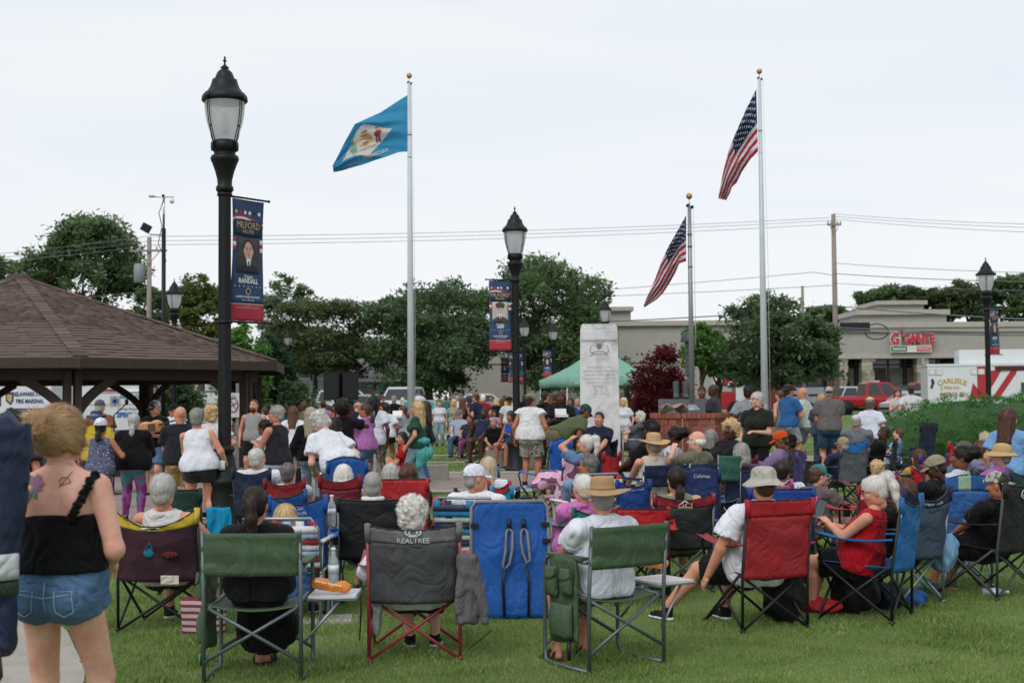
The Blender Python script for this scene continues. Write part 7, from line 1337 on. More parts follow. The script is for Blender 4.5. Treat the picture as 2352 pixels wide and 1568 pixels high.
q2 = P('woman with curly white hair and white sweatshirt in the grey and red chair', 950, 1138, 8.5, 2, seat=.36, top=('long', '#cfd0d8'), bot=('capri', '#1b1b1f'), hair=('curly', 'white'), g=1.12, arms=((.30, .14, .10), (.30, .16, .10)), head=(-18, 4), shoe=('sneaker', '#1a1b20', '#d8d8d8'), skin='a', feet=[(-.06, .40, 0), (.16, .42, 0)])
q3 = P('man in a wide straw hat and white t-shirt in the right green director chair', 1383, 1092, 8.3, 33, seat=.47, sex='m', top=('tee', '#d6d8e4'), bot=('shorts', '#7d7666'), hair=('buzz', 'grey'), hat=('straw', STRAW), skin='b', shoe=('sandal', '#3a2620', '#3a2620'), arms=('knee', 'lap'), head=(-28, 4), lean=-4, feet=[(-.22, .34, 0), (.10, .40, 0)], hem=.12, g=1.06)
q4 = P('man in a grey bucket hat and white t-shirt in the tall red chair', 1752, 1064, 9.45, 20, seat=.36, sex='m', top=('tee', '#d9dbe6'), bot=('shorts', '#17181b'), hair=('buzz', 'brown'), hat=('bucket', '#a9a69c'), skin='b', arms=('drop', 'rest'), head=(-14, 6), feet=[(-.50, .56, 0), (-.05, .40, 0)], shoe=('sneaker', '#141416', '#cfcfd0'), g=1.12, hem=.12)
q5 = P('woman with white ponytail and red sleeveless top looking at her phone', 1996, 1092, 9.85, 58, seat=.36, top=('tank', '#a3141f'), bot=('shorts', '#131417'), hair=('highpony', 'white'), skin='b', arms=((.08, .20, .34), (.06, .22, .30)), head=(22, 22), glasses='clear', feet=[(-.08, .46, 0), (.05, .50, 0)], shoe=('sneaker', '#c6c6c4', '#d8d8d6'), sock=.07, g=1.1)
q6 = P('woman with long dark hair and black shirt in the navy lettered chair', 2076, 1096, 10.5, 30, seat=.36, top=('tee', '#151416'), bot=('jeans', '#1a1a1d'), hair=('longback', 'auburn'), skin='b', arms=('lap', 'lap'), g=1.1, head=(-6, 0))
q7 = P('man in a grey camouflage cap and black t-shirt in the black chair at right edge', 2290, 1077, 10.9, 38, seat=.36, sex='m', top=('tee', '#141417'), bot=('shorts', '#1b1b1e'), hair=('buzz', 'black'), hat=('backcap', CAMO), skin='c', arms=('lap', 'lap'), g=1.15, head=(12, 8), shoe=('sneaker', '#4a5866', '#c98a3a'), feet=[(-.30, .50, 0), (.05, .5, 0)])
q8 = P('man with cropped grey hair, black shirt and white towel collar', 856, 1079, 10.75, 2, seat=.36, sex='m', top=('polo', '#1d1e21'), bot=('long', '#6d665a'), hair=('buzz', 'grey'), skin='b', arms=('rest', 'lap'), g=1.06, feet=[(-.2, .5, 0), (.16, .5, 0)])
MB().tube([(.075 * math.cos(a), .075 * math.sin(a) * .9 - .0, 0) for a in [i * math.pi / 8 for i in range(16)]], .022, 7, closed=True).build('collar_towel', cloth('#d8d8d6'), q8['o'], loc=tuple(q8['N'] + q8['u'] * .03))
q9 = P('woman with smooth blonde bob in the red and blue striped lawn chair', 656, 1155, 9.9, -3, seat=.36, top=('tee', '#3a5a86'), bot=('shorts', '#4a4a4f'), hair=('bob', 'blonde'), skin='a')
q10 = P('man in a white baseball cap and white t-shirt looking to the right', 1092, 1060, 11.2, -12, seat=.36, sex='m', top=('tee', '#dadadd'), bot=('shorts', '#5a5a58'), hair=('buzz', 'grey'), hat=('cap', '#d5d6e0'), skin='b', head=(-48, 4), arms=('lap', 'lap'), slv=.7)
q11 = P('woman with auburn hair sitting in the bright red chair', 938, 1062, 12.8, -6, seat=.36, top=('tee', '#4a1f22'), bot=('shorts', '#30343a'), hair=('wavy', 'auburn'), skin='a', tilt=4)
q12 = P('woman with wavy grey hair just left of the auburn-haired woman', 897, 1062, 13.6, -4, seat=.36, top=('tee', '#a9a5a0'), bot=('shorts', '#50545a'), hair=('long', 'silver'), skin='a')
q13 = P('person with short white blonde hair and bright pink sweatshirt', 1338, 1088, 11.0, 22, seat=.36, top=('long', '#c66fae'), bot=('capri', '#3d5a7a'), hair=('crop', 'white'), skin='b', arms=('lap', 'lap'), head=(10, 4))
q14 = P('grey-haired man in sunglasses seated just beyond the straw hat', 1352, 1042, 13.4, 20, seat=.36, sex='m', top=('tee', '#6f8ea8'), bot=('shorts', '#45484c'), hair=('short', 'pepper'), skin='c', glasses='sun', head=(48, 0))
q15 = P('woman with dark hair clipped up and sage green top in the maroon chair', 1553, 1068, 11.3, 4, seat=.36, top=('tank', '#7d8268'), bot=('shorts', '#4b4b44'), hair=('lowpony', 'dark'), skin='b', g=1.15, head=(4, 0), tilt=-4)
q16 = P('dark-skinned man in khaki cap and black polo looking down at right', 2140, 1042, 12.6, 40, seat=.36, sex='m', top=('polo', '#151417'), bot=('shorts', '#1f1f22'), hair=('buzz', 'black'), hat=('cap', '#8d8570'), skin='e', head=(28, 22), arms=('lap', 'lap'), glasses='clear', g=1.12)
# chairs of the front rows
c1 = QC(q1, director, 'left green director chair with side pocket and white side table', '#41573f', back=.02)
c2 = QC(q2, quad, 'grey and black camp chair with red frame and deer logo', '#434448', pole=paint('#8e3038', 'red_pole', .45), band='#6a696c', hb=.86, w=.285, seatc='#17171a', armc='#8f4450', dip=.03, txt=[('REALTREE', .052, .84, .9)])
c3 = QC(q3, director, 'right green director chair turned left, side pocket near its arm', '#41573f', back=.02)
c4 = QC(q4, quad, 'tall red camp chair with dark poles under the bucket hat man', '#8f222b', band='#9c1c28', hb=.92, w=.26, seatc='#7c2028', dip=.0, sag=.04)
c5 = QC(q5, quad, 'bright blue camp chair under the woman in red', '#1f5f9c', hb=.90, w=.26, dip=.07, sag=.06, seatc='#1d4f80')
c6 = QC(q6, quad, 'navy and slate camp chair with grey poles and white lettering', '#3a475a', pole=M_alu, band='#1f2a44', hb=.92, w=.25, dip=.10, seatc='#16171b', txt=[('GANDER MTN.', .05, .88, .8)])
c7 = QC(q7, quad, 'wide black padded camp chair with embroidered oval logo at right edge', '#1f2023', hb=.93, w=.31, dip=.03, sag=.05, pole=mat('chair_darkgrey', '#3a3d40', rough=.5), txt=[('Coleman', .075, .88, .95)])
c8 = QC(q8, quad, 'black camp chair under the man with a towel collar', '#1b1c1f', pole=M_gunm, hb=.86, w=.27, dip=.02, sag=.04)
c9 = QC(q9, lawn, 'lawn chair of pale blue, white and red stripes with a white tag', ['#9db4d2', '#d0d2d8', '#9a3340'], hb=.78)
q10c = QC(q10, lawn, 'aluminium lawn chair with teal, navy and white plaid webbing', ['#2c7fae', '#39405a', '#b9c4c4'], hb=.82, dx=-.04)
c11 = QC(q11, quad, 'bright red camp chair draped behind the auburn hair', '#a3242a', hb=.885, w=.25, dip=.0, sag=.03); QC(q12, quad, 'dull red camp chair under the wavy grey-haired woman', '#8a2530', hb=.72)
QC(q13, quad, 'teal green camp chair behind the pink sweatshirt', '#1f7a68', hb=.75, w=.2); QC(q14, lawn, 'lawn chair with red, white and blue checked webbing', ['#2f4f9a', '#d6d6da', '#a32f38'], hb=.88)
c15 = QC(q15, quad, 'maroon camp chair with black mesh back and white peak logo', '#26292a', band='#7a1f2c', hb=.83, w=.25, dip=.05, pole=M_gunm, armc='#7a1f2c', txt=[('GCI', .075, .86, 1.0), ('OUTDOOR', .026, .80, 1.0)], tc='#d8ccb0')
QC(q16, quad, 'black camp chair under the man in the khaki cap', '#18191c', hb=.8)
def logo(o, pts_list, m, uv=True):
 bk = QB[o.name]; b = MB()
 for pts, r in pts_list: b.tube([bk(u, v, .014) for u, v in pts], r, 5)
 b.build('emblem', m, o)
wl = cloth('#c9cdd2'); logo(c2, [([(-.16, 1.0), (-.17, .95), (-.08, .91), (0, .905), (.08, .91), (.17, .95), (.16, 1.0)], .005), ([(-.07, .99), (-.10, .955), (-.03, .92), (.03, .92), (.10, .955), (.07, .99)], .005)], wl); logo(c15, [([(-.18, .89), (-.02, .99), (.05, .95), (.14, .90)], .006)], wl); logo(c7, [([(-.45, .84), (-.38, .93), (.35, .94), (.46, .90), (.38, .82), (-.38, .81), (-.45, .84)], .004)], wl)
bk0 = QB[c0.name]; b = MB(); b._add([bk0(.02 + .17 * math.cos(t), .90 + .055 * math.sin(t), .016) for t in [i * math.pi / 10 for i in range(20)]], [tuple(range(20))]); b.build('emblem_disc', cloth('#b8b6b0'), c0); b = MB(); b._add([bk0(u, v, .019) for u, v in ((-.02, .865), (.07, .86), (.13, .89), (.12, .925), (.04, .94), (-.04, .93), (-.06, .90), (-.09, .89))], [tuple(range(8))]); b.build('emblem_head', cloth('#1c1c20'), c0); logo(c0, [([(-.1, .93), (-.26, .88), (-.3, .85)], .005), ([(-.1, .90), (-.24, .855)], .005)], cloth('#d0cec8'))
b = MB(); b.sphere((-.03, -.385, .58), .04, 10, 8, (1.0, .4, .9)); b.tube([(-.05, -.4, .6), (-.02, -.4, .65), (.0, -.4, .6)], .006, 5); b.build('blue_pouch', cloth('#24677c'), c0); b = MB(); b.sphere((.12, -.385, .565), .035, 10, 8, (1.7, .4, .7)); b.build('red_packet', cloth('#5a2328'), c0); MB().bx(.05, .18, -.372, -.368, .36, .42).build('care_label', cloth('#c4bfb4'), c0)
# things by the front rows
def carrybag():
 G = SDF((-.2, -.2, -.05), (.2, .2, 1.0), .012); G.cap((0, 0, .02), (.02, 0, .80), .085, .108, .02); G.cap((.02, 0, .76), (.02, 0, .86), .112, .108, .01, flat=True); G.rough(.012, 34, 3, (1, 1, .22), .7); G.rough(.004, 90, 4, (1, 1, .4), .7); v, f = G.net(); p = at(2, 1480, 5.25); o = link('chair_bag', mesh_np('chair_bag', v, f, [nylon('#1c2740')]), None, 'long navy nylon chair bag slung upright beside the woman in shorts', 'bag', loc=(p.x - .02, 5.25, p.z), M=None); MB().grid(lambda u, w: (.104 * math.sin(u * 1.2 + .1), -.108 * math.cos(u * 1.2 + .1), .26 + w * .10), 5, 3, .004).build('label', cloth('#b9bcc0'), o); MB().grid(lambda u, w: (.104 * math.sin(u * 1.2 + .1), -.108 * math.cos(u * 1.2 + .1), .20 + w * .05), 5, 3, .004).build('label', cloth('#2a3a2c'), o); MB().tube([(.05, -.1, .0), (.06, -.1, -.1), (.0, -.1, -.2)], .008, 6).build('drawstring', M_bpole, o); return o
carrybag()
def tattoos():
 o = w0['o']; body = o.data; co = np.array([v.co[:] for v in body.vertices]); u, f, r, N = w0['u'], w0['f'], w0['r'], w0['N']
 def on(a, c, lift=.003):
  """a point on the skin of the back: a to the right, c up from the neck base"""
  t = N + r * a + u * c; dlt = co - t; lat = (dlt - np.outer(dlt @ f, f)); dd = (lat ** 2).sum(1); k = np.argsort(dd)[:14]; k = [q for q in k if (co[q] - N) @ f < 0]; dep = np.mean([(co[q] - t) @ f for q in k]) if len(k) else -.1; return Vector(t + f * (dep - lift))
 def blob(nm, c, pts): b = MB(); b._add([on(*p, .009) for p in pts], [tuple(range(len(pts)))]); b.build(nm, mat('ink_' + nm, c, rough=.6, var=.25, vs=60), o)
 def petal(cx, cy, an, L, w): return [(cx + math.cos(an) * L * t - math.sin(an) * w * s, cy + math.sin(an) * L * t + math.cos(an) * w * s) for t, s in ((0, 0), (.3, .8), (.65, 1), (1, 0), (.65, -1), (.3, -.8))]
 for an in (.25, 1.0, -1.1, -.4, 2.2): blob('petal', '#8a5f7d', petal(-.088, -.06, an, .05, .014))
 for an in (-1.7, -.9, 1.4): blob('leaf_ink', '#5a7a66', petal(-.088, -.07, an, .06, .010))
 m = mat('ink_line', '#5d5560', rough=.6); b = MB()
 for pts in ([(.02, -.07), (.06, -.02), (.07, -.005)], [(.02, -.045), (.03, -.03), (.055, -.03), (.07, -.05)], [(.02, -.045), (.022, -.065), (.05, -.055), (.07, -.05)]): b.tube([on(*p) for p in pts], .0016, 4)
 b.build('line_tattoo', m, o); pts = [on(.165 - .075 * t, -.015 - .195 * t) for t in [i / 22 for i in range(23)]]; b = MB(); rr = random.Random(1); b.tube([p + Vector((rr.uniform(-.006, .006), -.010, 0)) for p in pts], [.018 + .006 * math.sin(i * 2.3) for i in range(23)], 9); b.build('ruffled_strap', cloth('#0d0d0f'), o); b = MB(); b.tube([Vector(N) + Vector((.06 * math.cos(t), .055 * math.sin(t) - .012, .02 - .02 * math.sin(t))) for t in [i * math.pi / 12 for i in range(25)]], .0012, 4); b.build('necklace', M_gold, o)
 sh = [c for c in o.children if c.name.startswith('shorts')][0]; co = np.array([v.co[:] for v in sh.data.vertices]); N = w0['P']; st = mat('denim_seam', '#8fa3b8', rough=.9, var=.2)
 for nm, pts in (('seam', [(0, .02), (0, -.05), (.002, -.12)]), ('seam', [(-.15, -.02), (0, -.045), (.15, -.02)])) + tuple(('pocket_stitch', [(sx * .045, -.015), (sx * .05, -.10), (sx * .085, -.12), (sx * .125, -.10), (sx * .12, -.015), (sx * .045, -.015)]) for sx in (-1, 1)):
  q = [(a[0] + (b[0] - a[0]) * t, a[1] + (b[1] - a[1]) * t) for a, b in zip(pts, pts[1:]) for t in (0, .25, .5, .75)]; MB().tube([on(*p) for p in q], .0022, 4).build(nm, st, sh)
tattoos()
def props():
 def towel(label, x, y, z, w, h, c, name='towel', yaw=0, m=None, cat='towel'): return MB().grid(lambda a, q: ((a - .5) * w + .02 * math.sin(q * 5), -.02 * math.sin(a * 11 + q * 3) - .03 * q, -h * q + .03 * math.sin(a * 6) * q), 14, 12, .012).build(name, m or cloth(c), label=label, cat=cat, loc=(x, y, z), rz=math.radians(yaw))
 p = at(500, 1165, 9.9); towel('bright cyan towel bag hanging on the burgundy chair side', p.x, 9.9, p.z, .17, .32, '#1a86b0', 'hanging_bag', cat='bag')
 p = at(1078, 1282, 8.35); G = SDF((-.15, -.12, -.45), (.15, .12, .05), .012); [G.cap((random.uniform(-.05, .05), random.uniform(-.04, .02), .0), (random.uniform(-.08, .10), random.uniform(-.05, .03), -.25 - .15 * random.random()), .035, .03, .012) for _ in range(9)]; G.rough(.012, 50, 2, (1, 1, .5), .6); v, f = G.net(); o = link('jacket', mesh_np('jacket', v, f, [cloth('#5d5c60')]), None, 'grey jacket hung over the arm of the red framed chair', 'jacket', loc=(p.x, 8.35, p.z)); MB().tube([(-.02, -.08, -.40), (-.01, -.08, -.55), (.14, -.06, -.43)], .004, 5).build('drawcord', M_bpole, o)
 p = at(868, 1370, 8.45); G = SDF((-.1, -.1, -.35), (.1, .1, .2), .012); G.ell((0, 0, 0), (.035, .04, .16), .03); G.ell((-.01, 0, -.18), (.03, .03, .10), .03); G.rough(.01, 30, 2, fold=.5); v, f = G.net(); link('scarf', mesh_np('scarf', v, f, [cloth('#8b8c92')]), None, 'pale grey scarf trailing from the grey and red chair', 'scarf', loc=(p.x, 8.45, p.z + .02))
 for i, (px, pys) in enumerate(((826, (1330, 1400, 1470)), (846, (1340, 1420, 1490)))): q = at(px, pys[0], 8.5); MB().tube([at(px + (3 if j % 2 else 0), y, 8.5) - q for j, y in enumerate(pys)], .005, 5).build('strap', cloth('#4a3026'), label=('left', 'right')[i] + ' one of two thin brown straps hanging beside the red frame', cat='strap', loc=q)
 # the big blue carry-back lounger
 d = 10.05; g = grd(1174, 1415); x = at(1172, 1300, d).x; zt = at(1172, 1152, d).z; o = empty('blue_lounger', 'large bright blue folding lounger seen from behind with backpack straps', 'chair', (x, d, 0), math.radians(4)); w = .29; bl = nylon('#17509a'); gy = nylon('#77777c'); bk = lambda a, c, l=0: Vector(((2 * a - 1) * w * (1 + .015 * math.sin(c * 4)), -.06 + .18 * c * c * 0 - .01 * math.sin(c * 14) * math.sin(a * 3) - l + (.10 * c), .005 + (zt - .005) * c)); MB().grid(lambda a, c: bk(a, c * (1 - .02 * (2 * a - 1) ** 8)), 18, 22, .03).build('panel', bl, o); MB().tube([bk(0, .0), bk(0, .5), bk(0, .95), bk(.06, 1.0), bk(.94, 1.0), bk(1, .95), bk(1, .5), bk(1, 0)], .014, 7).build('piping', gy, o)
 for a0, sx in ((.47, 1), (.66, -1)):
  loop = [(a0 - .02, .74), (a0 + .02, .77), (a0 + .06, .74), (a0 + .055, .60), (a0 + .02, .47), (a0 - .05, .42), (a0 - .07, .46), (a0 - .03, .58)] if sx > 0 else [(a0 - .02, .74), (a0 + .02, .77), (a0 + .06, .74), (a0 + .08, .58), (a0 + .09, .50), (a0 + .04, .47), (a0 + .0, .56), (a0 - .02, .65)]
  s_ = MB().tube([bk(a, c, .03) for a, c in loop], .011, 7, closed=True).build('shoulder_strap', gy, o); MB().tube([bk(a0 + .02, .77, .03), bk(a0 + .02, .85, .02)], .016, 6).build('webbing', M_bpole, s_); MB().tube([bk(a0 - .04 * sx, .44, .03), bk(a0 - .07 * sx, .3, .025), bk(a0 - .06 * sx, .02, .02)], .011, 6).build('webbing', M_bpole, s_)
 for a, c in ((.04, .80), (.96, .80), (.04, .36), (.97, .66)): MB().box(bk(a, c, .02), (.06, .02, .03)).build('buckle', M_bpole, o)
 for s in (-1, 1): MB().tube([(s * w, .02, .4), (s * w, .5, .02)], .012, 6).build('leg', M_alu, o)
 # snacks and bottles
 def bottle(label, px, py, d, r=.032, h=.21, cap='#d8d8dc', lying=False, m=None):
  p = at(px, py, d); mm = m or mat('pet_plastic', '#b7c2c8', rough=.12, var=.1, spec=.6, trans=.5); b = MB().lathe([(r * .9, 0), (r, .01), (r, h * .3), (r * .92, h * .34), (r, h * .38), (r, h * .62), (r * .9, h * .72), (r * .4, h * .9), (r * .38, h)], 14); M = Matrix.Translation((p.x, d, p.z if not lying else .035)) @ (Matrix.Rotation(math.pi / 2, 4, 'Y') if lying else Matrix.Identity(4)); o = b.build('bottle', mm, label=label, cat='bottle'); o.matrix_world = M; MB().lathe([(r * .44, h), (r * .44, h + .018)], 10).build('cap', paint(cap), o); MB().lathe([(r * 1.01, h * .40), (r * 1.01, h * .60)], 14).build('label_band', paint('#cfd4e0'), o); return o
 bottle('water bottle standing on the left side table', 766, 1345, 8.0); bottle('water bottle in the cup holder right of the blue chair backs', 762, 1205, 10.2); bottle('water bottle on the pink cup holder beside the red chair', 1080, 1170, 12.6, .028, .18); bottle('empty plastic bottle lying on the grass at right', 2255, 1355, 10.9, .035, .2, lying=True); bottle('water bottle being picked up by the bending woman', 737, 1130, 13.6, .03, .18)
 p = at(757, 1330, 7.95); G = SDF((-.16, -.08, -.06), (.16, .08, .08), .01); G.cap((-.08, 0, .025), (.09, 0, -.0), .038, .036, .02); G.rough(.008, 70, 2, fold=.6); v, f = G.net(); o = link('crisp_packet', mesh_np('crisp_packet', v, f, [mat('orange_foil', '#d07a2a', rough=.3, var=.25, vs=22, spec=.6)]), None, 'orange snack packet lying on the left side table', 'snack packet', loc=(p.x, 8.0, .525)); text('SNACK', .05, cloth('#d8c8b8'), o, frame((-.01, -.03, .035), (1, 0, -.2), (0, 1, .6)), bold=.002)
 p = at(1492, 1295, 8.6); link('crisp_packet', o.data, None, 'orange snack packet on the table right of the straw hat man', 'snack packet', loc=(p.x, 8.6, p.z + .0))
 p = grd(715, 1425); MB().bx(-.24, .24, -.17, .17, .0, .018).build('paving_slab', M_conc, label='small concrete utility cover set in the lawn by the left table', cat='utility cover', loc=(p.x + .06, p.y, 0), rz=.1); MB().bx(-.29, .29, -.21, .21, .0, .010).build('brick_surround', M_pave, label='brick surround framing the utility cover in the lawn', cat='paving', loc=(p.x + .06, p.y, 0), rz=.1)
 p = grd(790, 1365); MB().lathe([(.15, .02), (.15, .03), (.12, .035), (0, .035)], 20).build('paper_plate', paint('#cfcfca'), label='white round plate on the grass under the left side table', cat='plate', loc=(p.x, p.y, .005))
 def sack(name, label, px, py, d, r, c, cat='bag', sq=(1, 1, .7), seed=1):
  g = grd(px, py) if d is None else Vector((at(px, py, d).x, d, 0)); G = SDF((-r * 1.7 * sq[0], -r * 1.7 * sq[1], -.02), (r * 1.7 * sq[0], r * 1.7 * sq[1], r * 2.4 * sq[2] + .05), max(.012, r * .07)); G.ell((0, 0, r * sq[2] * .9), (r * sq[0], r * sq[1], r * sq[2]), .02); G.ell((r * .4, 0, r * sq[2] * 1.2), (r * .6 * sq[0], r * .6, r * .6 * sq[2]), .05); G.rough(.02 * r / .15, 3.6 / r, seed, fold=.6); G.cut((0, 0, .004), (0, 0, -1)); v, f = G.net(); return link(name, mesh_np(name, v, f, [nylon(c)]), None, label, cat, loc=g)
 sack('chair_bag', 'red nylon bag crumpled on the grass between the red and blue chairs', 1885, 1412, None, .15, '#a81826', sq=(1.15, .7, .45), seed=2); sack('rucksack', 'dark navy rucksack on the grass behind the blue chair', 2035, 1400, None, .15, '#1b2238', sq=(1, .8, .75), seed=3); sack('chair_bag', 'blue nylon bag under the navy lettered chair', 2090, 1390, None, .13, '#1d4f8a', sq=(1.1, .8, .5), seed=4); sack('rucksack', 'black rucksack beneath the tall red chair', 1800, 1385, 9.75, .17, '#141416', sq=(.9, .8, 1.2), seed=5); sack('rucksack', 'black bag standing under the blue chair', 1965, 1400, 10.15, .18, '#161619', sq=(1, .9, 1.0), seed=6); MB().grid(lambda u, v: (.15 * math.cos(u * 6.283) * (1 + .1 * v), .09 * math.sin(u * 6.283) * (1 - .3 * v) + .01 * math.sin(u * 30), .27 * v), 20, 6, .004).build('shopping_bag', patt('bag_stripe', 'z', [(0, '#a39698'), (.55, '#74323a')], 22), label='red and white striped shopping bag beside the green side pocket', cat='bag', loc=(at(468, 1400, 9.4).x, 9.4, 0)); sack('shoulder_bag', 'light blue denim bag on the lap beside the black chair', 2165, 1290, 10.7, .14, '#6d97b8', sq=(.9, .8, 1.2), seed=8).location.z = .22
 p = q5['loc'] + Vector(rotz(q5['Wr'][0] + unit(q5['Wr'][0] - q5['E'][0]) * .11, q5['ya'])) + Vector((0, 0, .04)); ph = MB().box((0, 0, 0), (.075, .012, .155), Matrix.Rotation(.35, 3, 'Y')).build('mobile_phone', M_blk, label='phone held up by the woman in the red top', cat='phone', loc=p); MB().box((.0, -.0075, 0), (.066, .002, .142), Matrix.Rotation(.35, 3, 'Y')).build('screen', glass('phone_glass', '#5a636c'), ph)
 p = grd(468, 1530); b = MB(); b.lathe([(.03, 0), (.033, .02), (.03, .07), (.015, .085)], 12); b.build('bottle_cap_toy', paint('#2f8a4a'), label='green and orange bottle top in the grass at lower left', cat='bottle', loc=(p.x, p.y, .0))
 p = at(2150, 1320, 10.6); MB().lathe([(.033, 0), (.033, .12)], 14).build('drinks_can', paint('#2f7a52'), label='green drinks can on the grass under the lettered chair', cat='can', loc=(grd(2130, 1362).x, grd(2130, 1362).y, 0))
props(); print('front', time.time() - T0)
# ---------------------------------------------------------------- the rest of the crowd, by distance
def S(label, px, py, d, yaw, top, bot, hair, skin='b', sex='f', **k):
 sp = lambda t: (t.split()[0], MATS.get(t.split()[1]) or t.split()[1]) if isinstance(t, str) and t else (None, None)
 if 'hat' in k and isinstance(k['hat'], str): k['hat'] = tuple(sp(k['hat']))
 return person(label, px, py, d, yaw, top=sp(top), bot=sp(bot), hair=tuple(hair.split()) if hair else (None, None), skin=skin, sex=sex, **k)
for nm, kd, cols, sc, mp in (('tiedye', 'noise', [(0, '#8a3f84'), (.45, '#a85f9c'), (.52, '#4f9a9a'), (.6, '#7a4a8a')], 3.5, None), ('floral', 'vor', [(0, '#c9c9d0'), (.22, '#45485e'), (.5, '#5d6078')], 26, None), ('anchor', 'vor', [(0, '#3f4658'), (.10, '#d2d4de')], 16, None), ('plaid_blue', 'plaid', [(0, '#b9c6da'), (.3, '#4f74b0'), (.6, '#26406f')], 26, None), ('pink_floral', 'vor', [(0, '#d8b24a'), (.2, '#d8c8d0'), (.4, '#b32a6a')], 16, None), ('fine_stripe', 'z', [(0, '#cfd2dc'), (.75, '#a9b0c4')], 40, None), ('skirt_bright', 'vor', [(0, '#b8481c'), (.35, '#a32420'), (.5, '#2f6aa0'), (.58, '#c98a1c'), (.66, '#7a2a18')], 3.2, None), ('camo_pants', 'noise', [(0, '#5d5850'), (.45, '#847d70'), (.55, '#3c3833')], 13, None), ('blanket_pink', 'vor', [(0, '#a02a70'), (.16, '#c99ab8'), (.45, '#d0a8c0'), (.6, '#7a4a6a')], 7, None), ('yellowgreen', 'z', [(0, '#8f9a24'), (.6, '#3f8a4a')], 2.0, None)): patt(nm, kd, cols, sc, mapping=mp)
# left, dancers and band
S('woman with long black wavy hair just behind the navy bag', 30, 938, 12.6, 5, 'tee #2a272c', 'jeans #22252c', 'wavy black', 'c'); S('man in yellow shirt and blue sun hat near the musicians', 222, 938, 20, -6, 'tee #b39a2c', 'shorts #3a3f4a', 'short grey', sex='m', hat='boonie #2a3f66', g=1.15); S('man in a grey cap behind the yellow shirt', 230, 915, 24, -10, 'tee #7a4a32', 'jeans #3a3f4a', 'buzz grey', sex='m', hat='cap #55575e')
S('woman in white cap and dark patterned dress with hands raised', 232, 957, 17.6, 0, 'dress floral', None, 'lowpony dark', 'c', hat='cap #d3d5dd', arms=('up', (.26, .20, .22)), g=1.12); S('woman in long black cardigan and tie-dyed leggings dancing', 308, 947, 18.2, 4, 'shawl #141316', 'legg tiedye', 'lowpony silver', 'a', arms=('front', 'front'), g=1.22, hem=.12, lean=8); S('guitarist in black t-shirt and black cap facing the crowd', 352, 918, 23, 165, 'tee #101012', 'shorts denim', 'short grey', sex='m', hat='cap #121214', arms=(('belly'), (.2, .22, .08)), head=(-20, 14))
S('man in checked shirt and dark cap under the roof', 398, 925, 26, 150, 'tee fine_stripe', 'jeans #30343c', 'buzz grey', sex='m', hat='cap #16181c'); S('bald man in charcoal polo and khaki shorts seen from behind', 414, 931, 17.8, 8, 'polo #23262b', 'shorts #a58c5c', None, 'b', 'm', g=1.1, arms=('front', 'side'), head=(20, 0)); S('short-haired woman in white tank printed with anchors', 452, 936, 16.6, 4, 'tank anchor', 'mini #2e2e31', 'crop grey', 'b', g=1.22, arms=('front', 'side'), tilt=-5, feet=[(-.2, 0), (.14, .03)]); S('woman with blonde curls in a white top behind the lamp', 487, 930, 18.6, -8, 'tee #cfcdcb', 'shorts #23283a', 'curly blonde', 'b', g=1.08, arms=('down', 'hip'))
S('bearded man in grey tank top standing by the pavilion post', 583, 916, 26, 172, 'tank #8f8e8e', 'shorts #141518', 'buzz brown', 'b', 'm', beard='dark', g=1.05); S('girl with afro puff and white top in front of the grey-haired man', 607, 962, 18.4, 70, 'tee #b9bcc8', 'shorts #26304a', 'puff black', 'd'); S('grey-haired man in charcoal sleeveless shirt turned to the left', 634, 929, 17.6, 62, 'tank #2c282e', 'shorts #a9b3c2', 'short grey', 'b', 'm', arms=('front', 'front'), g=1.08, head=(22, 2), glasses='clear', gc='red'); S('brunette in white long-sleeved top seen from behind', 674, 931, 24.5, -6, 'long #cfd1da', 'jeans #15161a', 'long brown', 'b', arms=((.16, -.14, .05), (.22, -.1, .05))); S('blonde woman in black cardigan and blue jeans', 715, 934, 19.2, -8, 'long #121216', 'jeans denim_light', 'long ash', 'a', slv=1.5)
S('grey curly-haired woman bending forward in a white t-shirt', 724, 962, 15.4, 38, 'tee #d3d5dc', 'jeans denim_dark', 'curly silver', 'a', lean=48, s=.98, arms=((.10, .42, -.10), (.12, .30, .05)), head=(10, 30)); S('woman with high afro and black t-shirt holding a phone up', 787, 914, 21, 8, 'tee #151418', 'shorts camo_pants', 'afro black', 'e', arms=('down', 'up')); S('dark-haired child looking left in front of the tall afro', 765, 957, 18.8, 74, 'tee #1a191d', 'shorts #23242a', 'bob black', 'd'); S('woman in orchid pink t-shirt and denim shorts facing left', 838, 925, 22.5, 66, 'tee #a86aa4', 'mini denim', 'lowpony brown', 'c', g=1.2, arms=('up', 'up'), glasses='clear', head=(15, 0)); S('person with tied-up dreadlocks and white printed t-shirt', 858, 906, 24, -4, 'tee #c4c8d2', 'jeans camo_pants', 'dreads black', 'e', longtop=True, hem=.12); S('woman in white t-shirt and black shorts behind the dreadlocks', 888, 925, 30, -12, 'tee #c9ccd4', 'mini #17181c', 'short black', 'd', g=1.15)
S('man in lavender polo near the loudspeaker stands', 742, 920, 38, 20, 'polo #8d86a8', 'jeans #2f3a4a', 'short dark', 'b', 'm'); S('woman in white beside the lavender polo', 752, 928, 40, -8, 'tee #c9ccd2', 'shorts #3f4652', 'bob brown', 'b'); S('older man with white beard and dark jacket behind the afro', 822, 922, 33, 150, 'long #222a3a', 'jeans #2b3038', 'fringe white', 'b', 'm', beard='white', glasses='sun')
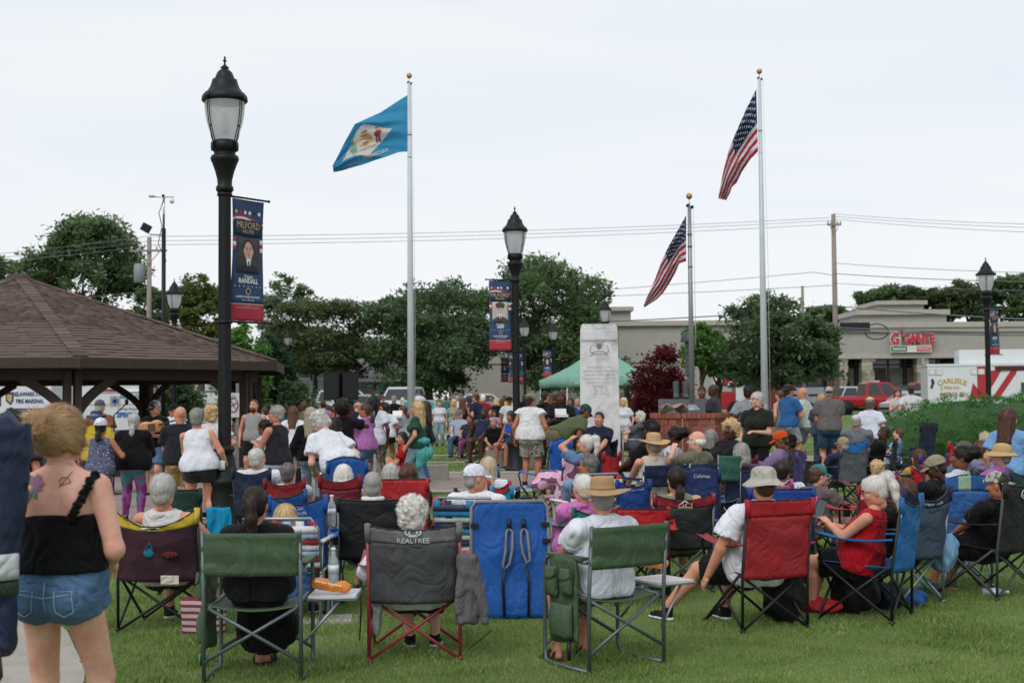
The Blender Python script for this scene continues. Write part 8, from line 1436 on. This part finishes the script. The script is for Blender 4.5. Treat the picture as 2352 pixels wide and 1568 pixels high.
S('man in black t-shirt with grey cap and denim shorts, back turned', 905, 906, 43, 0, 'tee #131418', 'shorts denim_dark', 'short grey', 'b', 'm', hat='cap #6a6c6a'); S('man in red cap far behind the black t-shirt', 880, 908, 60, 170, 'tee #2a3040', 'jeans #30343c', 'short brown', 'b', 'm', hat='cap #7a2026'); S('girl in grey t-shirt carrying a white food box', 925, 930, 31, 78, 'tee #a9abb2', 'mini #16181c', 'lowpony brown', 'a', arms=('front', 'front')); S('woman in dark green t-shirt with teal jacket tied at the waist', 958, 920, 22.6, 72, 'tee #24473c', 'jeans denim_light', 'wavy blonde', 'b', arms=('side', (.25, .12, -.06)), feet=[(-.1, .16), (.1, -.12)]); S('dark-haired woman in black behind the green t-shirt', 976, 920, 25.5, 70, 'tee #131317', 'jeans denim', 'long dark', 'c', arms=('front', 'front'))
S('young woman in red t-shirt sitting on the low stone wall', 922, 990, 25.5, 95, 'tee #a31c26', 'jeans denim_light', 'long dark', 'b', seat=.18, head=(50, 0), lean=8, arms=('knee', 'knee'), feet=[(-.12, .62), (.12, .5)])
# far crowd between the flag pole and the tent
FC = 'standing crowd beyond the lawn'
for a in (('woman in white printed t-shirt walking with a clear bag', 1009, 917, 45, 178, 'tee #cfd0d6', 'jeans denim_light', 'lowpony brown', 'a'), ('dark-skinned person in burgundy behind the clear bag woman', 985, 925, 52, 170, 'tee #5a2a34', 'shorts #2a2e36', 'short black', 'e'), ('woman in sage t-shirt and pale trousers walking', 1042, 916, 44, 175, 'tee #8f9484', 'jeans #8d9094', 'long blonde', 'a'), ('woman with very long brown hair and black top, back turned', 1062, 912, 40, 6, 'tank #151416', 'jeans #22242a', 'longback auburn', 'c'), ('tall man in navy t-shirt and khaki cap looking left', 1092, 900, 38, 60, 'tee #1c2840', 'shorts #2b3040', 'short brown', 'b'), ('white-haired man in a red polo shirt', 1110, 906, 46, -15, 'polo #8f1c26', 'jeans #2b3038', 'short white', 'b'), ('girl in a pale pink t-shirt facing us', 1135, 934, 41, 175, 'tee #c59ab4', 'shorts #7a8aa0', 'bob black', 'c'), ('blonde woman in black near the pink t-shirt girl', 1140, 914, 50, -20, 'tee #16171a', 'jeans #23262e', 'bob blonde', 'a'), ('child in cobalt blue raising an arm', 1164, 918, 45, 60, 'tee #2f5a9a', 'shorts #2a3242', 'short brown', 'c'), ('man in white t-shirt and black hat beside the middle lamp', 1170, 909, 40, 178, 'tee #cdd0d8', 'jeans #17181c', 'short black', 'c'), ('person in a green top behind the pink t-shirt girl', 1152, 915, 53, 20, 'tee #2f6a4a', 'jeans #30343c', 'long brown', 'b'), ('man in dark clothes left of the red polo', 975, 905, 56, -10, 'tee #3a2226', 'jeans #20242c', 'short black', 'd'), ('man in mustard shirt by the tent leg', 1262, 902, 46, 160, 'tee #b07a1c', 'jeans #26282e', None, 'b'), ('woman in black holding a phone by the white sleeveless shirt', 1252, 897, 30, -40, 'tee #17171b', 'jeans #20232a', 'lowpony dark', 'b'), ('man in black t-shirt and teal cap under the tent', 1278, 897, 34, -60, 'tee #141619', 'shorts #2a2e38', 'short brown', 'b'), ('woman in royal blue behind the colourful skirt', 1310, 912, 40, 160, 'tee #244a9a', 'jeans #22262e', 'long dark', 'c'), ('man in grey under the tent at the monument edge', 1326, 915, 42, 175, 'tee #8b8d92', 'jeans #2b2f36', 'short grey', 'b'), ('woman in white t-shirt right of the monument', 1432, 912, 36, 150, 'tee #cdd0d6', 'mini #a9a9b0', 'long blonde', 'a'), ('man in green t-shirt and pale cap under the tent', 1458, 903, 41, 30, 'tee #1f5a3f', 'jeans #26282e', 'short brown', 'd'), ('person in red shirt at the tent leg', 1446, 905, 46, 170, 'tee #8f2a20', 'jeans #26282e', 'short black', 'e'), ('person in yellow at the right tent leg', 1478, 912, 50, 10, 'tee #b98a1c', 'jeans #22252c', 'short black', 'e'), ('woman in black jacket far left of the tent', 1205, 905, 55, 20, 'long #1a1b20', 'jeans #22252c', 'bob dark', 'b'), ('man in grey shirt far behind the middle lamp', 1128, 907, 58, 170, 'tee #7d8088', 'jeans #2b2f36', 'short dark', 'c'), ('man in teal shirt far right of the sign', 1024, 908, 60, 15, 'tee #3a6a72', 'jeans #30343c', 'short brown', 'b'), ('woman in plum dress far behind the sage t-shirt', 1078, 910, 57, 10, 'dress #5a2f4f', None, 'bob dark', 'c'), ('man in navy shirt between the bearded man and the pavilion post', 560, 922, 33, 20, 'tee #232a3c', 'jeans #2b2f36', 'short dark', 'b'), ('man in white shirt behind the sleeveless grey-haired man', 612, 926, 29, 150, 'tee #b9c0cc', 'jeans #2b2f36', 'short black', 'e'), ('woman in teal top behind the white long-sleeved brunette', 655, 928, 34, 10, 'tee #2f6f74', 'jeans #2b2f36', 'bob auburn', 'b'), ('man in olive shirt behind the blonde in black', 698, 922, 32, -10, 'tee #5a5f45', 'jeans #30343c', 'short brown', 'b'), ('woman in coral top right of the lavender polo', 770, 925, 36, 165, 'tee #b5605a', 'jeans #2b2f36', 'long dark', 'c'), ('man in orange shirt far left of the sign', 866, 916, 52, 160, 'tee #b5602a', 'jeans #30343c', 'short grey', 'b'), ('woman in dark red top behind the food box girl', 942, 920, 40, 30, 'tee #5a1f3a', 'jeans #26282e', 'long brown', 'c'), ('man in khaki shirt behind the dreadlocks', 846, 912, 40, 165, 'tee #8a7f62', 'jeans #2b2f36', 'short dark', 'd'), ('woman in sky blue top beside the black t-shirt man', 925, 912, 55, 12, 'tee #6f94b8', 'jeans #2b2f36', 'bob blonde', 'a'), ('man in maroon shirt behind the orchid pink woman', 808, 915, 42, -12, 'tee #4f1d26', 'jeans #20242c', 'short black', 'e'), ('woman in mint top far behind the bench', 1104, 912, 62, 170, 'tee #8fb5a4', 'jeans #30343c', 'long dark', 'b'), ('man in white polo far behind the woman with long brown hair', 1050, 908, 60, 5, 'polo #c4c8ce', 'jeans #2b2f36', 'short grey', 'b'), ('woman in yellow top far left of the middle lamp', 1158, 908, 62, 165, 'tee #c2a23a', 'jeans #30343c', 'bob dark', 'd'), ('man in black shirt behind the elderly woman on the walker', 1490, 908, 45, 150, 'tee #1a1b1f', 'jeans #2b2f36', 'short black', 'e'), ('woman in grey dress right of the right flag pole', 1790, 895, 33, 40, 'dress #70737a', None, 'lowpony brown', 'b')):
 nm_ = a[0]; S(*a, sex='m' if nm_.split()[0] in ('man', 'tall', 'white-haired') else 'f', group=FC, **({'hat': 'cap #6f6654'} if 'khaki cap' in nm_ else {'hat': 'boonie #17171a'} if 'black hat' in nm_ else {'hat': 'cap #2f7a78'} if 'teal cap' in nm_ else {'hat': 'cap #b9b39a'} if 'pale cap' in nm_ else {}), **({'s': .72} if a[0].startswith(('girl', 'child')) else {}))
# seated on the bench line in the middle
GB = 'people sitting along the low bench'
for a, k in ((('man in grey cap and pale blue t-shirt sitting on the bench', 1056, 939, 37, 172, 'tee #98a2b8', 'jeans denim', 'short grey', 'a', 'm'), dict(hat='cap #6a6c70', arms=('knee', 'knee'))), (('large man in navy sleeveless shirt and yellow-green shorts', 1112, 935, 33.5, 150, 'tank #222a46', 'shorts yellowgreen', 'buzz black', 'e', 'm'), dict(g=1.6, beard='black', arms=('knee', 'side'), lean=4)), (('grey-haired woman in black t-shirt leaning forward on her knees', 1134, 958, 31.5, 168, 'tee #131316', 'shorts #7d6a58', 'crop grey', 'b'), dict(lean=22, arms=('knee', 'knee'))), (('woman in cobalt top partly behind the middle lamp post', 1172, 942, 31, 140, 'tank #244a9a', 'shorts pink_floral', 'bob auburn', 'c'), dict(lean=10, arms=('front', 'knee'))), (('person in plum leggings between the bench sitters', 1078, 952, 36, 165, 'tee #2a2a32', 'legg #8a3f7a', 'short black', 'c'), dict(arms=('knee', 'knee')))): S(*a, seat=.46, group=GB, **k)
# around the middle lamp, monument and planter
S('woman in white sleeveless shirt and grey camouflage shorts, back turned', 1218, 901, 24.5, -14, 'loose #d2d2d4', 'shorts camo_grey', 'short dark', 'c', hat='cap #8d8574', slv=.12, g=1.22, head=(-30, 0)); S('woman with red-tipped braids, black printed t-shirt and colourful skirt', 1288, 898, 26, 172, 'tee #141418', 'skirt skirt_bright', 'long red', 'e', g=1.25, arms=('front', 'front'), skl=.25, skw=.26); S('man in olive t-shirt and green cap bending over', 1352, 943, 23.4, -62, 'tee #4f5a3e', 'shorts #6d654c', 'buzz black', 'd', 'm', hat='cap #2a4a40', lean=58, s=1.04, arms=((.10, .34, -.05), (.10, .34, -.05)), head=(0, 20), g=1.12); q20 = S('woman in navy printed t-shirt sitting before the monument', 1376, 944, 24.5, 160, 'tee #1a2038', 'jeans #22262e', 'lowpony dark', 'b', seat=.42, g=1.15, arms=('lap', 'lap')); q21 = S('woman with white ponytail resting a hand on her head', 1346, 996, 16.8, 42, 'tee #5d7ba0', 'shorts #4a4f58', 'highpony white', 'b', seat=.42, arms=('head', 'lap'), head=(28, 0))
q22 = S('man in woven sun hat and cream sleeveless shirt reading a tablet', 1500, 993, 15.8, 26, 'tank #bdb8a8', 'jeans #a9aab0', 'short grey', 'b', 'm', seat=.42, hat=('straw', STRAW2), arms=('knee', 'knee'), lean=-8); q23 = S('balding man in olive shirt resting chin on hand', 1601, 987, 16, 38, 'long #6a6a56', 'shorts #8d8466', 'fringe white', 'a', 'm', seat=.42, arms=('face', 'knee'), head=(25, 0), glasses='clear', slv=1.1); S('woman in white shirt with headphones round her neck', 1550, 980, 17.6, 60, 'tee #cfd0d4', 'jeans #1d2028', 'puff black', 'e', seat=.42, head=(10, 0)); q25 = S('man in black cap and black polo facing left by the folding chairs', 1495, 960, 17.2, 70, 'polo #17181b', 'shorts #2a2a2e', 'short black', 'e', 'm', seat=.46, hat='cap #121316', g=1.15); S('heavily built woman in black sweater with curly golden hair', 1678, 962, 17.6, 118, 'long #141317', 'jeans denim_dark', 'curly blonde', 'e', seat=.40, g=1.5, arms=('lap', 'rest'), head=(32, 0)); S('woman in grey jacket behind the balding man', 1632, 985, 17.8, 10, 'long #3a3b42', 'jeans #2b2f36', 'long grey', 'b', seat=.42, g=1.1)
S('elderly woman with white hair and grey t-shirt on a walker seat', 1470, 944, 30, 85, 'tee #55565e', 'jeans #3a3d44', 'curly white', 'a', seat=.46, arms=('fwd', 'fwd')); S('woman in grey behind the planter statue', 1612, 886, 29, 165, 'tee #55525c', 'jeans #22252c', 'lowpony black', 'd'); S('bald man in dark polo behind the planter facing left', 1638, 880, 27.5, 65, 'polo #3b3a44', 'jeans #22252c', None, 'e', 'm', arms=('front', 'front')); S('man in grey t-shirt and black cap left of the right flag pole', 1722, 883, 25, -28, 'tee #85888f', 'shorts #3a3d44', 'short black', 'd', 'm', hat='cap #1d1e22', head=(-20, 8)); S('woman with grey ponytail in dark olive t-shirt carrying a black bag', 1738, 898, 20.5, 150, 'tee #23261f', 'jeans #121214', 'lowpony silver', 'a', arms=('belly', 'down'), head=(-38, 0), glasses='clear', g=1.08); S('child in white beside the curly golden hair woman', 1703, 945, 22, 170, 'tee #cfd2da', 'shorts #2a2e38', 'short black', 'e')
S('man in wide dark hat and blue t-shirt talking on the right', 1812, 880, 28.5, -62, 'tee #2f5f94', 'shorts #8f9298', 'short brown', 'b', 'm', hat='boonie #2b2d2f', arms=('front', 'front')); S('bald man in pale green t-shirt facing the blue t-shirt', 1842, 889, 29, 52, 'tee #b4bfba', 'shorts #6f7276', None, 'b', 'm'); S('blonde curly-haired woman in slate t-shirt and jeans', 1888, 906, 27, -14, 'tee #454a58', 'jeans denim_dark', 'curly blonde', 'b', g=1.15, arms=('front', 'hip')); S('man in black cap, taupe t-shirt and denim shorts, back turned', 1903, 883, 26.5, -6, 'tee #655f60', 'shorts denim_dark', 'buzz grey', 'b', 'm', hat='backcap #131417', arms=('belly', 'belly'), g=1.08); S('woman in cream cap and striped white t-shirt', 1998, 910, 25.5, -22, 'tee fine_stripe', 'jeans denim_dark', 'crop pepper', 'b', hat='cap #c4bb92', g=1.08); q30 = S('older man in white cap and grey t-shirt seated behind the striped shirt', 1966, 950, 25, -24, 'tee #6a6e74', 'shorts #77787c', 'short grey', 'b', 'm', seat=.42, hat='cap #cfd0da', g=1.3)
S('young woman with brown hair looking at a phone behind the hedge', 2062, 890, 38, 170, 'tank #a4adb4', 'jeans #30343c', 'long auburn', 'a', arms=('phone', 'phone'), head=(0, 20)); q31 = S('man in white t-shirt with printed back standing behind the hedge', 2092, 884, 37, -10, 'tee #c6c6c8', 'jeans #2b2f38', 'short dark', 'b', 'm'); q32 = S('man in black shirt reclining with legs stretched out and a can', 2030, 977, 22.5, 70, 'tee #131316', 'jeans #101013', 'buzz black', 'e', 'm', seat=.38, lean=-26, arms=('belly', 'lap'), g=1.15, feet=[(-.05, .86), (.1, .8)], head=(10, 5)); S('small boy in blue plaid shirt sitting sideways', 2064, 981, 23.5, 62, 'tee plaid_blue', 'shorts #8fa4b4', 'short auburn', 'a', 'm', seat=.46, kid=1)
# right-hand rows
q40 = S('woman in orange cap and lilac top reading her phone', 1786, 987, 17.6, 66, 'long #7d6a8c', 'jeans #3a3a42', 'buzz dark', 'd', seat=.40, hat='cap #c24a18', arms=('phone', 'phone'), head=(8, 22)); S('man in black cap leaning beside the orange cap', 1815, 993, 19, 40, 'tee #3a333f', 'shorts #4a4a50', 'buzz black', 'e', 'm', seat=.42, hat='cap #17171a', g=1.15, lean=-5); q42 = S('boy with shaggy dark hair and white t-shirt', 1797, 1056, 14.2, 10, 'tee #cdced6', 'shorts #3a3d44', 'crop dark', 'b', 'm', seat=.34, head=(-35, 0), arms=('lap', 'side')); q43 = S('boy in teal cap and grey t-shirt eating', 1882, 1062, 13.9, -62, 'tee #5d5856', 'shorts #6d6450', 'short brown', 'a', 'm', seat=.22, hat='cap #2c8a8c', arms=('face', 'knee'), head=(-8, 4), lean=6, feet=[(-.15, .5), (.15, .45)]); S('curly blond child in white seen between the chairs', 2014, 1056, 15.4, 5, 'tee #c9ccd4', 'shorts #3a4452', 'curly blonde', 'a', 'm', seat=.34, kid=1)
q45 = S('woman with black bun and white sunglasses on her head', 2210, 1022, 13.2, 52, 'tee #b4bcc8', 'shorts #3a3d44', 'puff black', 'd', seat=.38, arms=('face', 'lap'), head=(18, 0)); S('woman with short grey hair behind the white sunglasses', 2212, 1012, 15.5, 50, 'tee #5a6a86', 'shorts #3a3d44', 'crop pepper', 'b', seat=.38); S('brown-haired woman in lavender top at right', 2250, 1010, 15.8, 30, 'tee #8b7fa8', 'capri #3a3d44', 'short auburn', 'b', seat=.38); S('woman with wavy ash-blonde hair behind the lavender top', 2262, 990, 19, 10, 'tee #c4c9d0', 'shorts #4a4f58', 'wavy ash', 'a', seat=.40); q48 = S('woman in cream straw hat and orchid top at the right edge', 2300, 1015, 14.0, 44, 'tee #a061a0', 'shorts #4a4f58', 'short grey', 'a', seat=.38, hat=('sunhat', STRAW2), g=1.12, head=(14, 0)); S('brunette in light blue t-shirt standing at the right edge', 2318, 935, 14.8, -36, 'tee #6f98c4', 'jeans denim_dark', 'long auburn', 'b', arms=('down', (.3, .3, .05)), head=(-28, 4), glasses='clear')
# middle-left seated rows
q50 = S('white-haired man in white sweatshirt looking right', 590, 1027, 14.6, -8, 'long #ced0d8', 'shorts #55585e', 'short silver', 'a', 'm', seat=.38, head=(-22, 0), glasses='clear', gc='red', g=1.1); q51 = S('grey-haired man low in the dark red chair', 661, 1060, 13.6, -2, 'tee #b9bbc4', 'shorts #4a4d55', 'short pepper', 'b', 'm', seat=.36); q52 = S('woman with smooth white bob in the maroon chair', 789, 1064, 12.7, -3, 'tee #b0938f', 'shorts #55585e', 'bob white', 'a', seat=.36); S('woman with long straight blonde hair beside the white cap', 1122, 1047, 13.6, -28, 'tee fine_stripe', 'shorts #44505e', 'longback ash', 'a', seat=.38)
q60 = S('woman in plum top with grey bob near the green director chair', 1702, 1015, 15.2, 14, 'tee #5c3a58', 'shorts #3a3d44', 'bob grey', 'b', seat=.38); q61 = S('man in tan cap and navy shirt left of the reclining man', 1936, 1000, 19.5, 30, 'tee #26304a', 'shorts #6d6450', 'buzz grey', 'c', 'm', seat=.38, hat='cap #9a8a68'); q62 = S('woman in mustard cardigan before the navy hedge chair', 2110, 1030, 17.5, 35, 'long #a3863a', 'jeans #2b2f38', 'long brown', 'b', seat=.38); QC(q60, quad, 'dark blue camp chair under the plum top', '#22304f', hb=.85); QC(q61, quad, 'grey camp chair under the tan cap', '#55585e', hb=.85); QC(q62, quad, 'violet camp chair under the mustard cardigan', '#4a2f78', hb=.85)
QC(q50, quad, 'navy camp chair just right of the near lamp post', '#1d2540', hb=.90, w=.21); QC(q51, quad, 'dark red camp chair behind the blue chair backs', '#7a1a24', hb=.845, w=.20); QC(q52, quad, 'maroon mesh camp chair left of the towel collar man', '#641a24', band='#7a1822', hb=.93, w=.19); QC(q40, quad, 'purple camp chair under the orange cap', '#4f3a78', hb=.9); QC(q42, quad, 'low grey camp chair under the shaggy-haired boy', '#3a3d44', hb=.7, w=.22); QC(q22, director, 'navy director chair under the woven sun hat', '#1a2440', pole=M_alu, pocket=False, table=False, group='navy director chairs', hb=.84); QC(q23, director, 'navy director chair under the balding man', '#1a2440', pole=M_alu, pocket=False, table=False, group='navy director chairs', hb=.84); QC(q32, quad, 'black camp chair under the reclining man', '#17181b', hb=.88); QC(q45, quad, 'brown camp chair behind the woman with white sunglasses', '#3a2f28', hb=.85); QC(q48, quad, 'dark teal camp chair under the cream straw hat', '#1f3a44', hb=.85); QC(q21, quad, 'scarlet camp chair right of the raised arm', '#a8242c', hb=.95, w=.15, dx=.2); QC(q20, quad, 'black camp chair before the monument', '#18191c', hb=.85); QC(q25, quad, 'black and white team camp chair by the planter', '#1b1c1f', band='#b9bcc0', hb=.95, w=.2); QC(q30, quad, 'blue camp chair under the man in white cap', '#1d5f9c', hb=.8); QC(q43, quad, 'low pink camp chair behind the boy in teal cap', '#b0507c', hb=.78, w=.12)
def at_px(mk, label, px, ty, wpx, d, yaw, *a, **k):
 p = at(px, ty, d)
 if mk is quad: k.update(w=max(.09, wpx / 2 * d / FPX), hb=p.z)
 else: k['k'] = p.z / .87
 o = mk(label, p.x, d, yaw, *a, **k)
 if mk is director: o.scale.x = wpx * d / FPX / .57
 return o
at_px(quad, 'blue camp chair back lettered QUIK CHAIR', 692, 1132, 124, 10.4, 4, '#1a4f96', txt=[('QUIK\nCHAIR', .05, .86, 1.0)], sag=.03); at_px(quad, 'plain royal blue camp chair just behind the lettered one', 660, 1120, 110, 11.6, 0, '#1c4580'); at_px(quad, 'blue camp chair with rounded top left of centre', 812, 1056, 88, 14.6, -4, '#1b4a92', dip=-.05); at_px(quad, 'dark green camp chair back beside the near lamp', 432, 1118, 98, 11.6, 0, '#16332a', dip=0); at_px(quad, 'empty bright blue camp chair beside the middle lamp, white peak logo', 1248, 1013, 62, 18.4, 40, '#1f5fae', txt=[('OZARK TRAIL', .04, .85, .8)], dip=-.05); at_px(quad, 'camp chair covered by a pink patterned blanket', 1280, 1052, 60, 16.4, 35, MATS['blanket_pink']); at_px(quad, 'blue camp chair lettered across its top near the tablet reader', 1440, 1098, 74, 13.2, 6, '#1c3a80', txt=[('OZARK TRAIL', .035, .88, .9)]); at_px(quad, 'padded navy camp chair with small white logo', 1609, 1076, 78, 13.4, -6, '#1f2f5c', dip=-.05, txt=[('Coleman', .045, .86, 1.0)]); at_px(quad, 'red nylon chair back draped right of the straw hat man', 1472, 1160, 118, 10.8, -4, '#a3141f', dip=0); at_px(director, 'small green director chair with silver frame', 1657, 1044, 52, 15.2, 8, '#2f5a4c', pole=M_alu, pocket=False, table=False); at_px(quad, 'tall navy camp chair standing in front of the hedge', 2104, 973, 46, 25.5, 22, '#1a2338', dip=-.02); at_px(quad, 'slim red folded chair before the hedge', 2176, 1013, 19, 20, 0, '#b01c30'); at_px(quad, 'blue mesh beach chair with pale green flap in front of the khaki cap', 2209, 1094, 96, 11.7, -8, '#2f5a94', pole=M_alu, dip=-.04, band=patt('flap', 'x', [(0, '#2f5a94'), (.7, '#8fa896')], 3)); at_px(quad, 'red camp chair with a white cloth on its arm', 2064, 1070, 38, 16.5, 30, '#b02028'); at_px(quad, 'dark red camp chair left of the white ponytail', 1944, 1115, 42, 12.4, 20, '#8f1826'); at_px(quad, 'small turquoise camp chair right of the white cap man', 1162, 1113, 38, 12.4, -6, '#1f86a8'); at_px(quad, 'red camp chair behind the turquoise one', 1175, 1102, 50, 13.0, -20, '#a3222a'); at_px(quad, 'hot pink camp chair edge right of the red chair', 1003, 1099, 30, 13.4, -30, '#b81f5c'); at_px(quad, 'faded denim blue camp chair near the long blonde hair', 1152, 1070, 34, 15, -20, '#40587a'); at_px(quad, 'royal blue camp chair behind the bucket hat', 1784, 1116, 140, 11.6, -4, '#1d3f8a', dip=0)
def props2():
 p = q31['o']; text('Bronco', .12, M_blk, p, fn=lambda v: Vector(q31['P']) + Vector((v.x, -.165 + .25 * v.x * v.x, .33 + v.y)))
 def lump(name, label, cat, px, py, d, parts, m, rough=.01, fr=40, z=None):
  q = at(px, py, d); c = np.array([a for a, *_ in parts]); G = SDF(c.min(0) - .25, c.max(0) + .25, max(.012, d * .0011)); [G.ell(a, r, .03) for a, r in parts]; G.rough(rough, fr, 3, fold=.5); v, f = G.net(); return link(name, mesh_np(name, v, f, [m]), None, label, cat, loc=(q.x, d, q.z if z is None else z))
 lump('tied_jacket', 'teal jacket knotted round the hips of the green t-shirt woman', 'jacket', 962, 1030, 22.55, [((0, 0, .12), (.19, .16, .10)), ((.06, -.06, -.08), (.13, .10, .20)), ((.0, -.1, -.25), (.07, .05, .14)), ((.2, -.03, -.05), (.06, .05, .13))], cloth('#4f9c98'), .02, 24); lump('blanket', 'pink patterned blanket heaped on the seat beside the blue chair', 'blanket', 1270, 1090, 16.2, [((0, 0, -.05), (.22, .16, .12)), ((.12, -.1, -.25), (.12, .08, .2)), ((-.15, -.02, -.12), (.12, .12, .09))], MATS['blanket_pink'], .02, 22); lump('tote_bag', 'white and red striped tote behind the reclining man', 'bag', 2047, 1065, 25, [((0, 0, .0), (.22, .1, .24))], patt('tote', 'z', [(0, '#c9c8cc'), (.62, '#a83a44')], 11), .008, 30); lump('floral_bag', 'pink floral bag left of the man in white cap', 'bag', 1945, 1040, 25.6, [((0, 0, 0), (.16, .12, .22))], MATS['pink_floral']); lump('purple_bag', 'purple bag hanging on the purple chair', 'bag', 1802, 1110, 17.2, [((0, 0, 0), (.08, .05, .16)), ((.04, -.02, -.12), (.09, .05, .09))], nylon('#5a3f8c')); lump('pink_bag', 'pink pouch hanging from the low pink chair', 'bag', 1872, 1170, 13.6, [((0, 0, 0), (.06, .05, .15))], nylon('#b8568a'))
 for lab, px, py, d, yw in (('white food box held by the woman with braids', 1290, 955, 25.5, 10), ('white food box in the hands of the grey t-shirt girl', 912, 957, 30.7, 0)): q = at(px, py, d); o = MB().bx(-.11, .11, -.1, .1, -.02, .03).build('food_box', paint('#cfcfce'), label=lab, cat='box', loc=q, rz=math.radians(yw)); MB().box((0, .09, .08), (.22, .02, .12), Matrix.Rotation(-.4, 3, 'X')).build('lid', paint('#cfcfce'), o)
 q = q22['loc'] + Vector(rotz(q22['Wr'][0] + nv(.12, .1, .06), q22['ya'])); o = MB().box((0, 0, 0), (.19, .012, .25), Matrix.Rotation(-.9, 3, 'X') @ Matrix.Rotation(.1, 3, 'Y')).build('tablet', M_blk, label='tablet lying on the knees of the woven hat man', cat='tablet', loc=q, rz=q22['ya']); MB().box((0, -.0, .0), (.165, .016, .22), Matrix.Rotation(-.9, 3, 'X') @ Matrix.Rotation(.1, 3, 'Y')).build('screen', glass('tablet_glass', '#8b959c'), o)
 q = at(352, 978, 22.7); G = SDF((-.5, -.1, -.25), (.6, .1, .3), .014); G.ell((-.12, 0, -.05), (.17, .035, .13), .02); G.ell((.06, 0, -.0), (.13, .035, .11), .02); v, f = G.net(); o = link('guitar', mesh_np('guitar', v, f, [paint('#a8743a', rough=.3)]), None, 'honey coloured guitar held by the man in black cap', 'guitar', loc=q, rz=0); MB().beam((.1, -.03, .02), (.55, -.03, .14), .05, .025).build('neck', mat('rosewood', '#3a2620'), o); MB().box((-.02, -.042, -.02), (.12, .012, .12)).build('pickguard', paint('#4a2a20'), o)
 q = at(280, 985, 24); o = empty('mixing_desk', 'black equipment rack and mixer behind the dancers', 'equipment', (q.x, 24, 0)); MB().bx(-.35, .35, -.25, .25, .3, .95).build('rack', M_blk, o); MB().bx(-.42, .42, -.28, .2, .97, 1.06).build('mixer', M_iron, o); MB().bx(-.3, .3, -.27, -.255, .5, .85).build('panel', M_chr, o)
 for s_ in (-1, 1): MB().tube([(s_ * .3, 0, 0), (s_ * .3, 0, .3)], .02, 6).build('leg', M_iron, o)
 q = at(262, 930, 23.5); o = empty('microphone_stand', 'black microphone stand beside the mixer', 'microphone stand', (q.x, 23.5, 0)); MB().tube([(0, 0, 0), (0, 0, 1.4), (.25, -.1, 1.6)], .012, 6).build('stand', M_iron, o); MB().lathe([(.025, 0), (.035, .05), (.03, .1)], 10, (.25, -.1, 1.58)).build('microphone', M_iron, o); MB().lathe([(.16, 0), (.16, .02), (0, .03)], 16).build('base', M_iron, o)
 q = grd(985, 1070); MB().bx(-.35, .35, -.2, .2, 0, .3).build('stone_bench', ground_material('bench_stone', '#7d7a74', '#99958d', 5, .3), label='low rough stone bench behind the green t-shirt woman', cat='bench', loc=(at(990, 1050, 27).x, 27, 0)); MB().bx(-.45, .9, -.22, .22, 0, .42).build('stone_bench', MATS['bench_stone'], label='pale stone bench under the woman in the cobalt top', cat='bench', loc=(at(1160, 1050, 31.4).x, 31.4, 0))
 q = at(1455, 1000, 29.6); o = empty('walking_frame', 'silver walking frame in front of the elderly woman', 'walker', (q.x, 29.6, 0))
 for x in (-.25, .25): MB().tube([(x, -.25, 0), (x, -.2, .85), (x, .1, .88), (x, .3, 0)], .014, 6).build('side_frame', M_alu, o); MB().lathe([(.09, -.015), (.09, .015)], 14).build('wheel', M_tyre, o, M=Matrix.Translation((x, -.25, .09)) @ Matrix.Rotation(math.pi / 2, 4, 'Y'))
 MB().tube([(-.25, -.2, .7), (.25, -.2, .7)], .014, 6).build('crossbar', M_alu, o)
props2()
for i, J in enumerate([J for J in SEATED if J['o'].name not in CHAIRED]):
 if not any(w in J['label'] for w in ('stone', 'cobalt', 'walker')): QC(J, quad, 'camp chair under the ' + J['label'], ('#22304a', '#26282c', '#5a2028', '#24443a', '#3a3d44')[i % 5], hb=min(.86, max(.5, J['N'][2] - .08)), w=.25)
print('TIME', time.time() - T0, len(bpy.data.objects))
